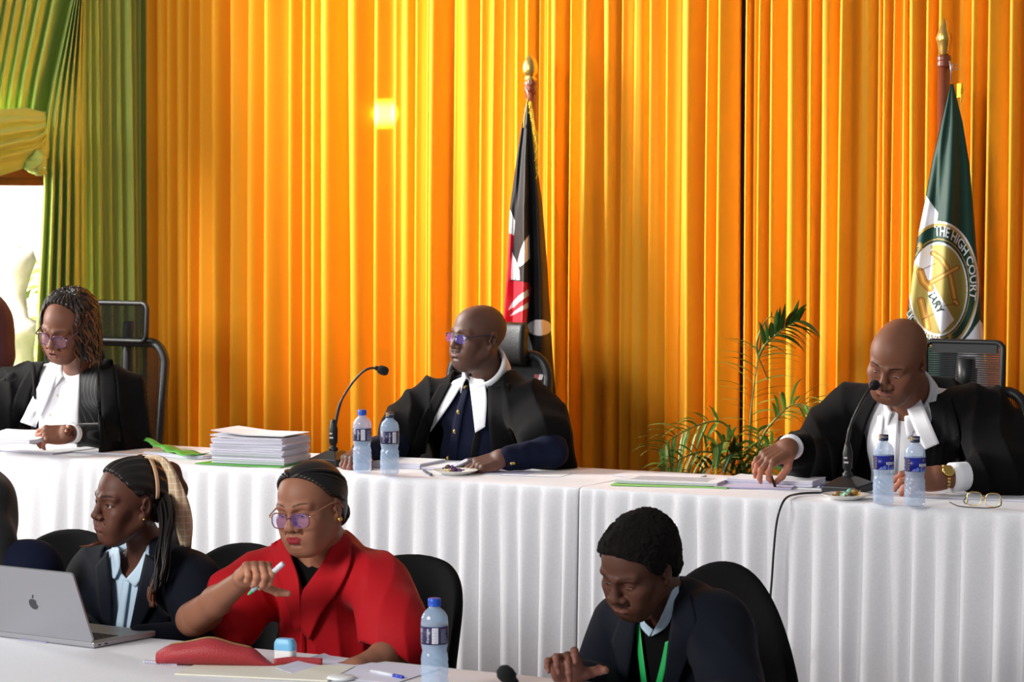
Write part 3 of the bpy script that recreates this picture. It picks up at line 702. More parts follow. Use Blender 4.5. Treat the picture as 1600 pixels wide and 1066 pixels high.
# ================================================================== PALM
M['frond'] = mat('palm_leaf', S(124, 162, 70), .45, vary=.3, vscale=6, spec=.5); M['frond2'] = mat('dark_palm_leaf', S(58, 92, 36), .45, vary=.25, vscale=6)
M['stem'] = mat('palm_stem', S(120, 128, 62), .5); M['pot'] = mat('plant_pot', S(60, 42, 34), .6); M['soil'] = mat('potting_soil', S(48, 34, 24), .95)
PD = 10.55; pc = at(1172, 760, PD); palm = root('potted_palm', 'green areca palm against the orange curtain beside the right judge', 'plant', (pc.x, pc.y, DAIS)); UP = Matrix.Translation((-pc.x, -pc.y, -DAIS))
m = MB(); m.lathe([(.11, 0), (.15, .22), (.165, .24), (.165, .27), (.145, .27), (.14, .23)], 28); m.build('pot', M['pot'], palm)
m = MB(); m.lathe([(0, .24), (.141, .235)], 28); m.build('soil', M['soil'], palm)
def leaflet(mb, p, d, L, w, droop, mi, roll):
    """narrow folded blade from p along d, bending down"""
    d = d.normalized(); side = d.cross(Vector((0, 0, 1))); side = side.normalized() if side.length > .05 else Vector((1, 0, 0)); up = side.cross(d)
    side = (side * cos(roll) + up * sin(roll)); pts = []; q = p.copy(); dd = d.copy(); k = 7
    for i in range(k):
        pts.append(q.copy()); q = q + dd * (L / (k - 1)); dd = (dd + Vector((0, 0, -droop / k))).normalized()
    V = []; Fs = []
    for i, c in enumerate(pts):
        ww = w * sin(pi * (.12 + .88 * i / (k - 1)) ** .8) if i < k - 1 else .0004
        V += [c - side * ww, c - up * ww * .35, c + side * ww]
    for i in range(k - 1):
        b = i * 3; Fs += [(b, b + 1, b + 4, b + 3), (b + 1, b + 2, b + 5, b + 4)]
    mb.put(V, Fs, mi)
def frond(path, t0, cnt, L, w, droop, mi, seed, spread=1.0, dd=(0, 0)):
    rs = random.Random(seed); n_ = len(path)
    pts = [UP @ at(x, y, PD + lerp(dd[0], dd[1], i / (n_ - 1))) for i, (x, y) in enumerate(path)]; pts = spline(pts, 40)
    m = MB(); m.tube(pts, [lerp(.006, .0015, i / 39) for i in range(40)], 7, mi=0)
    for k in range(cnt):
        f = t0 + (1 - t0) * (k / (cnt - 1)); i = min(int(f * 39), 38); p = pts[i]; tg = (pts[i + 1] - pts[i]).normalized(); sd = tg.cross(Vector((0, 1, .15))).normalized()
        ll = L * (.55 + .45 * sin(pi * (.15 + .75 * (k / cnt)))) * rs.uniform(.85, 1.1)
        for sg_ in (-1, 1):
            dv = sd * sg_ * spread * rs.uniform(.8, 1.1) + tg * rs.uniform(.55, .85) + Vector((0, rs.uniform(-.45, .25), .1))
            leaflet(m, p, dv, ll, w * rs.uniform(.8, 1.15), droop * rs.uniform(.7, 1.3), mi, rs.uniform(-.7, .7))
    return m.build('frond', [M['stem'], M['frond'], M['frond2']], palm, fixn=False)
frond([(1166, 760), (1170, 700), (1174, 640), (1182, 575), (1187, 548)], .42, 13, .19, .0042, 1.1, 1, 1, 1.25)
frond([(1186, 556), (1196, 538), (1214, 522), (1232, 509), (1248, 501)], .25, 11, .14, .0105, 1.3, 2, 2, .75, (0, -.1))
frond([(1168, 755), (1150, 690), (1128, 660), (1092, 664), (1052, 684), (1028, 706)], .45, 16, .15, .0058, 1.3, 1, 3, .85, (0, -.3))
frond([(1172, 755), (1188, 690), (1212, 655), (1240, 632), (1268, 638), (1290, 652)], .42, 16, .19, .006, 1.9, 1, 4, .8, (0, -.2))
frond([(1166, 758), (1140, 720), (1104, 706), (1066, 716), (1036, 738)], .35, 14, .14, .006, 1.2, 1, 5, .9, (0, -.35))
frond([(1168, 758), (1158, 720), (1146, 694), (1132, 690), (1116, 700)], .3, 12, .13, .007, 1.4, 1, 6, .9, (0, -.3))
frond([(1170, 760), (1180, 726), (1192, 700), (1206, 696), (1222, 704)], .25, 13, .13, .007, 1.5, 1, 7, .9, (0, -.3))
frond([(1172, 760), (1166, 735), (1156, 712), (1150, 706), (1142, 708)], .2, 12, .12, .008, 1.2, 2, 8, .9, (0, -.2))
frond([(1174, 760), (1186, 740), (1200, 726), (1216, 722), (1230, 730)], .2, 12, .12, .008, 1.2, 1, 9, .9, (0, -.3))
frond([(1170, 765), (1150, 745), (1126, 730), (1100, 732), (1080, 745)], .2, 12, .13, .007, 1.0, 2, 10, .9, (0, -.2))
frond([(1176, 765), (1178, 742), (1184, 716), (1186, 690), (1184, 672)], .3, 12, .12, .007, 1.3, 1, 12, .9, (.05, 0))
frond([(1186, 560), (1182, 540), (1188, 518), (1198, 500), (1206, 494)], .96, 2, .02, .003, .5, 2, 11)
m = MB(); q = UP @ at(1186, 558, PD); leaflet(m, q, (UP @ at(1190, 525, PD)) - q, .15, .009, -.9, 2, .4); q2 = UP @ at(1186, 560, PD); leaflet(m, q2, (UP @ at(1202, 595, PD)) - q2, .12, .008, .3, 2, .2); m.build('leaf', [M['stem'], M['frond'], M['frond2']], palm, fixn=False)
for k in range(5):
    m = MB(); x = (k - 2) * .025; m.tube(spline([(x, 0, .23), (x * 1.5, .01, .4), (x * 2.0, 0, .62)], 12), .009, 8); m.build('cane', M['stem'], palm)
# ================================================================== TABLE ITEMS
def bt(px, py, z=TZ): p = on_z(px, py, z); return Vector((p.x, p.y, z + .0015))
def ft(px, py): return bt(px, py, FZ)
# ---- bottles
def glass(name, col, rough=.03, ior=1.3):
    m = mat(name, col, rough, trans=1, ior=ior); return m
M['pet'] = mat('clear_bottle_plastic', S(200, 226, 255), .06, spec=1.0, alpha=.44)
M['water'] = glass('bottle_water', (.88, .95, 1, 1), 0, 1.2)
M['cap_blue'] = mat('blue_bottle_cap', S(34, 84, 200), .35); M['cap_navy'] = mat('navy_bottle_cap', S(40, 44, 84), .35); M['cap_gold'] = mat('gold_cap_band', S(196, 160, 90), .3, metal=.6)
M['lab_navy'] = mat('navy_bottle_label', S(50, 46, 88), .4); M['lab_blue'] = mat('blue_bottle_label', S(30, 40, 150), .35); M['lab_white'] = mat('label_white', S(232, 232, 240), .5)
M['lab_lilac'] = mat('label_lilac', S(128, 124, 210), .4); M['lab_sky'] = mat('label_sky', S(90, 140, 230), .4); M['lab_grey'] = mat('label_print_grey', S(170, 168, 190), .5)
def wrap(mb, r, a0, V, Fs, mi):
    mb.put([((r) * sin(a0 + v[0] / r), -(r) * cos(a0 + v[0] / r), v[1]) for v in V], Fs, mi, False)
def wrect(mb, r, a0, x0, x1, z0, z1, mi):
    k = max(2, int((x1 - x0) / .004)); V = [(lerp(x0, x1, i / k), z) for i in range(k + 1) for z in (z0, z1)]
    wrap(mb, r, a0, V, [(2 * i, 2 * i + 2, 2 * i + 3, 2 * i + 1) for i in range(k)], mi)
BP = [(0, .004), (.022, .002), (.029, .004), (.0325, .012), (.033, .03), (.0325, .06), (.0315, .085), (.0300, .098), (.0318, .107), (.0332, .112), (.0332, .158), (.0330, .166), (.0310, .178), (.0250, .190), (.0170, .1975), (.0135, .2005), (.0130, .206), (.0130, .214), (0, .214)]
def bottle(label, pos, rz, front, cap, fill, group=None):
    r = root('water_bottle', label, 'bottle', pos, rz, group)
    prof = []
    for (r0, z0), (r1, z1) in zip(BP, BP[1:]):
        k = max(1, int(abs(z1 - z0) / .0035)); prof += [(lerp(r0, r1, i / k), lerp(z0, z1, i / k)) for i in range(k)]
    prof.append(BP[-1])
    def wp(g, z):
        w = 0
        if .03 < z < .095: w += .0026 * abs(sin(4 * g + z * 190)) * min(1, (z - .03) / .01, (.095 - z) / .01) - .0014
        if .004 < z < .03: w += .0012 * max(0, cos(5 * g)) * (1 if z < .02 else .3)
        if .17 < z < .19: w += .0008 * abs(sin(4 * g - z * 200))
        return w
    m = MB(); m.lathe(prof, 48, warp=wp); m.build('body', M['pet'], r)
    m = MB()
    kn = 40; cp = [(.0148, .2035), (.0155, .2045), (.0155, .2075), (.0150, .2082), (.0152, .2095), (.0152, .2215), (.0145, .2225), (0, .2226)]
    m.lathe(cp, kn, warp=(lambda g, z: .0004 * cos(20 * g) if .2095 <= z <= .2215 else 0)); cb = m.build('cap', M[cap], r)
    if cap == 'cap_navy':
        m = MB(); wrect(m, .0156, R(-62), -.006, .006, .2097, .2213, 0); m.build('cap_band', M['cap_gold'], cb)
        V, Fs = text_mesh('KERINGET', .0068, 'CENTER', 0); m = MB(); wrap(m, .0158, R(20), [(v.x, v.y + .2155) for v in V], Fs, 0); m.build('cap_lettering', M['lab_white'], cb, fixn=False)
    m = MB(); m.lathe([(.0336, .1135), (.0336, .1570)], 48); lb = m.build('label', M['lab_navy'] if front != 'front' else M['lab_blue'], r); lb.modifiers.new('t', 'SOLIDIFY').thickness = .0003
    m = MB(); RR = .0340
    if front == 'front':
        wrect(m, RR, R(-75), -.018, .018, .1140, .1565, 3)
        for k in range(9): wrect(m, RR + .0002, R(-86), -.010, .004 - (k % 3) * .002, .118 + k * .004, .120 + k * .004, 2)
        for k in range(4): wrect(m, RR + .0002, R(-50), -.0022, .0022, .120 + k * .009, .1245 + k * .009, 4)
        for k, (x, h, mi) in enumerate(((-.004, .013, 0), (.010, .020, 1), (-.014, .009, 1), (.022, .010, 0))):
            V = [(x - h * 1.2, .1145), (x, .1145), (x + h * 1.2, .1145), (x + h * .1, .1145 + h), (x, .1145 + h)]; wrap(m, RR + .0003 + k * .0001, R(5), V, [(0, 1, 4), (1, 2, 3, 4)], mi)
        V, Fs = text_mesh('KERINGET', .0115, 'CENTER', 0, bold=.0006); wrap(m, RR + .0008, R(50), [(v.x, v.y + .1335) for v in V], Fs, 2)
        wrect(m, RR + .0004, R(36), -.003, .003, .146, .152, 4)
    else:
        wrect(m, RR, 0, -.0075, .0075, .1165, .1545, 2)
        for k in range(13): wrect(m, RR + .0003, 0, -.0055, .0055, .1190 + k * .0025, .1190 + k * .0025 + (.0006 if k % 3 else .0013), 5)
        for cx, wd in ((.024, .009), (-.040, .006)):
            for k in range(11): wrect(m, RR, 0, cx - wd, cx + wd - (k * 37 % 5) * .0012, .1185 + k * .0031, .1195 + k * .0031, 5)
        V, Fs = text_mesh('Keringet', .010, 'CENTER', 0); wrap(m, RR + .0003, 0, [(-.0185 - v.y, .1355 + v.x) for v in V], Fs, 2)
    m.build('label_print', [M['lab_sky'], M['lab_lilac'], M['lab_white'], M['lab_navy'], M['cap_gold'], M['lab_grey']], lb, fixn=False)
    return r
bottle('blue-capped water bottle left of the middle judge papers', bt(566, 739), R(8), 'back', 'cap_blue', .1)
bottle('dark-capped water bottle beside the blue-capped one, by the middle judge', bt(609, 744), R(32), 'back', 'cap_navy', .1)
bottle('water bottle with gold and navy cap, left of the right judge pair', bt(1380, 789.5), R(0), 'front', 'cap_navy', .1)
bottle('water bottle with gold and navy cap, right of the right judge pair', bt(1429, 793), R(8), 'front', 'cap_navy', .1)
bottle('blue-capped water bottle on the front table beside the woman in red', ft(679, 1079), R(4), 'back', 'cap_blue', .1)

# ---- microphones
M['foam'] = mat('mic_foam', S(26, 26, 28), .95, bump=.5, bscale=900); M['led'] = mat('mic_print', S(170, 170, 175), .5)
def mic(label, base, D, rz, neck, head, cable=None, hl=.042, hr=.0175, socket=.075, world=None, bw=.062):
    r = root('gooseneck_microphone', label, 'microphone', base, rz); U = unroot(r)
    m = MB(); w, d = bw, .075
    V = [(-w, -d, 0), (w, -d, 0), (w, d, 0), (-w, d, 0), (-w, -d, .024), (w, -d, .024), (w, d, .03), (-w, d, .03), (-.02, -.02, .052), (.02, -.02, .052), (.02, .03, .052), (-.02, .03, .052)]
    m.put(V, [(0, 1, 5, 4), (1, 2, 6, 5), (2, 3, 7, 6), (3, 0, 4, 7), (4, 5, 9, 8), (5, 6, 10, 9), (6, 7, 11, 10), (7, 4, 8, 11), (8, 9, 10, 11), (3, 2, 1, 0)], 0, False)
    m.build('base', M['blk'], r, bevel=.004)
    m = MB(); m.lathe([(.017, .045), (.017, .062), (.011, .066), (.011, .075), (.0155, .08), (.0165, .13), (.012, .15), (.0085, .165)], 18, (0, 0, 0)); m.build('socket', M['blk'], r)
    m = MB(); m.box((.0, -.0168, .115), (.006, .0006, .003)); m.box((.002, -.0168, .100), (.008, .0006, .003)); m.build('switch_marks', M['led'], r)
    pts = [Vector((0, 0, .16))] + [U @ q for q in neck]; pp = spline(pts, 40)
    m = MB(); m.tube(pp, [.0062 if i < 14 else .0045 for i in range(40)], 10); m.build('gooseneck', M['blk'], r)
    a, b = U @ head[0], U @ head[1]; ax = (b - a).normalized(); m = MB()
    m.xf = Matrix.Translation(a) @ Vector((0, 0, 1)).rotation_difference(ax).to_matrix().to_4x4()
    m.lathe([(.006, -.012), (.0085, -.004), (.0085, 0)], 16); m.lathe([(.008, 0), (hr * .85, .006), (hr, hl * .45), (hr * .95, hl * .75), (hr * .6, hl * .95), (0, hl)], 20)
    m.build('foam_head', M['foam'], r)
    if cable: m = MB(); m.tube(spline([U @ q for q in cable], 60), .0038, 8); m.build('cable', M['blk'], r)
    return r
b0 = bt(521, 727); d0 = b0.y
mic('gooseneck microphone between the tall paper stack and the bottles', b0, d0, TY, [at(522, 672, d0), at(531, 632, d0), at(548, 602, d0), at(566, 582, d0), at(579, 575.5, d0), at(590, 576, d0)], (at(590, 576, d0), at(612, 584, d0)))
b1 = bt(1324, 770); d1 = b1.y
mic('gooseneck microphone with trailing cable in front of the right judge', b1, d1, TY, [at(1324, 690, d1), at(1330, 662, d1), at(1344, 632, d1 + .01), at(1356, 612, d1 + .03), at(1364, 604, d1 + .06)], (at(1364, 604, d1 + .06), at(1369, 600, d1 + .10)),
    [bt(1300, 775) + Vector((0, 0, .008)), bt(1270, 774) + Vector((0, 0, .006)), bt(1245, 776) + Vector((0, 0, .006)), bt(1228, 781) + Vector((0, -.01, .005))] + [at(x, y, bt(1222, 781).y - .05 - k * .004) for k, (x, y) in enumerate(((1219, 795), (1213, 820), (1209, 860), (1206, 905), (1203, 940), (1199, 975)))] + [at(1196, 1040, 8.85), at(1190, 1180, 8.8)])
b2 = bt(-62, 706); d2 = b2.y
mic('gooseneck microphone at the left end in front of the judge in purple glasses', b2, d2, TY, [at(-58, 660, d2), at(-46, 625, d2), at(-28, 606, d2), at(-8, 598, d2), at(10, 592, d2)], (at(10, 592, d2), at(30, 584, d2)))
# front microphone rising from the front table, close to the camera
hp = at(790, 1054, 5.75); fb = Vector((hp.x + .06, hp.y - .04, FZ + .0015))
mic('black microphone head rising at the bottom edge, on the front table', fb, 0, TY2, [fb.lerp(hp, .85) + Vector((.012, 0, -.012))], (hp + Vector((.016, .008, -.014)), hp + Vector((-.012, -.006, .012))), hl=.042, hr=.0185)

# ---- paper
M['paper'] = mat('white_paper', S(236, 236, 240), .75); M['paper_e'] = mat('paper_edges', S(214, 212, 226), .8, vary=.12, vscale=3, stretch=(2, 2, 300))
M['greenfile'] = mat('green_folder', S(96, 176, 74), .5); M['lilac'] = mat('lilac_paper', S(206, 200, 226), .7); M['print'] = mat('page_print', S(110, 110, 124), .8)
def papers(name, label, c, rz, w, d, h, seed, cat='papers', group=None, mt=None, curl=0, lift=None, lines=0, parent=None, jag=.0015):
    """a leafed pad: two grids and ragged edges; c is the middle of its underside"""
    rs = np.random.RandomState(seed); nx, ny, nz = 15, 11, max(2, int(h / .003) + 1)
    def top(u, v): return h + curl * max(0, abs(u) - .35) ** 2 * 4 + (lift(u, v) if lift else 0)
    V = []; Fs = []; bdr = [(i, 0) for i in range(nx)] + [(nx - 1, j) for j in range(1, ny)] + [(i, ny - 1) for i in range(nx - 2, -1, -1)] + [(0, j) for j in range(ny - 2, 0, -1)]
    pos = lambda i, j: (i / (nx - 1) - .5, j / (ny - 1) - .5)
    for k in (0, 1):
        for i in range(nx):
            for j in range(ny):
                u, v = pos(i, j); z = top(u, v) if k else (lift(u, v) if lift else 0) + curl * max(0, abs(u) - .35) ** 2 * 4
                V.append((u * w, v * d, max(z, 0.0003 * k)))
    f = lambda k, i, j: k * nx * ny + i * ny + j
    Fs += [(f(1, i, j), f(1, i + 1, j), f(1, i + 1, j + 1), f(1, i, j + 1)) for i in range(nx - 1) for j in range(ny - 1)]
    mi = [0] * len(Fs)
    Fs += [(f(0, i, j), f(0, i, j + 1), f(0, i + 1, j + 1), f(0, i + 1, j)) for i in range(nx - 1) for j in range(ny - 1)]
    prev = [f(0, i, j) for i, j in bdr]
    for q in range(1, nz + 1):
        if q == nz: cur = [f(1, i, j) for i, j in bdr]
        else:
            cur = []
            jx, jy = rs.normal(0, jag, 2)
            for i, j in bdr:
                a, b = Vector(V[f(0, i, j)]), Vector(V[f(1, i, j)]); p = a.lerp(b, q / nz); cur.append(len(V)); V.append((p.x + jx, p.y + jy, p.z))
        nb = len(bdr); Fs += [(prev[x], prev[(x + 1) % nb], cur[(x + 1) % nb], cur[x]) for x in range(nb)]; prev = cur
    mi += [0] * ((nx - 1) * (ny - 1)) + [1] * (len(Fs) - 2 * (nx - 1) * (ny - 1))
    m = MB(); m.v = [tuple(v) for v in V]; m.f = Fs; m.m = mi; m.sm = [False] * len(Fs)
    if lines:
        for k in range(lines):
            y = d * (.36 - .72 * k / lines); x1 = w * (.38 - .2 * rs.rand() * (k % 4 == 3)); zz = lambda x: top(x / w, y / d) + .0006
            m.put([(-w * .38, y, zz(-w * .38)), (x1, y, zz(x1)), (x1, y + .0022, zz(x1)), (-w * .38, y + .0022, zz(-w * .38))], [(0, 1, 2, 3)], 2, False)
    o = m.build(name, [mt or M['paper'], M['paper_e'] if not mt else mt, M['print']], parent)
    o.location = c; o.rotation_euler = (0, 0, rz)
    return tag(o, label, cat, group) if not parent else o
# tall stack of bound documents on a green folder
sc_ = bt(407, 724)
papers('folder', 'green folder under the tall stack of documents', sc_ + Vector((-.02, -.01, 0)), TY + R(4), .36, .25, .003, 3, 'folder', mt=M['greenfile'], jag=.0005)
z = .0048; rs = random.Random(4); k = 0
while z < .098:
    h = rs.uniform(.0052, .0085); a = rs.gauss(0, 1.1); dx, dy = rs.gauss(0, .0035), rs.gauss(0, .0035)
    cu = .004 if z > .1 else 0
    papers('document', 'stapled white document in the tall stack left of the microphone', sc_ + Vector((dx, dy, z)), TY + R(6 + a), .297, .21, h, 20 + k, 'document', 'documents in the tall stack', jag=.0018, lift=(lambda u, v: .020 * max(0, -u - .1)) if z > .095 else None)
    z += h + .0006; k += 1
papers('document', 'topmost document of the tall stack, its left side curled up', sc_ + Vector((0, .004, z + .0006)), TY + R(7), .297, .21, .003, 77, 'document', jag=.001, lift=lambda u, v: .006 + .030 * max(0, -u - .05))
# left end
papers('papers', 'loose white papers between the left judge and the green folder', bt(185, 706), TY + R(3), .42, .24, .004, 5, 'papers')
papers('papers', 'white sheets half under the green folder, beside the tall stack', bt(300, 712), TY + R(-6), .30, .21, .012, 6, 'papers', curl=.02)
papers('papers', 'thin black-edged papers under the left judge pages', bt(60, 704), TY + R(-2), .36, .25, .006, 8, 'papers')
r = root('folder', 'open bright green folder lying left of the tall stack', 'folder', bt(278, 713), TY + R(-14)); P = []
for i in range(24):
    u = i / 23; P.append([(lerp(-.185, .16, u), v * lerp(.014, .06, u) - .03 * u, .012 + .045 * (1 - u) ** 1.6 + .004 * sin(u * 20) + (.004 if v else 0) - .015 * abs(v) * (1 - u)) for v in (-1, -.5, 0, .5, 1)])
m = MB(); m.grid(P, thick=.0015); m.build('cover', M['greenfile'], r)
m = MB(); m.box((.03, .02, .004), (.12, .05, .003)); m.build('back_flap', M['greenfile'], r)
# middle judge
papers('papers', 'thick pad of papers behind the two bottles by the middle judge', bt(600, 727), TY + R(4), .40, .20, .020, 9, 'papers')
papers('papers', 'open document in front of the middle judge, its right side lifted', bt(690, 731), TY + R(-4), .36, .20, .009, 10, 'papers', lift=lambda u, v: .045 * max(0, u - .18) ** 1.3 * 4)
papers('papers', 'pink-edged sheet under the middle judge hand', bt(790, 739), TY + R(6), .20, .14, .002, 19, 'papers', mt=M['lilac'])
papers('papers', 'single white sheet on the cloth right of the middle judge', bt(838, 742), TY + R(10), .22, .15, .001, 13, 'papers')
# right side
papers('folder', 'pale green folder under papers on the cloth before the palm', bt(1054, 757.5), TY + R(14), .40, .20, .003, 14, 'folder', mt=mat('pale_green_folder', S(150, 205, 110), .5), jag=.0003)
papers('papers', 'papers with printed lines lying on the pale green folder', bt(1052, 756) + Vector((0, 0, .0045)), TY + R(10), .36, .19, .010, 15, 'papers', lines=14, curl=.02)
papers('papers', 'loose sheets behind the pale green folder', bt(1030, 745), TY + R(4), .30, .14, .004, 16, 'papers')
papers('papers', 'pile of papers under the right judge reaching hand', bt(1212, 757), TY + R(8), .30, .17, .020, 17, 'papers', curl=.02)
papers('papers', 'lilac-edged leaves below the pile near the right judge hand', bt(1180, 762), TY + R(16), .26, .12, .006, 18, 'papers', mt=M['lilac'])
papers('papers', 'white document behind the folded eyeglasses at the right end', bt(1545, 778), TY + R(5), .42, .17, .004, 21, 'papers', lines=8)
papers('papers', 'small sheet behind the pair of bottles before the right judge', bt(1405, 770), TY + R(8), .20, .12, .003, 22, 'papers')
# ---- plates with sweets
M['china'] = mat('white_china', S(240, 236, 228), .25, coat=.5)
sw = [mat('sweet_wrap_yellow', S(226, 186, 40), .3), mat('sweet_wrap_purple', S(92, 64, 120), .3), mat('sweet_wrap_gold', S(150, 110, 50), .3), mat('sweet_wrap_mint', S(140, 210, 190), .3), mat('sweet_wrap_cream', S(230, 215, 150), .3), mat('sweet_wrap_dark', S(70, 52, 48), .3)]
def plate(label, c, seed, cols, names, grp):
    m = MB(); m.lathe([(.0, 0), (.045, 0), (.05, .003), (.078, .014), (.080, .016), (.078, .0165), (.05, .006), (.045, .0035), (0, .0035)], 40); p = m.build('plate', M['china']); p.location = c; tag(p, label, 'plate')
    rs = random.Random(seed)
    for k, ci in enumerate(cols):
        a = rs.uniform(0, 6.28); rr = rs.uniform(.006, .036); x, y = rr * cos(a) * 1.2, rr * sin(a); zz = .014 + (.010 if k > len(cols) - 3 else 0)
        m = MB(); d = Vector((cos(k * 1.9), sin(k * 1.9), .15)).normalized(); s_ = Vector((-d.y, d.x, 0))
        m.xf = Matrix.Translation((0, 0, 0)); m.ball((0, 0, 0), (.012, .0085, .0085), 12, 8)
        for sg_ in (-1, 1):
            V = [(sg_ * .010, 0, 0)] + [(sg_ * .019, lerp(-.008, .008, q / 5), .003 * (-1) ** q) for q in range(6)]; m.put(V, [(0, q, q + 1) for q in range(1, 6)], 0, False)
        o = m.build('sweet', sw[ci]); o.location = Vector(c) + Vector((x, y, zz)); o.rotation_euler = (rs.uniform(-.3, .3), rs.uniform(-.3, .3), k * 1.9)
        tag(o, '%s wrapped sweet on the plate %s' % (names[ci], grp), 'sweet', '%s sweets on the plate %s' % (names[ci], grp))
NM = ['yellow', 'purple', 'gold', 'mint green', 'cream', 'dark brown']
plate('small white plate of wrapped sweets before the middle judge', bt(712, 742), 3, [0, 1, 0, 1, 4, 2, 0, 1, 5], NM, 'before the middle judge')
plate('small white plate of wrapped sweets beside the right microphone base', bt(1322, 780.5), 6, [5, 0, 2, 3, 3, 0, 5, 3, 2], NM, 'beside the right microphone')
# ---- pens
M['penw'] = mat('white_pen_barrel', S(225, 228, 236), .3); M['penb'] = mat('blue_pen', S(50, 70, 190), .3); M['pengrey'] = mat('grey_pen', S(70, 78, 96), .35)
def pen(label, a, b, mats, rad=.0045, name='pen'):
    a, b = Vector(a), Vector(b); r = root(name, label, 'pen', a.lerp(b, .5)); q = a - r.location; w = b - r.location
    L = w - q; m = MB(); m.tube([q + L * .12, q + L * .72], rad, 12); m.build('barrel', mats[0], r)
    m = MB(); m.tube([q + L * .72, q + L * .99, w], [rad * 1.12, rad * 1.12, rad * .8], 12); m.build('pen_cap', mats[1], r)
    m = MB(); m.tube([q, q + L * .03, q + L * .12], [rad * .25, rad * .45, rad], 12); m.build('tip', mats[2], r); return r
up = Vector((0, 0, .005))
pen('grey pen lying left of the middle judge plate', bt(660, 737) + up, bt(674, 745) + up, [M['pengrey'], M['pengrey'], M['penw']])
pen('blue pen at the end of the paper pile, left of the right microphone', bt(1278, 765) + up, bt(1296, 759) + up, [M['penb'], M['penb'], M['penw']])
pen('slim clear pen with blue end on the front table beside the bottle', ft(578, 1052) + up, ft(630, 1063) + up, [M['penw'], M['penb'], M['penw']])
# ---- folded eyeglasses on the table
M['gold'] = mat('gold_metal', S(214, 176, 96), .25, metal=1); M['lens'] = mat('spectacle_lens', (.75, .78, .85, 1), .03, alpha=.16, spec=.8)
M['lens_blue'] = mat('blue_reflection_lens', S(120, 110, 235), .04, alpha=.16, spec=.9)  # violet-blue reflection of the lenses is put into their colour
g = root('eyeglasses', 'gold-rimmed eyeglasses lying on the cloth at the right end', 'eyeglasses', bt(1535, 794), TY + R(-8))
def rimpts(cx, cz, w, h, k=24, p=3.0): return [(cx + w * math.copysign(abs(cos(a)) ** (2 / p), cos(a)), cz + h * math.copysign(abs(sin(a)) ** (2 / p), sin(a))) for a in np.linspace(0, 2 * pi, k, endpoint=False)]
for sx in (-1, 1):
    o = rimpts(sx * .033, .023, .026, .021); m = MB(); m.tube([(x, .012 * (z / .04) , z + .002) for x, z in o], .0013, 6, closed=True); m.build('rim', M['gold'], g)
    m = MB(); m.put([(x, .012 * (z / .04), z + .002) for x, z in o], [tuple(range(len(o)))], 0, False); m.build('lens', M['lens'], g)
m = MB(); m.tube([(-.008, .008, .028), (0, .006, .031), (.008, .008, .028)], .0014, 6); m.build('bridge', M['gold'], g)
m = MB(); m.tube(spline([(-.06, .008, .028), (-.066, .0, .015), (-.072, .03, .004), (-.10, .09, .004), (-.11, .11, .006)], 20), .0016, 6); m.build('temple', M['blk'], g)
m = MB(); m.tube(spline([(.06, .008, .028), (.064, -.004, .010), (.03, -.03, .003), (-.06, -.035, .003), (-.105, -.02, .012)], 20), .0016, 6); m.build('temple', M['blk'], g)
# ---- front table
M['alu'] = mat('silver_aluminium', S(178, 178, 182), .38, metal=.75); M['alu_dark'] = mat('grey_emblem', S(96, 96, 100), .25, metal=.9); M['keys'] = mat('black_keys', S(25, 25, 27), .6); M['screen'] = mat('dark_screen', S(12, 12, 16), .1)
hA = ft(-42, 985); hB = ft(143, 1008)        # hinge line
lapyaw = atan2(hB.y - hA.y, hB.x - hA.x); mid = ft(140, 1009); LW = .36
lap = root('laptop', 'open silver laptop on the front table, its lid to the camera', 'laptop', ft(68, 1005), lapyaw)
LL = LW / 2
m = MB(); m.box((0, .124, .008), (LL, .122, .0075), bev=.003); b_ = m.build('base', M['alu'], lap)
m = MB()
for i in range(14):
    for j in range(5): m.box((-LL + .035 + i * .0222, .04 + j * .0195, .0157), (.0095, .0082, .0006))
m.build('keyboard', M['keys'], b_)
m = MB(); m.box((-LL + .012, .02, .006), (.0015, .012, .002)); m.box((LL + .0002, .05, .007), (.0004, .006, .0018)); m.box((LL + .0002, .025, .007), (.0004, .005, .0016)); m.build('ports', M['keys'], b_)
m = MB(); m.xf = Matrix.Translation((0, .004, .017)) @ Matrix.Rotation(R(22), 4, 'X'); o = rrect(LL, .103, .010, 5)
m.prism([(x, z + .103) for x, z in o], -.003, .003, plane='xz'); li = m.build('lid', M['alu'], lap)
m = MB(); m.xf = Matrix.Translation((0, .004, .017)) @ Matrix.Rotation(R(22), 4, 'X'); m.box((0, .0034, .103), (LL - .008, .0004, .095)); m.build('screen', M['screen'], li)
m = MB(); m.xf = Matrix.Translation((0, .004, .017)) @ Matrix.Rotation(R(22), 4, 'X') @ Matrix.Translation((0, -.0034, .099))
ap = []
for a in np.linspace(0, 2 * pi, 60, endpoint=False):
    rr = .0165 * (1 - .10 * math.exp(-((a - pi / 2 + (2 * pi if a - pi / 2 < -pi else 0)) / .35) ** 2) - .07 * math.exp(-((a - 3 * pi / 2) / .28) ** 2)); x, z = rr * cos(a) * .95, rr * sin(a)
    dx, dz = x - .0195, z - .003
    if dx * dx + dz * dz < .0088 ** 2: k_ = .0088 / sqrt(dx * dx + dz * dz); x, z = .0195 + dx * k_, .003 + dz * k_
    ap.append((x, z))
m.prism(ap, -.0004, .0004, plane='xz'); lf = [(0.001 + .009 * s_ * 1.0, .0185 + .010 * s_ + (.0045 * sin(pi * s_))) for s_ in np.linspace(0, 1, 8)] + [(0.001 + .009 * s_, .0185 + .010 * s_ - .0045 * sin(pi * s_)) for s_ in np.linspace(1, 0, 8)[1:-1]]
m.prism(lf, -.0004, .0004, plane='xz'); m.build('lid_emblem', M['alu_dark'], li)
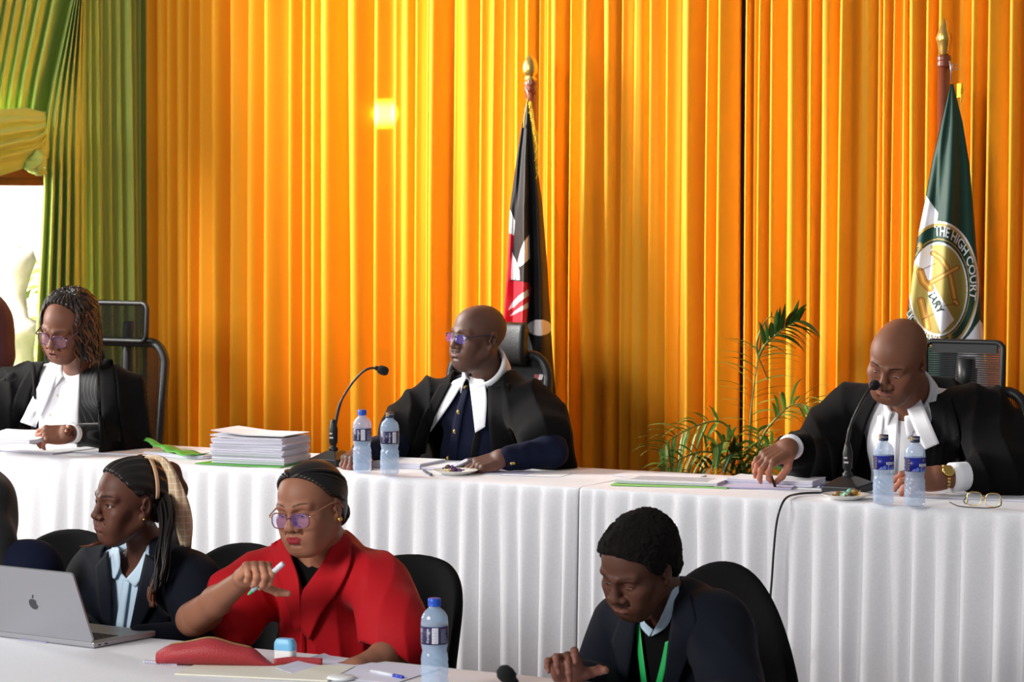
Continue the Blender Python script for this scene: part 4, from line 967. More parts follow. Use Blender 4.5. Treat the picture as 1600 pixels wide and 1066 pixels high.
papers('papers', 'white slip of paper peeking from under the laptop', ft(62, 1001), lapyaw, .10, .06, .0008, 31, 'papers', mt=M['lilac'])
# red zip pouch
M['redleather'] = mat('red_pouch_leather', S(168, 50, 56), .5, bump=.25, bscale=240); M['zip'] = mat('zip_brass', S(150, 120, 80), .4, metal=.5)
pr = root('pouch', 'soft red zip pouch lying on the open folder', 'pouch', ft(338, 1041), TY2 + R(22))
V = []; nu, nv = 44, 26
def pouch(u, v):
    x = lerp(-.155, .155, u); hw_ = .055 * sin(pi * min(.98, max(.02, u)) ** .9) ** .5 * (1 - .35 * u); hh = .060 * sin(pi * min(.985, .1 + .9 * u)) ** .8 + .008
    a = 2 * pi * v; y = hw_ * cos(a); zz = hh * (.5 + .5 * sin(a)) ** .9 + .003 * sin(u * 17) * max(0, sin(a))
    if u > .82: zz *= lerp(1, .45, (u - .82) / .18)
    return (x, y, zz + .0005)
P = [[pouch(i / (nu - 1), j / (nv - 1)) for j in range(nv)] for i in range(nu)]
m = MB(); m.grid(P); m.put([P[0][j] for j in range(nv - 1)], [tuple(range(nv - 1))]); m.put([P[-1][j] for j in range(nv - 1)], [tuple(range(nv - 1))]); m.build('body', M['redleather'], pr)
m = MB(); m.tube([Vector(pouch(u, .27)) + Vector((0, 0, .001)) for u in np.linspace(.12, .8, 24)], .0025, 6); m.build('zip', M['zip'], pr)
m = MB(); m.tube(spline([(.15, .0, .012), (.19, .012, .016), (.235, .02, .014), (.27, .025, .012)], 12), .009, 10, flat=.5); m.build('wrist_strap', M['redleather'], pr)
# eraser-like white and blue block bottle
gl = root('glue_bottle', 'small white and blue bottle standing on the folder by the red pouch', 'bottle', ft(446, 1040), TY2 + R(8))
M['softwhite'] = mat('white_plastic', S(236, 238, 238), .4); M['skyblue'] = mat('sky_blue_label', S(120, 190, 232), .4)
m = MB(); P = []
for i in range(15):
    z_ = .066 * i / 14; k_ = (1 - .25 * max(0, (z_ - .050) / .016) ** 2) * (.94 + .06 * min(1, z_ / .006)); P.append([(x * k_, y * k_, z_ + .0004) for x, y in rrect(.0275, .017, .012, 6)])
m.grid([[r_[j % len(r_)] for j in range(len(r_) + 1)] for r_ in P]); m.put(P[-1], [tuple(range(len(P[-1])))]); m.put(P[0], [tuple(range(len(P[0])))[::-1]]); m.build('body', M['softwhite'], gl)
m = MB(); P2 = [[(x * 1.02, y * 1.03, z_ + .0006) for x, y, z_ in r_] for r_ in P[8:]]; m.grid([[r_[j % len(r_)] for j in range(len(r_) + 1)] for r_ in P2]); m.put(P2[-1], [tuple(range(len(P2[-1])))]); m.build('blue_top', M['skyblue'], gl)
m = MB(); m.box((-.012, -.0175, .012), (.009, .0004, .0022)); m.build('label_mark', M['keys'], gl)
# folder and papers under the pouch
papers('folder', 'open cream folder with a blue edge under the red pouch', ft(415, 1050), TY2 + R(16), .40, .22, .004, 33, 'folder', mt=mat('cream_folder', S(232, 228, 212), .6), jag=.0004)
papers('papers', 'white sheets with curled corner right of the cream folder', ft(560, 1050), TY2 + R(4), .34, .24, .002, 34, 'papers', mt=mat('cool_white_paper', S(226, 224, 240), .6), lift=lambda u, v: .05 * max(0, -u - .3) ** 1.5 * 3)
papers('notebook', 'small spiral notebook at the left end of the red pouch', ft(262, 1036), TY2 + R(6), .10, .07, .006, 35, 'notebook')
m = MB()
for k in range(12):
    m.tube([(-.045 + k * .008 + .0, -.035 + .005 * cos(a), .004 + .005 * sin(a)) for a in np.linspace(0, 6.28, 10)], .0007, 5)
o = m.build('spiral_binding', M['lab_grey'], bpy.data.objects['notebook'])
m = MB(); m.lathe([(0, .0005), (.030, .0005), (.034, .003), (.034, .007), (.030, .0095), (0, .010)], 32); o = m.build('correction_tape', M['softwhite']); o.location = ft(533, 1063); tag(o, 'flat round white case on the sheets near the bottle', 'case')
# tablet under the man's hand
tb = root('tablet', 'dark glossy tablet lying under the hand of the man with the lanyard', 'tablet', ft(930, 1092), TY2 + R(4)); m = MB(); o = rrect(.12, .085, .01, 5); m.prism(o, .0005, .008); m.build('case', M['alu'], tb)
m = MB(); m.prism([(x * .97, y * .97) for x, y in o], .008, .0086); m.build('screen', mat('tablet_glass', S(40, 14, 16), .08), tb)
papers('papers', 'white sheet with a green edge beside the tablet', ft(965, 1084), TY2 + R(12), .22, .20, .003, 41, 'papers')
# ================================================================== IMPLICIT SURFACES
def A3(v): return np.array(v, dtype=np.float32)
class Prim:
    def __init__(s, fn, lo, hi): s.fn = fn; s.lo = A3(lo); s.hi = A3(hi)
def ell(c, r, Rm=None):
    c = A3(c); r = A3(r) if hasattr(r, '__len__') else A3((r, r, r)); Rn = None if Rm is None else np.array(Rm, dtype=np.float32)
    def fn(P):
        q = P - c
        if Rn is not None: q = q @ Rn
        k0 = np.sqrt(((q / r) ** 2).sum(-1)); k1 = np.sqrt(((q / (r * r)) ** 2).sum(-1)) + 1e-9
        return k0 * (k0 - 1) / k1
    e = r if Rn is None else np.full(3, r.max())
    return Prim(fn, c - e, c + e)
def rc(a, b, ra, rb):
    a = A3(a); b = A3(b); ab = b - a; L = float(ab @ ab) + 1e-12
    def fn(P):
        tt = np.clip(((P - a) @ ab) / L, 0, 1); return np.sqrt(((P - a - tt[..., None] * ab) ** 2).sum(-1)) - (ra + (rb - ra) * tt)
    m_ = max(ra, rb); return Prim(fn, np.minimum(a, b) - m_, np.maximum(a, b) + m_)
def rbox(c, h, r, Rm=None):
    c = A3(c); h = A3(h); Rn = None if Rm is None else np.array(Rm, dtype=np.float32)
    def fn(P):
        q = P - c
        if Rn is not None: q = q @ Rn
        q = np.abs(q) - (h - r); return np.sqrt((np.maximum(q, 0) ** 2).sum(-1)) + np.minimum(q.max(-1), 0) - r
    e = h if Rn is None else np.full(3, np.linalg.norm(h)); return Prim(fn, c - e, c + e)
def half(pt, nrm):
    pt = A3(pt); nn = A3(nrm); nn = nn / np.linalg.norm(nn); return Prim(lambda P: (P - pt) @ nn, (-9, -9, -9), (9, 9, 9))
def flat(prim, Rm, c, sc):
    """squash a primitive along the axes of Rm about c"""
    Rn = np.array(Rm, dtype=np.float32); c = A3(c); sc = A3(sc)
    return Prim(lambda P: prim.fn((((P - c) @ Rn) / sc) @ Rn.T + c) * float(sc.min()), prim.lo - .06, prim.hi + .06)
class Vol:
    def __init__(s): s.ops = []
    def add(s, p, k=.01): s.ops.append(('a', p, k)); return s
    def cut(s, p, k=.006): s.ops.append(('c', p, k)); return s
    def clip(s, p, k=.004): s.ops.append(('i', p, k)); return s
    def disp(s, fn): s.ops.append(('d', fn, 0)); return s
    @staticmethod
    def comb(d, b, op, k):
        if op == 'a':
            h = np.clip(.5 + .5 * (b - d) / k, 0, 1); return b + (d - b) * h - k * h * (1 - h)
        if op == 'c': b = -b
        h = np.clip(.5 - .5 * (b - d) / k, 0, 1); return b + (d - b) * h + k * h * (1 - h)
    def eval(s, P):
        P = np.asarray(P, dtype=np.float32); d = np.full(P.shape[:-1], 1.0, dtype=np.float32)
        for op, p, k in s.ops:
            if op == 'd': d = d + p(P)
            else: d = s.comb(d, p.fn(P), op, k)
        return d
    def bounds(s, pad=.05):
        lo = np.min([p.lo for o, p, k in s.ops if o == 'a'], axis=0) - pad; hi = np.max([p.hi for o, p, k in s.ops if o == 'a'], axis=0) + pad; return lo, hi
    def mesh(s, res, lo=None, hi=None):
        l, h = s.bounds(); lo = l if lo is None else np.maximum(A3(lo), l); hi = h if hi is None else np.minimum(A3(hi), h)
        N = np.ceil((hi - lo) / res).astype(int) + 1; ax = [lo[i] + res * np.arange(N[i], dtype=np.float32) for i in range(3)]
        D = np.full(N, 1.0, dtype=np.float32)
        for op, p, k in s.ops:
            if op == 'd':
                I = np.nonzero(np.abs(D) < .04); P = np.stack([ax[0][I[0]], ax[1][I[1]], ax[2][I[2]]], -1); D[I] += p(P); continue
            m_ = k + 2.5 * res; sl = []
            for i in range(3):
                a = 0 if op == 'i' else max(0, int(np.floor((p.lo[i] - m_ - lo[i]) / res))); b = N[i] if op == 'i' else min(N[i], int(np.ceil((p.hi[i] + m_ - lo[i]) / res)) + 1); sl.append((a, b))
            if any(b <= a for a, b in sl): continue
            X, Y, Z = np.meshgrid(ax[0][sl[0][0]:sl[0][1]], ax[1][sl[1][0]:sl[1][1]], ax[2][sl[2][0]:sl[2][1]], indexing='ij')
            P = np.stack([X, Y, Z], -1); S_ = tuple(slice(a, b) for a, b in sl); D[S_] = s.comb(D[S_], p.fn(P), op, k)
        # close the grid borders
        D[0] = np.maximum(D[0], .001); D[-1] = np.maximum(D[-1], .001); D[:, 0] = np.maximum(D[:, 0], .001); D[:, -1] = np.maximum(D[:, -1], .001); D[:, :, 0] = np.maximum(D[:, :, 0], .001); D[:, :, -1] = np.maximum(D[:, :, -1], .001)
        return nets(D, lo, res)
def nets(D, lo, res):
    ins = D < 0; n0, n1, n2 = D.shape
    c = np.zeros((n0 - 1, n1 - 1, n2 - 1), dtype=np.int8)
    for dx in (0, 1):
        for dy in (0, 1):
            for dz in (0, 1): c += ins[dx:n0 - 1 + dx, dy:n1 - 1 + dy, dz:n2 - 1 + dz]
    I = np.nonzero((c > 0) & (c < 8)); n = len(I[0])
    idx = np.full(c.shape, -1, dtype=np.int64); idx[I] = np.arange(n)
    acc = np.zeros((n, 3)); cnt = np.zeros(n)
    cor = [(a, b, d) for a in (0, 1) for b in (0, 1) for d in (0, 1)]
    val = {q: D[I[0] + q[0], I[1] + q[1], I[2] + q[2]].astype(np.float64) for q in cor}
    for q in cor:
        for k in range(3):
            if q[k] == 0:
                q2 = list(q); q2[k] = 1; q2 = tuple(q2); a, b = val[q], val[q2]; mk = (a < 0) != (b < 0)
                tt = np.where(mk, a / (a - b + 1e-12 * (a == b)), 0); p = np.tile(np.array(q, float), (n, 1)); p[:, k] = tt
                acc[mk] += p[mk]; cnt[mk] += 1
    V = (acc / cnt[:, None] + np.stack(I, -1)) * res + lo
    Fs = []
    for k in range(3):
        u, v = (k + 1) % 3, (k + 2) % 3
        s0 = [slice(None)] * 3; s1 = [slice(None)] * 3; s0[k] = slice(0, -1); s1[k] = slice(1, None)
        a = ins[tuple(s0)]; b = ins[tuple(s1)]; E = np.nonzero(a != b); E = np.stack(E, -1)
        ok = (E[:, u] > 0) & (E[:, v] > 0) & (E[:, u] < D.shape[u] - 1) & (E[:, v] < D.shape[v] - 1); E = E[ok]
        def g(du, dv):
            q = E.copy(); q[:, u] -= du; q[:, v] -= dv; return idx[q[:, 0], q[:, 1], q[:, 2]]
        Q = np.stack([g(0, 0), g(1, 0), g(1, 1), g(0, 1)], -1); fl_ = a[E[:, 0], E[:, 1], E[:, 2]]
        Q[~fl_] = Q[~fl_][:, ::-1]; Fs.append(Q)
    return V, np.concatenate(Fs)
def polyprism(poly, Dref, U_inv, front=None):
    """region whose outline is seen as `poly` (picture points) at distance Dref; local coords -> world via U_inv (4x4)"""
    Mi = np.array(U_inv); pl = np.array(poly, float); k = len(pl)
    def fn(P):
        sh = P.shape[:-1]; Q = P.reshape(-1, 3) @ Mi[:3, :3].T + Mi[:3, 3]; x, y, dd = proj(Q)
        dist = np.full(len(x), 1e9)
        for i in range(k):
            ax_, ay = pl[i]; bx, by = pl[(i + 1) % k]; L = (bx - ax_) ** 2 + (by - ay) ** 2 + 1e-9
            tt = np.clip(((x - ax_) * (bx - ax_) + (y - ay) * (by - ay)) / L, 0, 1); dist = np.minimum(dist, np.hypot(x - ax_ - tt * (bx - ax_), y - ay - tt * (by - ay)))
        sd = np.where(inpoly(x, y, [tuple(q) for q in poly]), -dist, dist) * (Dref / F)
        r = sd.reshape(sh).astype(np.float32)
        if front is not None: r = np.maximum(r, front(P))
        return r
    return Prim(fn, (-2, -2, -2), (2, 2, 3))
def march(vol, o, d, tmax=3.0, n=90, t0=0.0):
    """first hit of rays o + t d (local)"""
    o = np.atleast_2d(o).astype(np.float32); d = np.atleast_2d(d).astype(np.float32); tt = np.full(len(d), t0, dtype=np.float32)
    for _ in range(n): tt = tt + np.clip(vol.eval(o + d * tt[:, None]), -.02, .05) * .9
    return o + d * tt[:, None]

# ================================================================== HEADS AND HANDS
def sstep(a, b, x): t_ = np.clip((x - a) / (b - a), 0, 1); return t_ * t_ * (3 - 2 * t_)
def head_vol(h):
    """head in its own frame: face to -y, z up, eyes near z=0, chin at -.117, crown at +.118"""
    v = Vol(); w = h.get('w', 1); jw = h.get('jaw', 1); ns = h.get('nose', 1); ck = h.get('cheek', 1); full = h.get('full', 0)
    v.add(ell((0, .020, .033), (.0765 * w, .097, .086)))
    v.add(ell((0, -.028, .034), (.066 * w, .063, .068)), .03)
    v.add(ell((0, -.030, -.040), ((.058 + full * .008) * w, .058, .074)), .03)
    v.add(ell((0, -.060, -.088 - h.get('chin', 0)), (.030 * jw, .029, .029)), .032)
    for s in (-1, 1):
        v.add(rc((s * .053 * w, .006, -.050), (s * .026 * jw, -.058, -.092), .020 + full * .006, .018 + full * .005), .032)
        v.add(ell((s * .043 * w, -.060, -.022), (.026 * ck, .026, .022 * ck)), .02)
        v.add(ell((s * .036, -.070, -.055), (.020, .020, .024)), .025)
        v.add(rc((s * .012, -.091, .020), (s * .046, -.075, .021), .009, .009), .016)
    v.add(rc((0, -.088, .012), (0, -.104, -.022), .0085 * ns, .0095 * ns), .012)
    v.add(ell((0, -.1085, -.0305), (.0128 * ns, .0115, .0105)), .008)
    for s in (-1, 1): v.add(ell((s * .0145 * ns, -.0985, -.0345), (.0095 * ns, .0105, .0085)), .007)
    v.add(ell((0, -.083, -.062), (.028, .019, .021)), .018)
    for s in (-1, 1): v.cut(ell((s * .033, -.100, .0025), (.020, .0135, .0125)), .014)
    op = h.get('open', .6); ez = h.get('eye_dz', 0)
    for s in (-1, 1): v.add(ell((s * .0325, -.0745, .002), (.0165, .0150, .0148)), .0045)
    for s in (-1, 1):
        if op > 0: v.cut(ell((s * .0325, -.0900, .0015 - .0048 * (1 - op) + ez), (.0148, .0105, .0062 * op + .0008)), .0015)
        else: v.cut(ell((s * .0325, -.0915, -.0050), (.0135, .006, .0011)), .0012)
    # lips
    lp = h.get('lips', 1); mo = h.get('mouth', 0)
    for s in (-1, 1):
        v.add(rc((s * .005, -.0985, -.0575), (s * .023, -.0865, -.0620), .0050 * lp, .0022), .004)
    v.add(rc((-.010, -.0970, -.0690 - mo), (.010, -.0970, -.0690 - mo), .0060 * lp, .0060 * lp), .005)
    for s in (-1, 1): v.add(rc((s * .008, -.0965, -.0685 - mo), (s * .022, -.0870, -.0635 - mo * .3), .0050 * lp, .0020), .005)
    for s in (-1, 1): v.cut(rc((0, -.1065, -.0630 - mo * .5), (s * .0235, -.0905, -.0630 - mo * .2), .0012 + mo * .45, .0009), .0022)
    if mo: v.cut(ell((0, -.100, -.0628 - mo * .5), (.013, .012, .0012 + mo * .55)), .002)
    v.cut(ell((0, -.105, -.0495), (.0032, .0035, .0075)), .004)
    for s in (-1, 1): v.cut(ell((s * .0075 * ns, -.1035, -.0408), (.0042, .0060, .0028)), .0025)
    v.cut(rc((-.012, -.0945, -.0795), (.012, -.0945, -.0795), .003, .003), .010)
    for s in (-1, 1):
        v.cut(rc((s * .021, -.099, -.036), (s * .033, -.084, -.062), .0018, .0012), .008 if not h.get('old') else .005)
        Re = Matrix.Rotation(s * R(18), 3, 'Z') @ Matrix.Rotation(R(-8), 3, 'X')
        v.add(ell((s * .079 * w, .014, -.004), (.0075, .0185, .031), Re), .006)
        v.add(ell((s * .077 * w, .004, -.031), (.0065, .009, .010)), .006)
        v.cut(ell((s * .088 * w, .009, .000), (.0075, .0105, .0195), Re), .004)
        v.cut(ell((s * .084 * w, .003, -.006), (.009, .0055, .008)), .004)
        v.add(ell((s * .0795 * w, -.004, -.006), (.0045, .0035, .0065)), .004)
    return v
def rotzxy(yaw, pitch, roll): return Matrix.Rotation(R(yaw), 3, 'Z') @ Matrix.Rotation(R(pitch), 3, 'X') @ Matrix.Rotation(R(roll), 3, 'Y')
def head_colors(V, h):
    x, y, z = V[:, 0], V[:, 1], V[:, 2]; skin = np.array(h['skin'][:3]); C = np.tile(skin, (len(V), 1))
    def mixin(m_, col): C[:] = C * (1 - m_[:, None]) + np.array(col[:3]) * m_[:, None]
    front = sstep(-.055, -.075, y); lp = h.get('lips', 1); mo = h.get('mouth', 0)
    mot = .5 + .5 * vnoise(V * 60, 5); C *= (1 + .10 * (mot - .5))[:, None]
    warm = np.exp(-(((np.abs(x) - .045) / .03) ** 2 + ((z + .025) / .03) ** 2)) * front; mixin(warm * .25, h.get('blush', tuple(np.clip(skin * np.array([1.25, 1.0, .95]), 0, 1))))
    zl = -.0632 - mo * .4; hw_ = .0245; up_ = .0072 * lp * np.sqrt(np.clip(1 - (x / hw_) ** 2, 0, 1)) * (1 - .18 * np.exp(-(x / .004) ** 2)); lo_ = (.0108 * lp + mo) * np.sqrt(np.clip(1 - (x / hw_) ** 2, 0, 1))
    e = .0009; m_ = sstep(-e, e, up_ - (z - zl)) * sstep(-e, e, lo_ - (zl - z)) * (np.abs(x) < hw_) * front * (y < -.080); mixin(m_ * .92, h.get('lipcol', tuple(skin * .8)))
    slit = (np.abs(z - zl) < .0014 + mo * .5) * (np.abs(x) < .021) * (y < -.078) * (y > -.0985 if not mo else 1); mixin(slit.astype(float) * .6, (.02, .008, .008))
    bx = np.abs(x); bz = .0240 + h.get('brow_dz', 0) + .0055 * np.sin(np.clip((bx - .012) / .042, 0, 1) * pi * .78) - .0015; bt_ = h.get('brow_t', .0036) * (1 - .55 * np.clip((bx - .030) / .024, 0, 1))
    m_ = sstep(bt_ + .0012, bt_ - .0008, np.abs(z - bz)) * sstep(.010, .016, bx) * sstep(.056, .048, bx) * (y < -.04); mixin(m_ * h.get('brow_a', .85), h.get('browcol', (.012, .008, .007)))
    op = h.get('open', .6)
    if h.get('lash', 0):
        zt = .0015 - .0048 * (1 - op) + (.0062 * op if op > 0 else -.005)
        dx = np.abs(bx - .0325); arc = zt + .0006 - .006 * (dx / .016) ** 2 * (op if op > 0 else .3); m_ = sstep(.0022, .0008, np.abs(z - arc)) * (dx < .0175) * (y < -.06); mixin(m_ * h['lash'], (.008, .006, .006))
    if h.get('lid_dark', 0):  # darker skin tone over the upper eyelids
        dx = np.abs(bx - .0325); m_ = np.exp(-((dx / .014) ** 2 + ((z - .008) / .006) ** 2)) * (y < -.06); mixin(m_ * h['lid_dark'], tuple(skin * .45))
    for reg, col, amt in h.get('stubble', []):
        nz = .5 + .5 * vnoise(V * 900, 7)
        if reg == 'mustache': f_ = np.exp(-((z + .0535) / .0048) ** 4) * sstep(.031, .024, bx) * (y < -.07)
        elif reg == 'goatee': f_ = np.exp(-((bx) / .026) ** 4) * sstep(-.078, -.086, z) * (y < -.04)
        elif reg == 'jaw': f_ = sstep(-.066, -.080, z) * (y < .01) * sstep(.012, -.02, y)
        elif reg == 'scalp': f_ = sstep(.045, .062, z + y * .25) * sstep(-.090, -.05, y)
        mixin(np.clip(f_ * amt * (.85 + .25 * nz), 0, 1), col)
    m_ = np.exp(-(((bx - .0075) / .005) ** 2 + ((z + .0425) / .0035) ** 2)) * (y < -.09) * (y > -.107); mixin(m_ * .7, (.01, .005, .004))
    return C
def eye_parts(h):
    """eyeballs: V, F, colours in the head frame"""
    V = []; Fs = []; C = []; look = Vector(h.get('look', (0, -1, -.1))).normalized()
    for s in (-1, 1):
        c = Vector((s * .0325, -.0755, .0018)); r = .0136; b = len(V); seg, rg = 26, 18
        fr = Vector((0, -1, 0)).rotation_difference(look).to_matrix()
        for i in range(rg + 1):
            a = (pi / 2) * i / rg * 1.1
            for k in range(seg):
                g_ = 2 * pi * k / seg; d = fr @ Vector((sin(a) * cos(g_), -cos(a), sin(a) * sin(g_))); rr = r + .0004 * max(0, 1 - a / .5); V.append(tuple(c + d * rr))
                C.append((.006, .004, .004) if a < .20 else ((.035, .016, .009) if a < .46 else ((.015, .008, .006) if a < .52 else (.62, .56, .52))))
        for i in range(rg):
            for k in range(seg): l = (k + 1) % seg; Fs.append((b + i * seg + k, b + (i + 1) * seg + k, b + (i + 1) * seg + l, b + i * seg + l))
    return np.array(V), np.array(Fs), np.array(C)
def hand_vol(curl, spread=(9, 3, -3, -10), thumb=((.72, -.35, .62), (.45, -.35, .85), (.3, -.3, .9)), fore=None, fore_r=(.029, .040), slim=1.0):
    """hand frame: wrist at 0, fingers to +z, palm faces -y, thumb on +x (mirror afterwards); curl: 4 x 3 degrees"""
    v = Vol(); sl = slim
    v.add(rbox((.000, 0, .050), (.040 * sl, .0145, .046), .0135), .01)
    v.add(ell((.024 * sl, -.010, .036), (.020, .014, .034)), .012); v.add(ell((-.028 * sl, -.008, .040), (.014, .012, .036)), .012)
    v.add(rbox((0, 0, .008), (.030 * sl, .018, .022), .017), .015)
    tips = []
    for i, (x, L, z0) in enumerate(((.0305, .074, .090), (.0105, .083, .094), (-.0095, .076, .091), (-.0285, .059, .083))):
        p = Vector((x * sl, .001, z0)); sp = Matrix.Rotation(R(spread[i]), 3, 'Y'); a = 0; r0 = (.0098, .0100, .0095, .0086)[i] * sl
        v.add(rc((x * sl * .8, .001, .045), p, .0115 * sl, r0 * 1.08), .008)
        v.add(ell(p + Vector((0, .004, -.001)), (.0105 * sl, .009, .011)), .006)
        for j, fr in enumerate((.46, .30, .24)):
            a += curl[i][j]; d = sp @ Vector((0, -sin(R(a)), cos(R(a)))); q = p + d * (L * fr); r1 = r0 * (.93, .88, .80)[j]
            v.add(rc(p, q, r0, r1), .004); p = q; r0 = r1
            if j < 2: v.add(ell(p, (r1 * 1.09,) * 3), .004)
        tips.append(p)
    p = Vector((.020 * sl, -.006, .018)); rr = .0165
    for j, (d, L) in enumerate(zip(thumb, (.046, .034, .029))):
        q = p + Vector(d).normalized() * L; r1 = (.0125, .0112, .0090)[j]; v.add(rc(p, q, rr, r1), .010 if j == 0 else .004); p = q; rr = r1
        if j == 1: v.add(ell(p, (.0118,) * 3), .004)
    tips.append(p)
    if fore is not None:
        f_ = Vector(fore); mid_ = f_ * .55
        v.add(flat(rc((0, 0, .005), mid_, fore_r[0], (fore_r[0] + fore_r[1]) * .54), Matrix.Identity(3), (0, 0, 0), (1, 1, 1)), .02); v.add(rc(mid_, f_, (fore_r[0] + fore_r[1]) * .54, fore_r[1]), .02)
    return v, tips
# ================================================================== PEOPLE
M['skin'] = mat('skin', (1, 1, 1, 1), .52, spec=.36, attr='Col', bump=.05, bscale=700, sss=.08)
M['skin_hd'] = M['skin']
M['eye'] = mat('eye', (1, 1, 1, 1), .08, spec=.6, attr='Col')
M['robe'] = mat('black_robe_cloth', S(13, 12, 13), .85, spec=.10, sheen=.03, bump=.08, bscale=600)
M['white_shirt'] = mat('white_shirt_cloth', S(236, 236, 240), .7, sheen=.1, bump=.05, bscale=500)
M['navy'] = mat('navy_cloth', S(18, 22, 42), .82, spec=.1, sheen=.03, bump=.08, bscale=700)
M['suit'] = mat('dark_blue_suit', S(18, 21, 31), .82, spec=.12, sheen=.03, bump=.08, bscale=700)
M['black_knit'] = mat('black_knit', S(12, 11, 12), .95, spec=.15, bump=.2, bscale=500)
M['red'] = mat('red_dress_cloth', S(176, 12, 24), .7, spec=.25, sheen=.05, bump=.06, bscale=500)
M['blue_shirt'] = mat('pale_blue_shirt', S(186, 208, 226), .7)
M['pearl'] = mat('pearl_stud', S(230, 220, 200), .2, spec=.8)
M['trouser'] = mat('dark_trousers', S(22, 22, 26), .8)
def stripes(name, base, line, freq):
    m = mat(name, base, .75, sheen=.2); nt = m.node_tree; b = nt.nodes['Principled BSDF']; tc = nt.nodes.new('ShaderNodeTexCoord'); w = nt.nodes.new('ShaderNodeTexWave'); w.bands_direction = 'X'; w.inputs['Scale'].default_value = freq
    nt.links.new(tc.outputs['Object'], w.inputs['Vector']); cr = nt.nodes.new('ShaderNodeValToRGB'); cr.color_ramp.elements[0].color = base; cr.color_ramp.elements[0].position = .90; cr.color_ramp.elements[1].color = line; cr.color_ramp.elements[1].position = .97
    nt.links.new(w.outputs['Fac'], cr.inputs[0]); nt.links.new(cr.outputs[0], b.inputs['Base Color']); return m
M['pin'] = stripes('pinstripe_suit', S(13, 12, 14), S(66, 66, 70), 14)
SKIN = {}
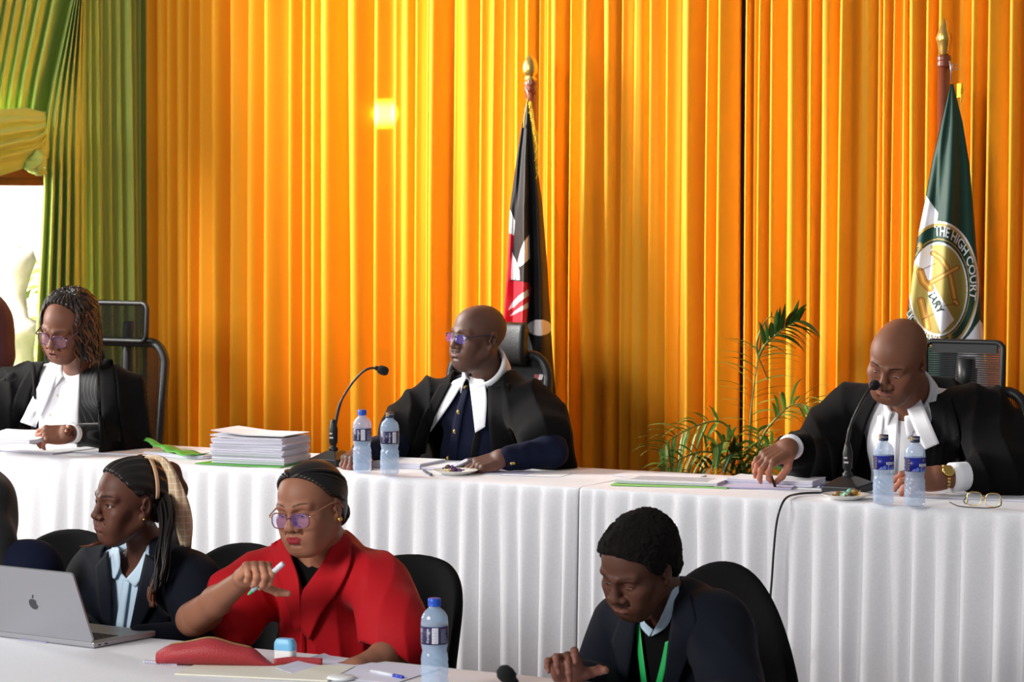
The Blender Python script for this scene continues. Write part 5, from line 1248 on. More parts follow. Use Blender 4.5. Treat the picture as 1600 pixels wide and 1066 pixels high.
class Person:
    def __init__(s, label, px, D, yaw, floor, seat):
        p = at(px, 700, D); s.loc = Vector((p.x, p.y, floor)); s.yaw = yaw; s.M = Matrix.Translation(s.loc) @ Matrix.Rotation(yaw, 4, 'Z'); s.U = s.M.inverted(); s.label = label; s.seat = seat
        s.RU = Matrix.Rotation(-yaw, 3, 'Z'); s.chunks = []; s.kids = []
    def J(s, px, py, D): return s.U @ at(px, py, D)
    def dirl(s, v): return (s.RU @ Vector(v)).normalized()
    def set_head(s, px, py, D, yaw, pitch, roll, sc, h, neck):
        s.h = h; s.hc = s.J(px, py, D); s.hR = s.RU @ rotzxy(yaw, pitch, roll); s.hs = sc; s.neck = neck
        v = head_vol(h); nb = s.to_head(neck); top = Vector((0, .026, -.060)); nr = h.get('neck', .054)
        mid_ = top.lerp(nb, .5) + Vector((0, .006, 0))
        v.add(rc(top, mid_, nr * 1.0, nr), .024); v.add(rc(mid_, nb, nr, nr * 1.12), .02); v.add(rc(nb, nb + (nb - mid_) * .6, nr * 1.12, nr * 1.5), .02)
        if h.get('gullet'): v.add(ell((0, -.035, -.103), (.040, .035, .022)), .03)
        s.hv = v; V, Fq = v.mesh(.0021); C = head_colors(V, h); s.chunks.append((s.from_head_np(V), Fq, C, 0))
        V, Fq, C = eye_parts(h); s.chunks.append((s.from_head_np(V), Fq, C, 1))
    def from_head(s, v): return s.hc + s.hR @ (Vector(v) * s.hs)
    def to_head(s, p): return (s.hR.transposed() @ (Vector(p) - s.hc)) / s.hs
    def from_head_np(s, V): return np.array(s.hc) + (np.asarray(V) * s.hs) @ np.array(s.hR).T
    def hand(s, side, wrist, fdir, palm, elbow, curl, sc=1.0, res=.0021, forelen=.10, wrad=(.028, .034), slim=1.0, **k):
        z = s.dirl(fdir); y = -s.dirl(palm); y = (y - z * y.dot(z)).normalized(); x = y.cross(z); mir = 1 if side == 'R' else -1
        Rm = Matrix((x * mir, y, z)).transposed(); e = (Rm.transposed() @ (Vector(elbow) - Vector(wrist))) / sc; fo = e if forelen is None else e.normalized() * forelen
        v, tips = hand_vol(curl, fore=fo, fore_r=wrad, slim=slim, **k); V, Fq = v.mesh(res)
        sk = np.array(s.h['skin'][:3]); pal = np.clip(sk * np.array([2.3, 1.9, 1.8]) + .03, 0, .6); C = np.tile(sk, (len(V), 1))
        pm = sstep(.004, -.012, V[:, 1]) * sstep(-.01, .02, V[:, 2]) * .75; C = C * (1 - pm[:, None]) + pal * pm[:, None]
        for i, tp in enumerate(tips):
            d = np.linalg.norm(V - np.array(tp), axis=1); m_ = sstep(.0115, .007, d) * .45; C = C * (1 - m_[:, None]) + pal * m_[:, None]
        W_ = np.array(wrist) + (V * sc) @ np.array(Rm).T
        if mir < 0: Fq = Fq[:, ::-1]
        s.chunks.append((W_, Fq, C, 0)); return [Vector(wrist) + Rm @ (Vector(q) * sc) for q in tips], (lambda q: Vector(wrist) + Rm @ (Vector(q) * sc))
    def torso(s, j, g=0.0, w=1.0, arms=True, sl=(.052, .046, .038), vol=None, k=.06, deep=1.0, fw=1.0):
        """chest, belly, shoulders and arms around the joints j"""
        v = vol or Vol(); nk = Vector(j['neck']); pl = Vector(j['pel']); z = (nk - pl).normalized(); L = (nk - pl).length
        x = (Vector(j['shL']) - Vector(j['shR'])); x = (x - z * x.dot(z)).normalized(); y = z.cross(x); Rm = Matrix((x, y, z)).transposed(); s.fr = (x, y, z)
        v.add(ell(nk - z * L * .36, (.172 * w + g, .122 * deep * w + g, L * .36 + g), Rm), k); v.add(ell(nk - z * L * .70 - y * .015, (.165 * w + g, .128 * deep * w + g, L * .34 + g), Rm), k); v.add(ell(pl, (.18 * w + g, .14 * w + g, .13 + g), Rm), k)
        shl, shr = Vector(j['shL']), Vector(j['shR'])
        v.add(rc(shr.lerp(nk - z * .05, .25), shl.lerp(nk - z * .05, .25), .062 + g, .062 + g), k)
        for a, b, c in ((shl, j['elL'], j['wrL']), (shr, j['elR'], j['wrR'])):
            v.add(rc(nk + z * .01 + y * .02, a.lerp(nk, .2), .045 + g * .8, .058 + g), k)
            if arms: v.add(rc(a, b, sl[0] + .012 + g, sl[1] + g), .03); v.add(rc(b, Vector(b).lerp(Vector(c), fw), sl[1] + g, sl[2] + g), .02)
        return v
    def vol_part(s, name, v, res, mt, lo=None, hi=None, disp=None, parent=None):
        V, Fq = v.mesh(res, lo, hi); me = fast_mesh(name, V, Fq, [mt]); o = bpy.data.objects.new(name, me); COL.objects.link(o); s.kids.append((o, parent))
        md = o.modifiers.new('smooth', 'SMOOTH'); md.factor = .5; md.iterations = 2
        return o
    def add(s, o): s.kids.append((o, None)); return o
    def hit(s, vol, pts, off=.0):
        o = np.array(s.U @ CAM); ds = np.array([(s.RU @ (ray(x, y))) for x, y in pts]); ds = ds / np.linalg.norm(ds, axis=1)[:, None]
        dist = np.array((s.M @ Vector((0, 0, 1)) - CAM)).dot(np.array([0, 1, 0])); P = march(vol, np.tile(o, (len(ds), 1)), ds, t0=dist - 1.3)
        tt = ((P - o) * ds).sum(1); ok = np.abs(vol.eval(P)) < .006
        if ok.any() and not ok.all():
            px = np.array(pts, float)
            for i in np.nonzero(~ok)[0]:
                k = np.argsort(((px[ok] - px[i]) ** 2).sum(1))[:3]; tt[i] = tt[ok][k].mean()
            P = o + ds * tt[:, None]
        return P - ds * off
    def strip(s, vol, left, right, nu=14, nv=6, off=.004, thick=.003, puff=0.0, flare=0.0):
        """band lying on the surface between two edges given as picture points"""
        L = spline([(x, y, 0) for x, y in left], nu); Rr = spline([(x, y, 0) for x, y in right], nu); pts = [tuple(L[i].lerp(Rr[i], k / (nv - 1)))[:2] for i in range(nu) for k in range(nv)]
        P = s.hit(vol, pts, off).reshape(nu, nv, 3)
        # even out jumps where a ray slipped past an edge
        o = np.array(s.U @ CAM)
        if puff or flare:
            for i in range(nu):
                for k in range(nv):
                    d = o - P[i, k]; d /= np.linalg.norm(d); P[i, k] += d * (puff * sin(pi * k / (nv - 1)) + flare * (i / (nu - 1)) ** 2)
        m = MB(); m.grid([[tuple(P[i, k]) for k in range(nv)] for i in range(nu)], thick=thick); return m
    def strip_part(s, name, mt, *a, **k):
        o = s.strip(*a, **k).build(name, mt); s.kids.append((o, None)); return o
    def collar(s, mt, r=.058, hb=.050, hf=.020, gap=26, pt=.045, spread=.030, c=None, name='collar', tip=16):
        """turned-down shirt collar round the neck, open in front, with points"""
        a = s.from_head((0, .030, -.085)); nb = Vector(s.neck); up = (a - nb).normalized(); ft_ = Vector((0, -1, 0)) if not hasattr(s, 'fr') else -s.fr[1]
        ft_ = (ft_ - up * ft_.dot(up)).normalized(); sd = up.cross(ft_) * -1; o = nb + up * .034 if c is None else c; P = []
        for i in range(49):
            d = lerp(gap, 360 - gap, i / 48); dd = min(d, 360 - d); fr_ = math.exp(-((dd - gap) / tip) ** 2); bk = .5 - .5 * cos(R(d)); top = lerp(hf, hb, bk); rad = Vector(); rad = ft_ * cos(R(d)) + sd * sin(R(d)); row = []
            row.append(o + rad * (r - .004) + up * (top - .022)); row.append(o + rad * (r - .001) + up * top); row.append(o + rad * (r + .004) + up * (top + .001))
            bot = lerp(-.004, .012, bk) - pt * fr_; ro = r + .014 + spread * fr_
            for k in range(1, 6): f = k / 5; row.append(o + rad * lerp(r + .005, ro, f ** .8) + up * lerp(top, bot, f))
            P.append([tuple(q) for q in row])
        m = MB(); m.grid(P, thick=.0025); return s.add(m.build(name, mt))
    def buttons(s, name, vol, pts, mt, r=.008, off=.001):
        P = s.hit(vol, pts, off)
        for q in P:
            m = MB(); d = (s.U @ CAM - Vector(q)).normalized(); m.xf = Matrix.Translation(q) @ Vector((0, 0, 1)).rotation_difference(d).to_matrix().to_4x4(); m.lathe([(r, -.003), (r, .001), (r * .8, .003), (r * .55, .0025), (0, .0022)], 16); s.add(m.build(name, mt))
    def cuff(s, wrist, elbow, r, back=.01, fwd=.03, mt=None, name='shirt_cuff'):
        d = (Vector(wrist) - Vector(elbow)).normalized(); a = Vector(wrist) - d * back; b = Vector(wrist) + d * fwd; m = MB(); m.tube([a, a.lerp(b, .6), b, b - d * .001, b - d * .012], [r * .96, r, r * 1.02, r * .92, r * .88], 22, cap=False); return s.add(m.build(name, mt or M['white_shirt']))
    def lower(s, j, mt, name='trousers', skirt=False):
        v = Vol(); pl = Vector(j['pel']); sz = s.seat
        v.add(ell(pl, (.19, .15, .11)), .05)
        for sx in (-1, 1):
            kn = Vector((sx * .11, -.40, sz + .05)); an = Vector((sx * .11, -.40, .09)); v.add(rc(Vector((sx * .09, -.03, sz + .07)), kn, .085, .062), .04); v.add(rc(kn, an, .062, .050), .03)
        s.vol_part(name, v, .012, mt)
        for sx in (-1, 1):
            sh = Vol(); sh.add(rc((sx * .11, -.39, .045), (sx * .115, -.52, .034), .045, .036), .02); sh.add(rc((sx * .11, -.39, .05), (sx * .11, -.40, .10), .045, .042), .02); sh.clip(half((0, 0, .006), (0, 0, -1)), .004); s.vol_part('shoe', sh, .008, M['leather'])
    def finish(s, j=None, tw=1.0):
        if j: V, Fq = s.torso(j, -.012, tw, sl=(.046, .04, .03)).mesh(.009); s.chunks.append((V, Fq, np.tile(np.array(s.h['skin'][:3]), (len(V), 1)), 0))
        Vs = []; Fs = []; Cs = []; mi = []; b = 0
        for V, Fq, C, m_ in s.chunks: Vs.append(V); Fs.append(Fq + b); Cs.append(C); mi += [m_] * len(Fq); b += len(V)
        me = fast_mesh('person', np.concatenate(Vs), np.concatenate(Fs), [M['skin'], M['eye']], mi=mi); CC = np.concatenate(Cs); lum = CC @ np.array([.4, .4, .2]); l0 = float(np.array(s.h['skin'][:3]) @ np.array([.4, .4, .2])); ao = np.where(np.concatenate([np.full(len(V), m_) for V, Fq, C, m_ in s.chunks]) == 1, 1, np.clip(lum / l0, .1, 1)); colattr(me, np.c_[CC, ao])
        o = link('person', me); o.location = s.loc; o.rotation_euler = (0, 0, s.yaw); tag(o, s.label, 'person')
        for c, par in s.kids: c.parent = par or o
        s.obj = o; return o
    # ---- hair
    def hair_cap(s, name, mt, grow, line, res=.0026, disp=None, top=0, extra=None, xs=0, ek=.012):
        w = s.h.get('w', 1); v = Vol(); g = grow
        v.add(ell((0, .021, .034 + top * .5), (.0775 * w + g, .099 + g, .086 + g + top))); v.add(ell((0, -.026, .036), (.0665 * w + g, .063 + g, .069 + g)), .03); v.add(ell((0, .045, -.02), (.066 * w + g, .062 + g, .07)), .03)
        if extra: extra(v)
        ly = np.array([a for a, b in line]); lz = np.array([b for a, b in line])
        v.clip(Prim(lambda P: (np.interp(P[..., 1] + xs * P[..., 0] ** 2, ly, lz).astype(np.float32) - P[..., 2]), (-9,) * 3, (9,) * 3), ek)
        if disp: v.disp(disp)
        V, Fq = v.mesh(res); me = fast_mesh(name, s.from_head_np(V), Fq, [mt]); o = bpy.data.objects.new(name, me); COL.objects.link(o); s.kids.append((o, None)); s.hairv = v; return o
    def scalp(s, d, off=.002):
        """point on the skull in direction d (head frame) from its middle"""
        w = s.h.get('w', 1); d = Vector(d).normalized(); c = Vector((0, .018, .034)); r = (.0775 * w, .0985, .0865); k = 1 / sqrt((d.x / r[0]) ** 2 + (d.y / r[1]) ** 2 + (d.z / r[2]) ** 2); return c + d * (k + off)
    def on_skull(s, ds, off=.003):
        """points where directions from the middle of the skull leave the head"""
        c = np.array([0, .018, .034], dtype=np.float32); D = np.array([tuple(Vector(d).normalized()) for d in ds], dtype=np.float32); P = march(s.hv, c + D * .19, -D, n=60); return [Vector(q) + Vector(d) * off for q, d in zip(P, D)]
    def glasses(s, rim_mt, temple_mt, lens_mt, w=.0265, h=.020, p=3.2, cz=-.002, thick=.0016, y=-.103, half_rim=False, tilt=.10, tz=.012):
        Tf = s.from_head; m0 = []; g = bpy.data.objects.new('eyeglasses', None); COL.objects.link(g); s.kids.append((g, None))
        yy = lambda x, z: y + .55 * x * x * 4 + tilt * (z - cz)
        for sx in (-1, 1):
            o = rimpts(sx * .0335, cz, w, h, 30, p); pts = [(x, yy(x, z), z) for x, z in o]
            m = MB(); pp = [Tf(q) for q in pts]
            if half_rim: m.tube([Tf(q) for q in pts[:16]], thick * s.hs, 7)
            else: m.tube(pp, thick * s.hs, 7, closed=True)
            q_ = m.build('rim', rim_mt); q_.parent = g
            m = MB(); m.put(pp, [tuple(range(len(pp)))], 0, False); m.build('lens', lens_mt).parent = g
            m = MB(); x0 = sx * (.0335 + w); hz = cz + h * .45
            m.tube([Tf(q) for q in spline([(x0 - sx * .002, yy(x0, hz), hz), (sx * .071, -.094, hz + .001), (sx * .0775 * s.h.get('w', 1), -.05, tz), (sx * .0835 * s.h.get('w', 1), .006, tz + .002), (sx * .083 * s.h.get('w', 1), .03, tz - .022)], 22)], [thick * 1.1 * s.hs] * 10 + [thick * 1.4 * s.hs] * 12, 7); m.build('temple', temple_mt).parent = g
        m = MB(); m.tube([Tf(q) for q in ((-.0335 + w, yy(.007, 0), cz + .006), (0, y - .004, cz + .009), (.0335 - w, yy(.007, 0), cz + .006))], thick * s.hs, 7); m.build('bridge', rim_mt).parent = g
        return g
    def stud(s, side, mt, r=.004):
        m = MB(); sx = 1 if side == 'L' else -1; m.ball(s.from_head((sx * .088 * s.h.get('w', 1), -.0005, -.036)), r, 14, 10); return s.add(m.build('earring', mt))
def drape(amp, freq, axis, seed, warp=2.2):
    ax = np.array(axis, dtype=np.float32)
    def fn(P):
        sh = P.shape[:-1]; Q = P.reshape(-1, 3); ph = (Q @ ax) * freq + warp * vnoise(Q * np.array([3.5, 3.5, 2.0], dtype=np.float32), seed); mk = .55 + .45 * vnoise(Q * 4.5, seed + 1)
        return (amp * mk * (2 * np.abs(np.sin(ph)) ** .8 - 1)).reshape(sh).astype(np.float32)
    return fn
def folds(amp, fx, fy, fz, seed):
    def fn(P):
        sh = P.shape[:-1]; Q = P.reshape(-1, 3); return (amp * vnoise(Q * np.array([fx, fy, fz], dtype=np.float32), seed)).reshape(sh).astype(np.float32)
    return fn
def ridges(v, lines, r, k):
    for ln in lines:
        for a, b in zip(ln, ln[1:]): v.add(rc(a, b, r, r), k)
FL = (70, 35, 15); REST = [(35, 40, 25), (38, 42, 25), (42, 45, 28), (46, 48, 30)]

# ------------------------------------------------------------------ judge in purple glasses (left)
p = Person('person in purple glasses, black robe and white bands, reading pages at the left', 118, 11.0, TY, DAIS, .47)
h = dict(skin=S(120, 76, 58), w=.97, jaw=.95, nose=1.15, lips=1.05, open=.30, eye_dz=-.001, mouth=.0045, look=(.1, -1, -.65), lash=.8, lipcol=S(134, 82, 78), brow_a=.5, neck=.049)
nk = p.J(122, 588, 10.72); p.set_head(106, 511, 10.42, -29, 21, 10, 1.06, h, nk)
j = dict(neck=nk, pel=Vector((0, 0, .57)), shL=p.J(192, 612, 10.55), shR=p.J(20, 606, 10.95), elL=p.J(203, 684, 10.66), wrL=p.J(114, 678, 10.36), elR=p.J(-30, 700, 10.95), wrR=p.J(-10, 745, 10.8))
tips, hp_ = p.hand('L', p.J(108, 678, 10.36), (-1, -.10, -.03), (-.1, .72, -.66), j['elL'], [(38, 30, 15), (42, 34, 18), (46, 36, 20), (50, 38, 20)], sc=.98, thumb=((.5, -.6, .62), (.1, -.6, .8), (-.1, -.5, .9)))
p.hand('R', j['wrR'], (.6, -.5, -.1), (.3, .2, -.9), j['elR'], REST, sc=.95, res=.003)
shirt = p.torso(j, .006, .95, arms=False); p.vol_part('shirt', shirt, .006, M['white_shirt'])
robe = p.torso(j, .020, .98, sl=(.062, .066, .046))
robe.add(ell(Vector(j['pel']) + Vector((0, .06, .16)), (.30, .12, .36)), .06); rb = Vol(); rb.ops = list(robe.ops); robe.cut(rc(nk + Vector((0, 0, -.03)), nk.lerp(p.hc, .8), .080, .10), .02)
robe.cut(polyprism([(80, 535), (140, 530), (153, 560), (157, 680), (150, 730), (12, 730), (36, 666), (70, 570)], 10.5, p.M, lambda P: (P[..., 1] - float(nk.y) - .02)), .004); robe.disp(drape(.015, 26, (1, .75, .12), 11)); robe.disp(folds(.006, 10, 10, 5, 11)); p.vol_part('robe', robe, .0065, M['robe'])
base = p.torso(j, .012, .97, arms=False)
p.strip_part('suit_lapel', M['pin'], base, [(131, 556), (126, 600), (122, 665), (120, 700)], [(153, 562), (155, 610), (157, 665), (157, 700)], off=.012, nv=8)
sl_ = Vol(); sl_.add(rc(j['elL'].lerp(j['wrL'], .1), j['elL'].lerp(j['wrL'], .86), .060, .042), .01); p.vol_part('suit_sleeve', sl_, .006, M['pin'])
p.cuff(j['wrL'], j['elL'], .037, .012, .016)
cl = p.torso(j, .014, .95, arms=False); cl.add(rc(nk, nk.lerp(p.from_head((0, .03, -.10)), .9), .066, .064), .03)
p.collar(M['white_shirt'], r=.062, hb=.085, hf=.026, gap=14, pt=.030)
p.strip_part('robe_facing', M['robe'], rb, [(154, 560), (158, 610), (160, 690)], [(176, 562), (184, 610), (188, 690)], off=.003, thick=.003); p.strip_part('robe_facing', M['robe'], rb, [(52, 566), (24, 620), (10, 690)], [(70, 566), (46, 620), (36, 668)], off=.003, thick=.003)
p.strip_part('neck_band', M['white_shirt'], base, [(78, 566), (56, 612), (32, 660)], [(93, 573), (78, 618), (55, 668)], off=.016, flare=.01); p.strip_part('neck_band', M['white_shirt'], base, [(94, 574), (108, 610), (105, 664)], [(127, 557), (124, 605), (122, 664)], off=.018, flare=.008)
p.buttons('shirt_button', shirt, [(90, 618), (79, 649)], M['pearl'], .006)
M['hair_dark'] = mat('dark_brown_hair', S(34, 24, 20), .38, spec=.5, bump=.6, bscale=60, stretch=(1, 1, .2)); M['hair_cop'] = mat('copper_brown_hair', S(96, 54, 28), .4, spec=.5)
p.hair_cap('hair', M['hair_dark'], .010, [(-.13, .3), (-.06, .150), (-.045, .112), (-.035, .088), (-.024, .050), (0, .005), (.03, -.05), (.06, -.09), (.15, -.09)], disp=lambda P: (.003 * np.sin(np.arctan2(P[..., 0], P[..., 1] - .02) * 26)).astype(np.float32), top=.004)
rs = random.Random(12)
for nm, mt, cnt in (('hair_lock', M['hair_dark'], 150), ('hair_ends', M['hair_cop'], 80)):
    m = MB()
    for k in range(cnt):
        az = rs.uniform(R(44), R(316)); ph = rs.uniform(0, 6.3); L = rs.uniform(.10, .17) if abs(az - pi) > 1.2 else rs.uniform(.13, .19); el0 = rs.uniform(.75, 1.45) if nm == 'hair_lock' else rs.uniform(-.1, .5); pts = []
        for q in range(15):
            f = q / 14; el = el0 - f * 2.0
            if el > -.1: fz = max(0, cos(az)) * max(0, el) * .9; d = Vector((sin(az) * cos(el) + .0, -cos(az) * cos(el) + fz * .5, sin(el))); c = p.scalp(d, .013 + .006 * sin(az * 7 + k)); last = c; f0 = f
            else: c = last + Vector((sin(az) * .012, -cos(az) * .012, -1)) * (L * (f - f0) / max(.2, 1 - f0))
            wv = .009 * sin(f * 13 + ph); pts.append(p.from_head(c + Vector((cos(az), sin(az), 0)) * wv + Vector((sin(az), -cos(az), 0)) * .004 * cos(f * 12 + ph)))
        m.tube(pts, [lerp(.0060, .0030, q / 14) for q in range(15)], 6)
    p.add(m.build(nm, mt))
M['plum'] = mat('plum_frame', S(96, 58, 84), .25); M['lens_plum'] = mat('plum_lens', S(190, 150, 180), .05, alpha=.18, spec=.8)
p.glasses(M['plum'], M['plum'], M['lens_plum'], w=.027, h=.021, cz=-.008, p=2.6, thick=.0024, y=-.104); p.stud('L', M['pearl'], .0035)
m = MB(); d = (Vector(j['wrL']) - Vector(j['elL'])).normalized(); a = j['wrL'] + d * .022; m.tube([a + d * -.004, a + d * .004], .0335, 24); m.ball(a + p.dirl((0, -1, .3)) * .031, (.014, .014, .014), 14, 10); p.add(m.build('wrist_watch', mat('dark_rose_watch', S(110, 70, 56), .3, metal=.7)))
p.lower(j, M['trouser']); p.finish(j, .95)
pg = p.M @ tips[1]
papers('papers', 'pages held up in the hand of the judge in purple glasses', at(28, 692, 10.44), TY + R(-4), .30, .19, .016, 51, 'papers', lift=lambda u, v: .030 * max(0, v + .3) + .012 * max(0, u + .2), lines=10)

# ------------------------------------------------------------------ judge in navy waistcoat (middle)
p = Person('person in black robe and navy waistcoat with brass buttons, looking left', 752, 10.36, TY, DAIS, .47)
h = dict(skin=S(94, 64, 53), w=1.0, jaw=1.02, nose=1.18, lips=.85, open=.55, look=(-.45, -1, .05), old=True, stubble=[('mustache', S(22, 17, 16), .85), ('goatee', S(70, 60, 56), .45), ('jaw', S(60, 42, 38), .25)], lipcol=S(104, 70, 64), brow_a=.5, neck=.056, full=.5, gullet=True)
nk = p.J(764, 596, 10.22); p.set_head(746, 527, 10.12, -52, -2, 4, 1.0, h, nk)
j = dict(neck=nk, pel=Vector((0, 0, .57)), shL=p.J(838, 640, 9.98), shR=p.J(662, 634, 10.42), elL=p.J(862, 706, 9.78), wrL=p.J(792, 716, 9.72), elR=p.J(612, 700, 10.20), wrR=p.J(566, 706, 9.92))
p.hand('L', p.J(786, 715, 9.72), (-.9, -.25, -.28), (-.1, .35, -.93), j['elL'], [(30, 25, 15), (34, 28, 15), (38, 30, 18), (42, 32, 20)], sc=1.05)
p.hand('R', j['wrR'], (-.4, -.8, -.2), (.1, .1, -1), j['elR'], REST, sc=1.0, res=.003)
vest = p.torso(j, .004, 1.0, arms=False, deep=1.08); vest.disp(folds(.004, 10, 10, 14, 4)); p.vol_part('waistcoat', vest, .006, M['navy'])
for a, b in (('elL', 'wrL'), ('elR', 'wrR')):
    v = Vol(); v.add(rc(j[a], j[a].lerp(j[b], .93), .058, .046), .02); v.add(rc(j[a], Vector(j[a]).lerp(j['sh' + a[-1]], .4), .058, .06), .02); v.disp(folds(.004, 30, 30, 30, 6)); p.vol_part('jacket_sleeve', v, .006, M['navy'])
robe = p.torso(j, .020, 1.04, arms=False, deep=1.1)
for s_ in 'LR':
    a, b = Vector(j['sh' + s_]), Vector(j['el' + s_]); robe.add(rc(a, a.lerp(b, .62), .085, .098), .05); robe.add(rc(a.lerp(b, .4) + p.dirl((0, .6, 0)) * .05, b + p.dirl((0, .5, -.25)) * .14, .085, .09), .05)
robe.add(rc(j['shL'] + p.dirl((.2, .4, 0)) * .04, p.J(868, 742, 10.0), .07, .06), .05)
robe.add(ell(Vector(j['pel']) + Vector((0, .06, .16)), (.30, .12, .36)), .06); rb = Vol(); rb.ops = list(robe.ops); robe.cut(rc(nk + Vector((0, 0, -.03)), nk.lerp(p.hc, .8), .096, .116), .02)
robe.cut(polyprism([(716, 560), (768, 550), (763, 600), (764, 674), (769, 730), (755, 760), (648, 760), (664, 705), (672, 668), (703, 600)], 10, p.M, lambda P: (P[..., 1] - float(nk.y) - .02)), .004); robe.disp(drape(.015, 26, (1, .75, .12), 21)); robe.disp(folds(.006, 10, 10, 5, 21)); p.vol_part('robe', robe, .0065, M['robe'])
base = p.torso(j, .006, 1.0, arms=False, deep=1.08); cl = p.torso(j, .008, 1.0, arms=False, deep=1.08); cl.add(rc(nk, nk.lerp(p.from_head((0, .03, -.10)), .9), .068, .064), .03)
p.collar(M['white_shirt'], r=.077, hb=.088, hf=.032, gap=18, pt=.044, spread=.034)
p.strip_part('robe_facing', M['robe'], rb, [(763, 604), (764, 660), (769, 722)], [(796, 600), (800, 660), (808, 722)], off=.003, thick=.003); p.strip_part('robe_facing', M['robe'], rb, [(688, 600), (656, 660), (640, 715)], [(706, 598), (675, 662), (664, 708)], off=.003, thick=.003)
p.strip_part('neck_band', M['white_shirt'], base, [(709, 596), (688, 622), (660, 657)], [(730, 587), (706, 628), (673, 675)], off=.018, flare=.006); p.strip_part('neck_band', M['white_shirt'], base, [(732, 588), (738, 630), (743, 676)], [(757, 594), (761, 625), (758, 667)], off=.020, flare=.008)
p.strip_part('ribbon', M['robe'], base, [(744, 660), (739, 690), (733, 724)], [(752, 660), (748, 695), (741, 724)], off=.008, nv=4)
p.strip_part('placket', M['navy'], base, [(727, 600), (710, 655), (700, 724)], [(735, 600), (722, 655), (713, 724)], off=.004, nv=4)
p.buttons('waistcoat_button', base, [(728, 606), (717.5, 644), (711.7, 674.5), (701, 716.5)], M['brass'], .0095, .005)
for k in range(2):
    m = MB(); q = j['wrL'].lerp(j['elL'], .10 + .05 * k) + p.dirl((0, -.9, -.35)) * .047; m.ball(q, .007, 12, 8); p.add(m.build('cuff_button', M['brass']))
p.glasses(M['blk'], mat('blue_black_temple', S(28, 36, 58), .35), M['lens_blue'], w=.026, h=.0165, cz=-.004, p=4, thick=.0014, y=-.106, half_rim=True)
p.lower(j, M['trouser']); p.finish(j, 1.0)

# ------------------------------------------------------------------ judge with gold watch (right)
p = Person('bald person in black robe with gold watch, looking down at the right', 1448, 9.62, TY, DAIS, .47)
h = dict(skin=S(124, 80, 60), w=1.04, jaw=1.12, nose=1.25, lips=1.0, open=.18, look=(.0, -1, -.8), old=True, stubble=[('mustache', S(40, 28, 24), .55), ('jaw', S(80, 54, 44), .15)], lipcol=S(150, 96, 84), brow_a=.75, neck=.062, full=1.2, gullet=True)
nk = p.J(1430, 636, 9.40); p.set_head(1402, 562, 9.22, -34, 27, 14, 1.10, h, nk)
j = dict(neck=nk, pel=Vector((0, 0, .58)), shL=p.J(1535, 650, 9.22), shR=p.J(1322, 642, 9.66), elL=p.J(1568, 738, 8.98), wrL=p.J(1484, 748, 8.92), elR=p.J(1262, 718, 9.50), wrR=p.J(1236, 700, 9.22))
tr_, hpR = p.hand('R', p.J(1234, 698, 9.20), (-.82, -.40, -.40), (-.1, .35, -.92), j['elR'], [(40, 45, 25), (28, 40, 25), (24, 35, 22), (20, 30, 20)], sc=1.06, thumb=((.45, -.7, .6), (.0, -.6, .8), (-.2, -.5, .85)))
p.hand('L', p.J(1474, 746, 8.92), (-1, -.16, -.05), (-.1, .70, -.7), j['elL'], [(30, 30, 18), (34, 34, 18), (38, 36, 20), (42, 38, 20)], sc=1.08, wrad=(.031, .037), thumb=((.45, -.6, .62), (.1, -.6, .8), (-.1, -.5, .9)))
shirt = p.torso(j, .006, 1.12, arms=False, deep=1.12); shirt.disp(folds(.005, 14, 14, 6, 4)); p.vol_part('shirt', shirt, .006, M['white_shirt'])
robe = p.torso(j, .022, 1.12, arms=False, deep=1.14)
a, b, c = j['shR'], j['elR'], j['wrR']; robe.add(rc(a, b, .095, .10), .05); robe.add(rc(b, b.lerp(c, .75), .095, .072), .03); robe.add(rc(b + Vector((0, 0, -.06)), b.lerp(c, .6) + Vector((0, 0, -.035)), .07, .05), .03)
robe.add(rc(j['shR'] + Vector((.03, 0, -.10)), p.J(1300, 775, 9.55), .11, .12), .06); a, b, c = j['shL'], j['elL'], j['wrL']; robe.add(rc(a, b, .10, .105), .05); robe.add(rc(b, b.lerp(c, .50), .088, .070), .03); robe.add(rc(a + p.dirl((.5, .4, 0)) * .04, b + p.dirl((.7, .5, -.2)) * .09, .085, .09), .05)
robe.add(ell(Vector(j['pel']) + Vector((0, .06, .16)), (.30, .12, .36)), .06); rb = Vol(); rb.ops = list(robe.ops); robe.cut(rc(nk + Vector((0, 0, -.03)), nk.lerp(p.hc, .8), .104, .124), .02)
robe.cut(polyprism([(1376, 612), (1444, 605), (1446, 650), (1440, 690), (1434, 745), (1430, 800), (1318, 800), (1330, 752), (1338, 712), (1354, 664)], 9.2, p.M, lambda P: (P[..., 1] - float(nk.y) - .02)), .004); robe.disp(drape(.015, 26, (1, .75, .12), 31)); robe.disp(folds(.006, 10, 10, 5, 31)); p.vol_part('robe', robe, .0065, M['robe'])
base = p.torso(j, .010, 1.12, arms=False, deep=1.12); cl = p.torso(j, .012, 1.12, arms=False, deep=1.12); cl.add(rc(nk, nk.lerp(p.from_head((0, .03, -.10)), .9), .074, .070), .03)
p.collar(M['white_shirt'], r=.084, hb=.078, hf=.022, gap=18, pt=.036, spread=.034)
p.strip_part('robe_facing', M['robe'], rb, [(1452, 630), (1460, 680), (1452, 740)], [(1486, 622), (1500, 680), (1496, 740)], off=.003, thick=.003); p.strip_part('robe_facing', M['robe'], rb, [(1352, 622), (1330, 664), (1310, 745)], [(1374, 622), (1354, 664), (1332, 748)], off=.003, thick=.003)
p.strip_part('neck_band', M['white_shirt'], base, [(1416, 634), (1428, 668), (1445, 703)], [(1438, 622), (1454, 660), (1468, 693)], off=.030, flare=.012); p.strip_part('neck_band', M['white_shirt'], base, [(1384, 640), (1388, 690), (1380, 740)], [(1404, 645), (1402, 690), (1398, 740)], off=.012, flare=.006)
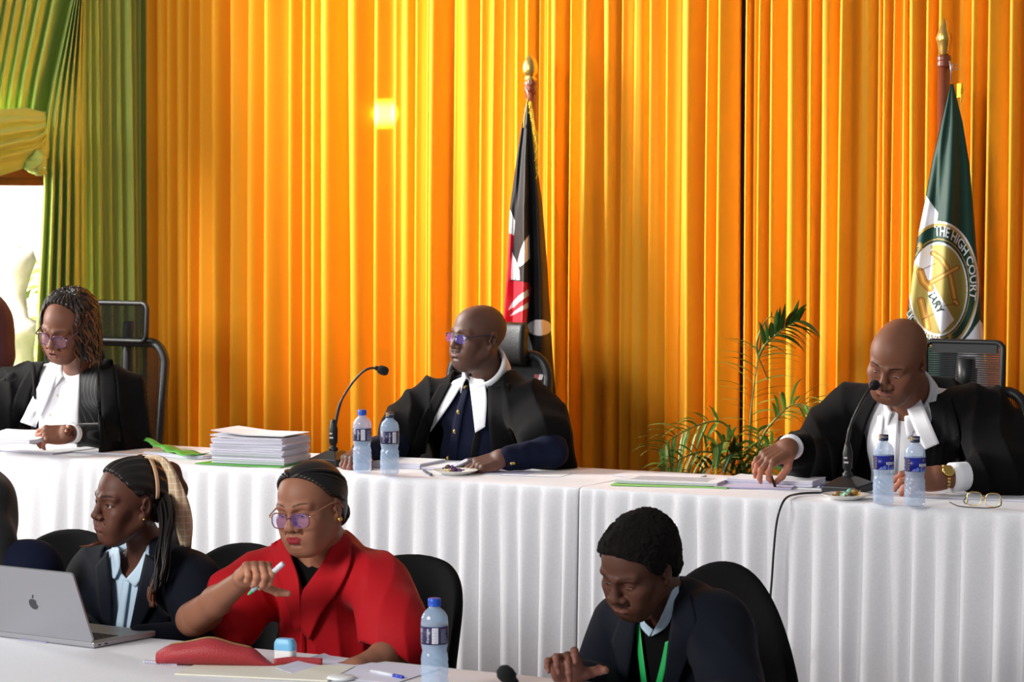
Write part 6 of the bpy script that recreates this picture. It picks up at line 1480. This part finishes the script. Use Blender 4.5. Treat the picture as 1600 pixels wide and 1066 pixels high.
p.strip_part('shirt_placket', M['white_shirt'], base, [(1372, 650), (1366, 700), (1360, 770)], [(1381, 650), (1376, 700), (1371, 770)], off=.004, nv=4)
p.cuff(p.J(1234, 698, 9.20), j['elR'], .042, .035, -.002); p.cuff(p.J(1480, 747, 8.92), j['elL'], .048, .085, -.014)
m = MB(); w0 = p.J(1474, 746, 8.92); d = (w0 - Vector(j['elL'])).normalized(); a = w0 - d * .004
for k in range(20):
    g_ = 2 * pi * k / 20; u = d.orthogonal().normalized(); q = d.cross(u); c = a + u * (.0355 * cos(g_)) + q * (.0355 * sin(g_)); m.ball(c, (.0075, .0075, .0062), 8, 6)
p.add(m.build('watch_strap', M['gold'])); m = MB(); fd = (p.dirl((.1, -.8, .6))); fd = (fd - d * fd.dot(d)).normalized(); q0 = a + fd * .036; m.tube([q0 - fd * .003, q0 + fd * .006, q0 + fd * .009], [.020, .020, .016], 24); p.add(m.build('watch_case', M['gold']))
p.lower(j, M['trouser']); p.finish(j, 1.1)
wt = p.M @ tr_[0]; wt2 = p.M @ tr_[4]
pen('white and black pen held in the reaching hand of the right judge', wt.lerp(wt2, .5) + Vector((.02, -.004, -.05)), wt.lerp(wt2, .5) + Vector((-.018, -.012, .052)), [M['blk'], M['penw'], M['blk']])
# ------------------------------------------------------------------ young woman with cream scarf (front left)
p = Person('young person with braids and a cream hair scarf, navy blazer, looking left', 232, 7.98, TY2, 0, .40)
h = dict(skin=S(98, 60, 47), w=.93, jaw=.84, nose=1.12, lips=1.15, open=.62, look=(.12, -1, .02), lash=.9, lipcol=S(112, 66, 60), brow_a=.8, neck=.045, brow_t=.0034)
nk = p.J(228, 872, 7.88); p.set_head(203, 784, 7.80, -53, 1, 5, 1.02, h, nk)
j = dict(neck=nk, pel=Vector((0, .02, .46)), shL=p.J(303, 918, 7.70), shR=p.J(152, 900, 8.08), elL=p.J(322, 1010, 7.55), wrL=p.J(225, 1012, 7.45), elR=p.J(126, 1000, 7.86), wrR=p.J(120, 1000, 7.6))
p.hand('L', j['wrL'], (-.8, -.5, -.1), (0, .1, -1), j['elL'], REST, sc=.9, res=.003); p.hand('R', j['wrR'], (.1, -.9, -.1), (0, .1, -1), j['elR'], REST, sc=.9, res=.003)
shirt = p.torso(j, .004, .88, arms=False); shirt.add(rc(nk, nk.lerp(p.from_head((0, .02, -.12)), .35), .062, .058), .03)
shirt.cut(polyprism([(181, 840), (232, 845), (222, 878), (204, 910), (190, 895)], 7.8, p.M, lambda P: P[..., 1] - float(nk.y)), .003); p.vol_part('shirt', shirt, .005, M['blue_shirt'])
base = p.torso(j, .010, .88, arms=False); base.add(rc(nk, nk.lerp(p.from_head((0, .02, -.12)), .35), .064, .060), .03)
jk = p.torso(j, .020, .92, sl=(.058, .054, .046))
jk.cut(polyprism([(172, 830), (236, 838), (229, 880), (214, 930), (200, 1000), (170, 1000), (176, 930), (170, 895), (160, 870)], 7.8, p.M, lambda P: P[..., 1] - float(nk.y) - .01), .003); jk.disp(drape(.004, 30, (.7, .6, .5), 41)); jk.disp(folds(.004, 12, 12, 8, 41)); p.vol_part('blazer', jk, .0055, M['suit'])
jb = p.torso(j, .023, .92, arms=False)
p.strip_part('lapel', M['suit'], jb, [(229, 866), (218, 915), (203, 985)], [(244, 878), (247, 928), (212, 990)], off=.001, thick=.004); p.strip_part('lapel', M['suit'], jb, [(150, 885), (153, 930), (165, 985)], [(170, 862), (174, 915), (175, 985)], off=.001, thick=.004)
p.strip_part('shirt_collar', M['blue_shirt'], base, [(178, 848), (172, 870), (162, 897)], [(187, 858), (188, 885), (180, 905)], off=.010); p.strip_part('shirt_collar', M['blue_shirt'], base, [(227, 862), (215, 885), (198, 905)], [(234, 866), (228, 892), (212, 918)], off=.012)
p.strip_part('placket', M['blue_shirt'], base, [(193, 906), (187, 945), (180, 990)], [(203, 910), (198, 945), (192, 990)], off=.003, nv=4)
M['braid'] = mat('black_braid_hair', S(26, 20, 19), .42, spec=.45); M['braid_cop'] = mat('copper_braid_hair', S(98, 52, 30), .45, spec=.4)
line = [(-.13, .2), (-.080, .098), (-.066, .084), (-.05, .064), (-.032, .044), (-.012, .026), (.004, .032), (.022, .022), (.04, -.03), (.07, -.06), (.15, -.06)]
p.hair_cap('hair', M['braid'], .0065, line, res=.0022, disp=lambda P: (.0016 * np.sin((np.arctan2(P[..., 0], P[..., 2] - .0 + .35 * (P[..., 1] + .1))) * 34)).astype(np.float32))
m = MB(); rs = random.Random(21)
tie = Vector((0, .098, .075))
v = Vol(); v.add(rc((0, .09, .07), (0, .125, .07), .030, .028), .01); v.add(rc((0, .125, .07), (0, .150, .02), .028, .026), .02); v.add(rc((0, .150, .02), (0, .152, -.05), .026, .012), .02); v.disp(lambda P: (.002 * np.sin(P[..., 0] * 500)).astype(np.float32))
V, Fq = v.mesh(.003); o = bpy.data.objects.new('ponytail', fast_mesh('ponytail', p.from_head_np(V), Fq, [M['braid_cop']])); COL.objects.link(o); p.add(o)
for nm, mt, cnt, paths in (('braids', M['braid'], 54, [[(262, 770), (268, 800), (262, 840), (256, 880), (250, 905)], [(248, 795), (252, 830), (246, 870), (244, 905), (240, 930)]]), ('braid_ends', M['braid_cop'], 26, [[(252, 850), (250, 890), (243, 925), (238, 950)], [(246, 870), (238, 905), (232, 935), (243, 945)]])):
    m = MB()
    for k in range(cnt):
        f = rs.random(); a, b = paths; n_ = min(len(a), len(b)); jx = rs.gauss(0, 4); dd = rs.uniform(-.03, .05)
        pts = [p.J(lerp(a[i][0], b[i][0], f) + jx * (.5 + .5 * i / n_) + rs.gauss(0, 1.2), lerp(a[i][1], b[i][1], f), (7.78, 7.72, 7.66, 7.64, 7.63)[i] - dd) for i in range(n_)]
        m.tube(spline(pts, 18), [lerp(.0042, .0018, i / 17) for i in range(18)], 6)
    p.add(m.build(nm, mt))
m = MB()
for k in range(14):
    f = k / 13; m.tube(spline([p.J(272 + f * 6, 790, 7.84), p.J(270 + 10 * f, 830, 7.80), p.J(266 + 14 * f, 862, 7.8), p.J(270 + 12 * f, 880, 7.82)], 16), .0034, 6)
m.tube(spline([p.J(275, 800, 7.82), p.J(284, 822, 7.8), p.J(288, 845, 7.79), p.J(282, 858, 7.79)], 14), .002, 6); p.add(m.build('loose_braids', M['braid'])); m = MB(); m.tube(spline([p.J(172, 846, 7.80), p.J(150, 850, 7.76), p.J(138, 853, 7.76), p.J(124, 854, 7.78)], 14), [lerp(.007, .001, i / 13) for i in range(14)], 6); p.add(m.build('hair_tip', M['braid_cop']))
sm = mat('cream_scarf', S(226, 196, 160), .7); nt = sm.node_tree; br = nt.nodes.new('ShaderNodeTexBrick'); br.inputs['Scale'].default_value = 26; br.offset = 0; br.inputs['Color1'].default_value = S(220, 190, 152); br.inputs['Color2'].default_value = S(214, 184, 146); br.inputs['Mortar'].default_value = S(240, 222, 196); br.inputs['Mortar Size'].default_value = .035; br.inputs['Brick Width'].default_value = .5; br.inputs['Row Height'].default_value = .5
tc = nt.nodes.new('ShaderNodeTexCoord'); mp = nt.nodes.new('ShaderNodeMapping'); mp.inputs['Rotation'].default_value = (pi / 2, .5, 0); nt.links.new(tc.outputs['Object'], mp.inputs[0]); nt.links.new(mp.outputs[0], br.inputs['Vector']); nt.links.new(br.outputs[0], nt.nodes['Principled BSDF'].inputs['Base Color'])
Lf = spline([(226, 714, 0), (248, 722, 0), (262, 745, 0), (266, 780, 0), (274, 815, 0), (282, 852, 0)], 26); Rt = spline([(230, 712, 0), (256, 716, 0), (276, 742, 0), (292, 778, 0), (300, 815, 0), (299, 858, 0)], 26)
dep = [7.78, 7.76, 7.75, 7.76, 7.78, 7.80]; P = []
for i in range(26):
    D_ = interp(i / 25 * 5, range(6), dep); P.append([tuple(p.J(*(tuple(Lf[i].lerp(Rt[i], k / 7))[:2]), D_ - .012 * sin(pi * k / 7) - .004 * sin(k * 2 + i * .5))) for k in range(8)])
m = MB(); m.grid(P, thick=.003); p.add(m.build('scarf', sm))
band = []
for i in range(30):
    a = R(lerp(-100, 100, i / 29)); d = Vector((sin(a), .30, cos(a) * 1.0)); band.append([tuple(p.from_head(p.scalp(d + Vector((0, o_, 0)), .012))) for o_ in (-.10, -.05, 0, .05)])
m = MB(); m.grid(band, thick=.002); p.add(m.build('scarf_band', mat('peach_scarf', S(236, 190, 152), .7)))
p.stud('L', M['gold'], .0048); p.lower(j, M['trouser']); p.finish(j, .88)

# ------------------------------------------------------------------ woman in red
p = Person('person in a red dress with gold-rimmed glasses, resting an elbow on the table', 528, 7.62, TY2, 0, .40)
h = dict(skin=S(150, 100, 77), w=1.0, jaw=1.0, nose=1.2, lips=1.25, open=.22, look=(-.1, -1, -.7), lash=.8, lipcol=S(140, 30, 44), brow_a=.7, brow_t=.0026, brow_dz=.003, neck=.051, full=1.0, lid_dark=.35, cheek=1.1)
nk = p.J(520, 876, 7.46); p.set_head(486, 792, 7.28, -31, 10, -4, .99, h, nk)
j = dict(neck=nk, pel=Vector((0, .02, .46)), shL=p.J(592, 916, 7.28), shR=p.J(424, 902, 7.66), elL=p.J(628, 1012, 7.12), wrL=p.J(560, 1042, 6.98), elR=p.J(302, 968, 7.42), wrR=p.J(384, 903, 7.22))
tr_, hpR = p.hand('R', j['wrR'], (.40, -.72, .42), (.12, -.42, -.88), j['elR'], [(66, 62, 30), (72, 66, 32), (76, 68, 32), (80, 70, 34)], sc=.96, res=.0019, forelen=None, wrad=(.028, .047), spread=(6, 2, -2, -6), thumb=((.55, -.75, .4), (.55, -.5, .45), (.7, -.2, .3)))
p.hand('L', j['wrL'], (-.8, -.5, -.1), (0, .1, -1), j['elL'], REST, sc=.92, res=.003, forelen=None, wrad=(.027, .043))
ua = Vol(); ua.add(rc(j['shR'], j['elR'], .056, .049), .01); V, Fq = ua.mesh(.004); p.chunks.append((V, Fq, np.tile(np.array(h['skin'][:3]), (len(V), 1)), 0))
inner = p.torso(j, -.004, .98, arms=False); inner.cut(polyprism([(440, 820), (540, 820), (510, 870), (482, 888), (462, 870)], 7.4, p.M, lambda P: P[..., 1] - float(nk.y)), .004); p.vol_part('undershirt', inner, .006, M['black_knit'])
dr = p.torso(j, .012, 1.0, arms=False, deep=1.05)
a, b = j['shL'], j['elL']; dr.add(rc(a + Vector((0, 0, .0)), a.lerp(b, .86), .088, .098), .03); dr.add(rc(a.lerp(b, .5) + p.dirl((.1, -.5, -.1)) * .03, a.lerp(b, .9) + p.dirl((-.3, -.4, -.4)) * .03, .08, .075), .03)
a, b = j['shR'], j['elR']; dr.add(rc(a, a.lerp(b, .45), .085, .085), .04); dr.add(rc(a.lerp(b, .2), a.lerp(b, .62) + Vector((.03, .02, -.05)), .08, .08), .03)
hem = polyprism([(505, 1066), (528, 1026), (545, 1010), (566, 1003), (600, 1018), (642, 1036), (660, 1080), (500, 1100)], 7.1, p.M, lambda P: P[..., 1] - float(nk.y) + .10); dr.cut(hem, .004)
dr.cut(polyprism([(436, 825), (540, 815), (527, 845), (500, 884), (474, 926), (466, 900), (452, 868)], 7.4, p.M, lambda P: P[..., 1] - float(nk.y) - .01), .004); dr.disp(drape(.0065, 34, (.9, .5, .25), 51, 3.0)); dr.disp(folds(.004, 12, 12, 9, 51)); p.vol_part('dress', dr, .0048, M['red'])
db = p.torso(j, .016, 1.0, arms=False, deep=1.05); db.add(rc(nk, nk.lerp(p.from_head((0, .03, -.10)), .5), .066, .064), .03)
p.strip_part('dress_collar', M['red'], db, [(529, 832), (508, 872), (486, 908), (473, 930), (472, 985)], [(546, 838), (548, 880), (528, 925), (502, 960), (484, 1000)], off=.012, thick=.005, nv=9, nu=20); p.strip_part('dress_collar', M['red'], db, [(424, 850), (428, 880), (446, 930), (462, 985)], [(446, 838), (456, 872), (468, 910), (472, 985)], off=.010, thick=.005, nv=8)
p.strip_part('center_seam', M['red'], db, [(471, 930), (470, 985), (470, 1030)], [(474, 930), (474, 985), (474, 1030)], off=.004, nv=3)
line = [(-.13, .2), (-.078, .106), (-.062, .094), (-.048, .078), (-.034, .058), (-.018, .040), (.0, .030), (.010, .034), (.024, .018), (.04, -.04), (.07, -.075), (.15, -.075)]
p.hair_cap('hair', M['braid'], .0025, line, res=.0024)
m = MB()
for sgn in (-1, 1):
    for k in range(10):
        a0 = (k + .4) / 10; st = Vector((sgn * .05, -.80, .64)).lerp(Vector((sgn * .95, -.40, .05)), a0) + Vector((sgn * .06, -.04, .12)) * sin(pi * a0); en = Vector((sgn * .12, .93, -.52)); ds = []
        for q in range(26):
            f = q / 25; d = st.normalized().slerp(en.normalized(), f); d.x += sgn * .16 * sin(pi * f) * a0 * .6; ds.append(d)
        pts = [p.from_head(q_) for q_ in p.on_skull(ds, .0042)]
        m.tube(pts, [.0030] + [lerp(.0066, .0056, q / 24) * (1 + .10 * (q % 2)) for q in range(25)], 7)
p.add(m.build('cornrows', M['braid']))
v = Vol(); v.add(ell((.0, .108, -.045), (.040, .026, .042))); v.disp(lambda P: (.003 * np.sin(np.arctan2(P[..., 2] + .045, P[..., 0]) * 3 + np.sqrt(P[..., 0] ** 2 + (P[..., 2] + .045) ** 2) * 420)).astype(np.float32)); V, Fq = v.mesh(.0028); o = bpy.data.objects.new('bun', fast_mesh('bun', p.from_head_np(V), Fq, [M['braid']])); COL.objects.link(o); p.add(o)
M['rosegold'] = mat('rose_gold_frame', S(206, 150, 122), .25, metal=.8); M['wine'] = mat('wine_rim', S(120, 66, 60), .3)
p.glasses(M['wine'], M['rosegold'], M['lens_blue'], w=.0275, h=.0205, cz=-.010, p=2.9, thick=.0017, y=-.107, tz=.010); p.stud('L', M['gold'], .0075)
p.lower(j, M['trouser'], 'skirt'); p.finish(j, .96)
c_ = p.M @ hpR((.022, -.034, .072)); ax_ = Vector((.60, -.25, .55)).normalized()
mk = root('marker', 'white highlighter pen with a mint tip in the hand of the woman in red', 'pen', c_); a = -ax_ * .062; b = ax_ * .075
m = MB(); m.tube([a + ax_ * .018, a + ax_ * .088], .0062, 14); m.build('barrel', mat('pale_blue_barrel', S(170, 200, 214), .35), mk)
m = MB(); m.tube([a + ax_ * .088, b - ax_ * .004, b], [.0076, .0074, .006], 14); m.build('cap', M['penw'], mk)
m = MB(); m.tube([a, a + ax_ * .004, a + ax_ * .018], [.0018, .0032, .0058], 12); m.build('tip', mat('mint_tip', S(70, 205, 140), .4), mk)

# ------------------------------------------------------------------ man with green lanyard
p = Person('person in a dark blue suit with a green lanyard, looking down at the front table', 1062, 7.10, TY2, 0, .40)
h = dict(skin=S(90, 56, 43), w=.98, jaw=.98, nose=1.2, lips=1.05, open=.15, look=(0, -1, -.8), lipcol=S(120, 76, 66), brow_a=.4, neck=.051, stubble=[('mustache', S(24, 17, 15), .6), ('goatee', S(26, 18, 16), .35)], lid_dark=.2)
nk = p.J(1054, 958, 6.98); p.set_head(998, 884, 6.84, -44, 27, 8, 1.03, h, nk)
j = dict(neck=nk, pel=Vector((0, .02, .45)), shL=p.J(1122, 985, 6.84), shR=p.J(976, 978, 7.20), elL=p.J(1152, 1105, 6.62), wrL=p.J(1085, 1120, 6.5), elR=p.J(934, 1085, 7.02), wrR=p.J(906, 1062, 6.74))
p.hand('R', p.J(892, 1062, 6.74), (-.18, -.66, .62), (.05, -.68, -.62), j['elR'], [(12, 52, 34), (58, 40, 24), (26, 62, 36), (24, 50, 30)], sc=1.04, res=.0019, spread=(4, 4, -10, -24), slim=.92, thumb=((.85, -.25, .5), (.6, -.4, .7), (.5, -.5, .6)))
p.hand('L', j['wrL'], (-.7, -.6, -.1), (0, .1, -1), j['elL'], REST, sc=1.0, res=.003)
sw_ = p.torso(j, .004, .96, arms=False); sw_.add(rc(nk, nk.lerp(p.from_head((0, .03, -.10)), .25), .062, .058), .03); sw_.cut(polyprism([(996, 950), (1064, 890), (1054, 960), (1020, 992)], 6.8, p.M, lambda P: P[..., 1] - float(nk.y) + .0), .004); p.vol_part('sweater', sw_, .0055, M['black_knit'])
jk = p.torso(j, .022, 1.0, sl=(.058, .056, .040), fw=.72); jk.cut(polyprism([(992, 930), (1066, 885), (1060, 945), (1046, 1008), (1036, 1100), (976, 1100), (984, 1040), (994, 985)], 6.8, p.M, lambda P: P[..., 1] - float(nk.y) - .01), .003)
jk.disp(drape(.005, 28, (.7, .6, .5), 61)); jk.disp(folds(.004, 10, 10, 8, 61)); p.vol_part('jacket', jk, .0055, M['suit'])
jb = p.torso(j, .026, 1.0, arms=False); base = p.torso(j, .006, .96, arms=False); cl = p.torso(j, .010, .96, arms=False); cl.add(rc(nk, nk.lerp(p.from_head((0, .03, -.10)), .7), .066, .062), .03)
p.strip_part('lapel', M['suit'], jb, [(1059, 900), (1054, 950), (1045, 1010), (1037, 1080)], [(1072, 915), (1088, 965), (1086, 1000), (1056, 1080)], off=.008, thick=.004, nv=8); p.strip_part('lapel', M['suit'], jb, [(972, 960), (956, 1005), (960, 1040), (972, 1080)], [(994, 968), (989, 1010), (984, 1045), (980, 1080)], off=.006, thick=.004)
p.strip_part('shirt_collar', M['blue_shirt'], cl, [(1021, 986), (1036, 958), (1060, 898)], [(1017, 995), (1044, 976), (1061, 925)], off=.008); p.strip_part('shirt_collar', M['blue_shirt'], cl, [(1003, 958), (1006, 972), (1020, 985)], [(995, 965), (1002, 982), (1014, 995)], off=.008)
M['lan'] = mat('green_lanyard_ribbon', S(36, 178, 92), .5)
p.strip_part('lanyard', M['lan'], base, [(993, 978), (997, 1020), (1004, 1080)], [(1000, 976), (1005, 1020), (1013, 1080)], off=.014, nv=4, thick=.0015); p.strip_part('lanyard', M['lan'], base, [(1040, 1004), (1032, 1040), (1022, 1080)], [(1048, 1000), (1041, 1040), (1033, 1080)], off=.014, nv=4, thick=.0015)
M['afro'] = mat('short_afro_hair', S(24, 19, 17), .85, spec=.2, bump=1.0, bscale=380)
p.hair_cap('hair', M['afro'], .0105, [(-.14, .2), (-.088, .088), (-.076, .074), (-.062, .064), (-.05, .050), (-.040, .024), (-.02, .004), (-.004, -.004), (.010, .022), (.026, .0), (.045, -.045), (.075, -.07), (.15, -.07)], res=.0024, disp=lambda P: (.0022 * vnoise(P.reshape(-1, 3) * 190, 3).reshape(P.shape[:-1]) + .003 * vnoise(P.reshape(-1, 3) * 60, 4).reshape(P.shape[:-1])).astype(np.float32), top=.002, ek=.008)
p.lower(j, M['trouser']); p.finish(j, .95)

# ------------------------------------------------------------------ two people at the left edge
M['maroon'] = mat('maroon_cloth', S(70, 30, 36), .8, sheen=.3, bump=.1, bscale=300); M['hijab'] = mat('black_headscarf_cloth', S(18, 17, 19), .85, sheen=.3, bump=.12, bscale=300)
def veiled(label, px, D, yaw, floor, seat, hd, nkp, mt, sh, body_mt, shoulders, drape, lean_head):
    p = Person(label, px, D, yaw, floor, seat); h = dict(skin=S(100, 66, 52), w=.96, jaw=.95, nose=1.1, open=.5, neck=.048)
    nk = p.J(*nkp); p.set_head(*hd[:3], *lean_head, 1.0, h, nk); a, b = shoulders; j = dict(neck=nk, pel=Vector((0, .02, seat + .06)), shL=p.J(*a), shR=p.J(*b))
    for s_, sg_ in (('L', 1), ('R', -1)):
        e = Vector(j['sh' + s_]) + Vector((sg_ * .04, -.06, -.26)); j['el' + s_] = e; j['wr' + s_] = e + Vector((-sg_ * .06, -.22, .02)); p.hand(s_, j['wr' + s_], (-.3 * sg_, -.9, -.1), (0, .1, -1), e, REST, sc=.92, res=.003)
    b_ = p.torso(j, .018, .94, sl=(.060, .056, .046)); b_.disp(folds(.007, 11, 11, 8, 71)); p.vol_part('jacket' if body_mt != mt else 'robe', b_, .006, body_mt)
    v = Vol(); c = p.hc; v.add(ell(p.from_head((0, .022, .030)), (.095, .118, .106), p.hR), .02); v.add(rc(p.from_head((0, .05, -.05)), nk + Vector((0, .02, 0)), .085, .10), .05); v.add(ell(nk + Vector((0, -.01, -.03)), (.15, .12, .07)), .05)
    for q, r in drape: v.add(rc(p.J(*q[0]), p.J(*q[1]), r[0], r[1]), .05)
    v.cut(ell(p.from_head((0, -.10, -.015)), (.058, .075, .078), p.hR), .01); v.disp(folds(.008, 14, 14, 9, 73)); p.vol_part('headscarf', v, .0055, mt); p.lower(j, M['trouser']); p.finish(j, .9)
veiled('person in a dark maroon headscarf at the left edge beside the window', -32, 11.35, TY, DAIS, .47, (-30, 512, 11.2), (-36, 594, 11.3), M['maroon'], None, M['maroon'], ((30, 640, 11.15), (-90, 640, 11.6)), [(((-20, 484, 11.2), (-5, 560, 11.2)), (.06, .055)), (((-5, 560, 11.2), (-16, 620, 11.2)), (.055, .07))], (-40, 5, 0))
veiled('person in a black headscarf and navy jacket at the left edge, behind the laptop', -40, 8.15, TY2, 0, .40, (-46, 800, 8.0), (-36, 880, 8.08), M['hijab'], None, M['navy'], ((52, 893, 7.9), (-110, 895, 8.3)), [(((-26, 790, 8.0), (-10, 850, 7.95)), (.065, .06)), (((-10, 850, 7.95), (2, 890, 7.9)), (.06, .05))], (-50, 8, 0))
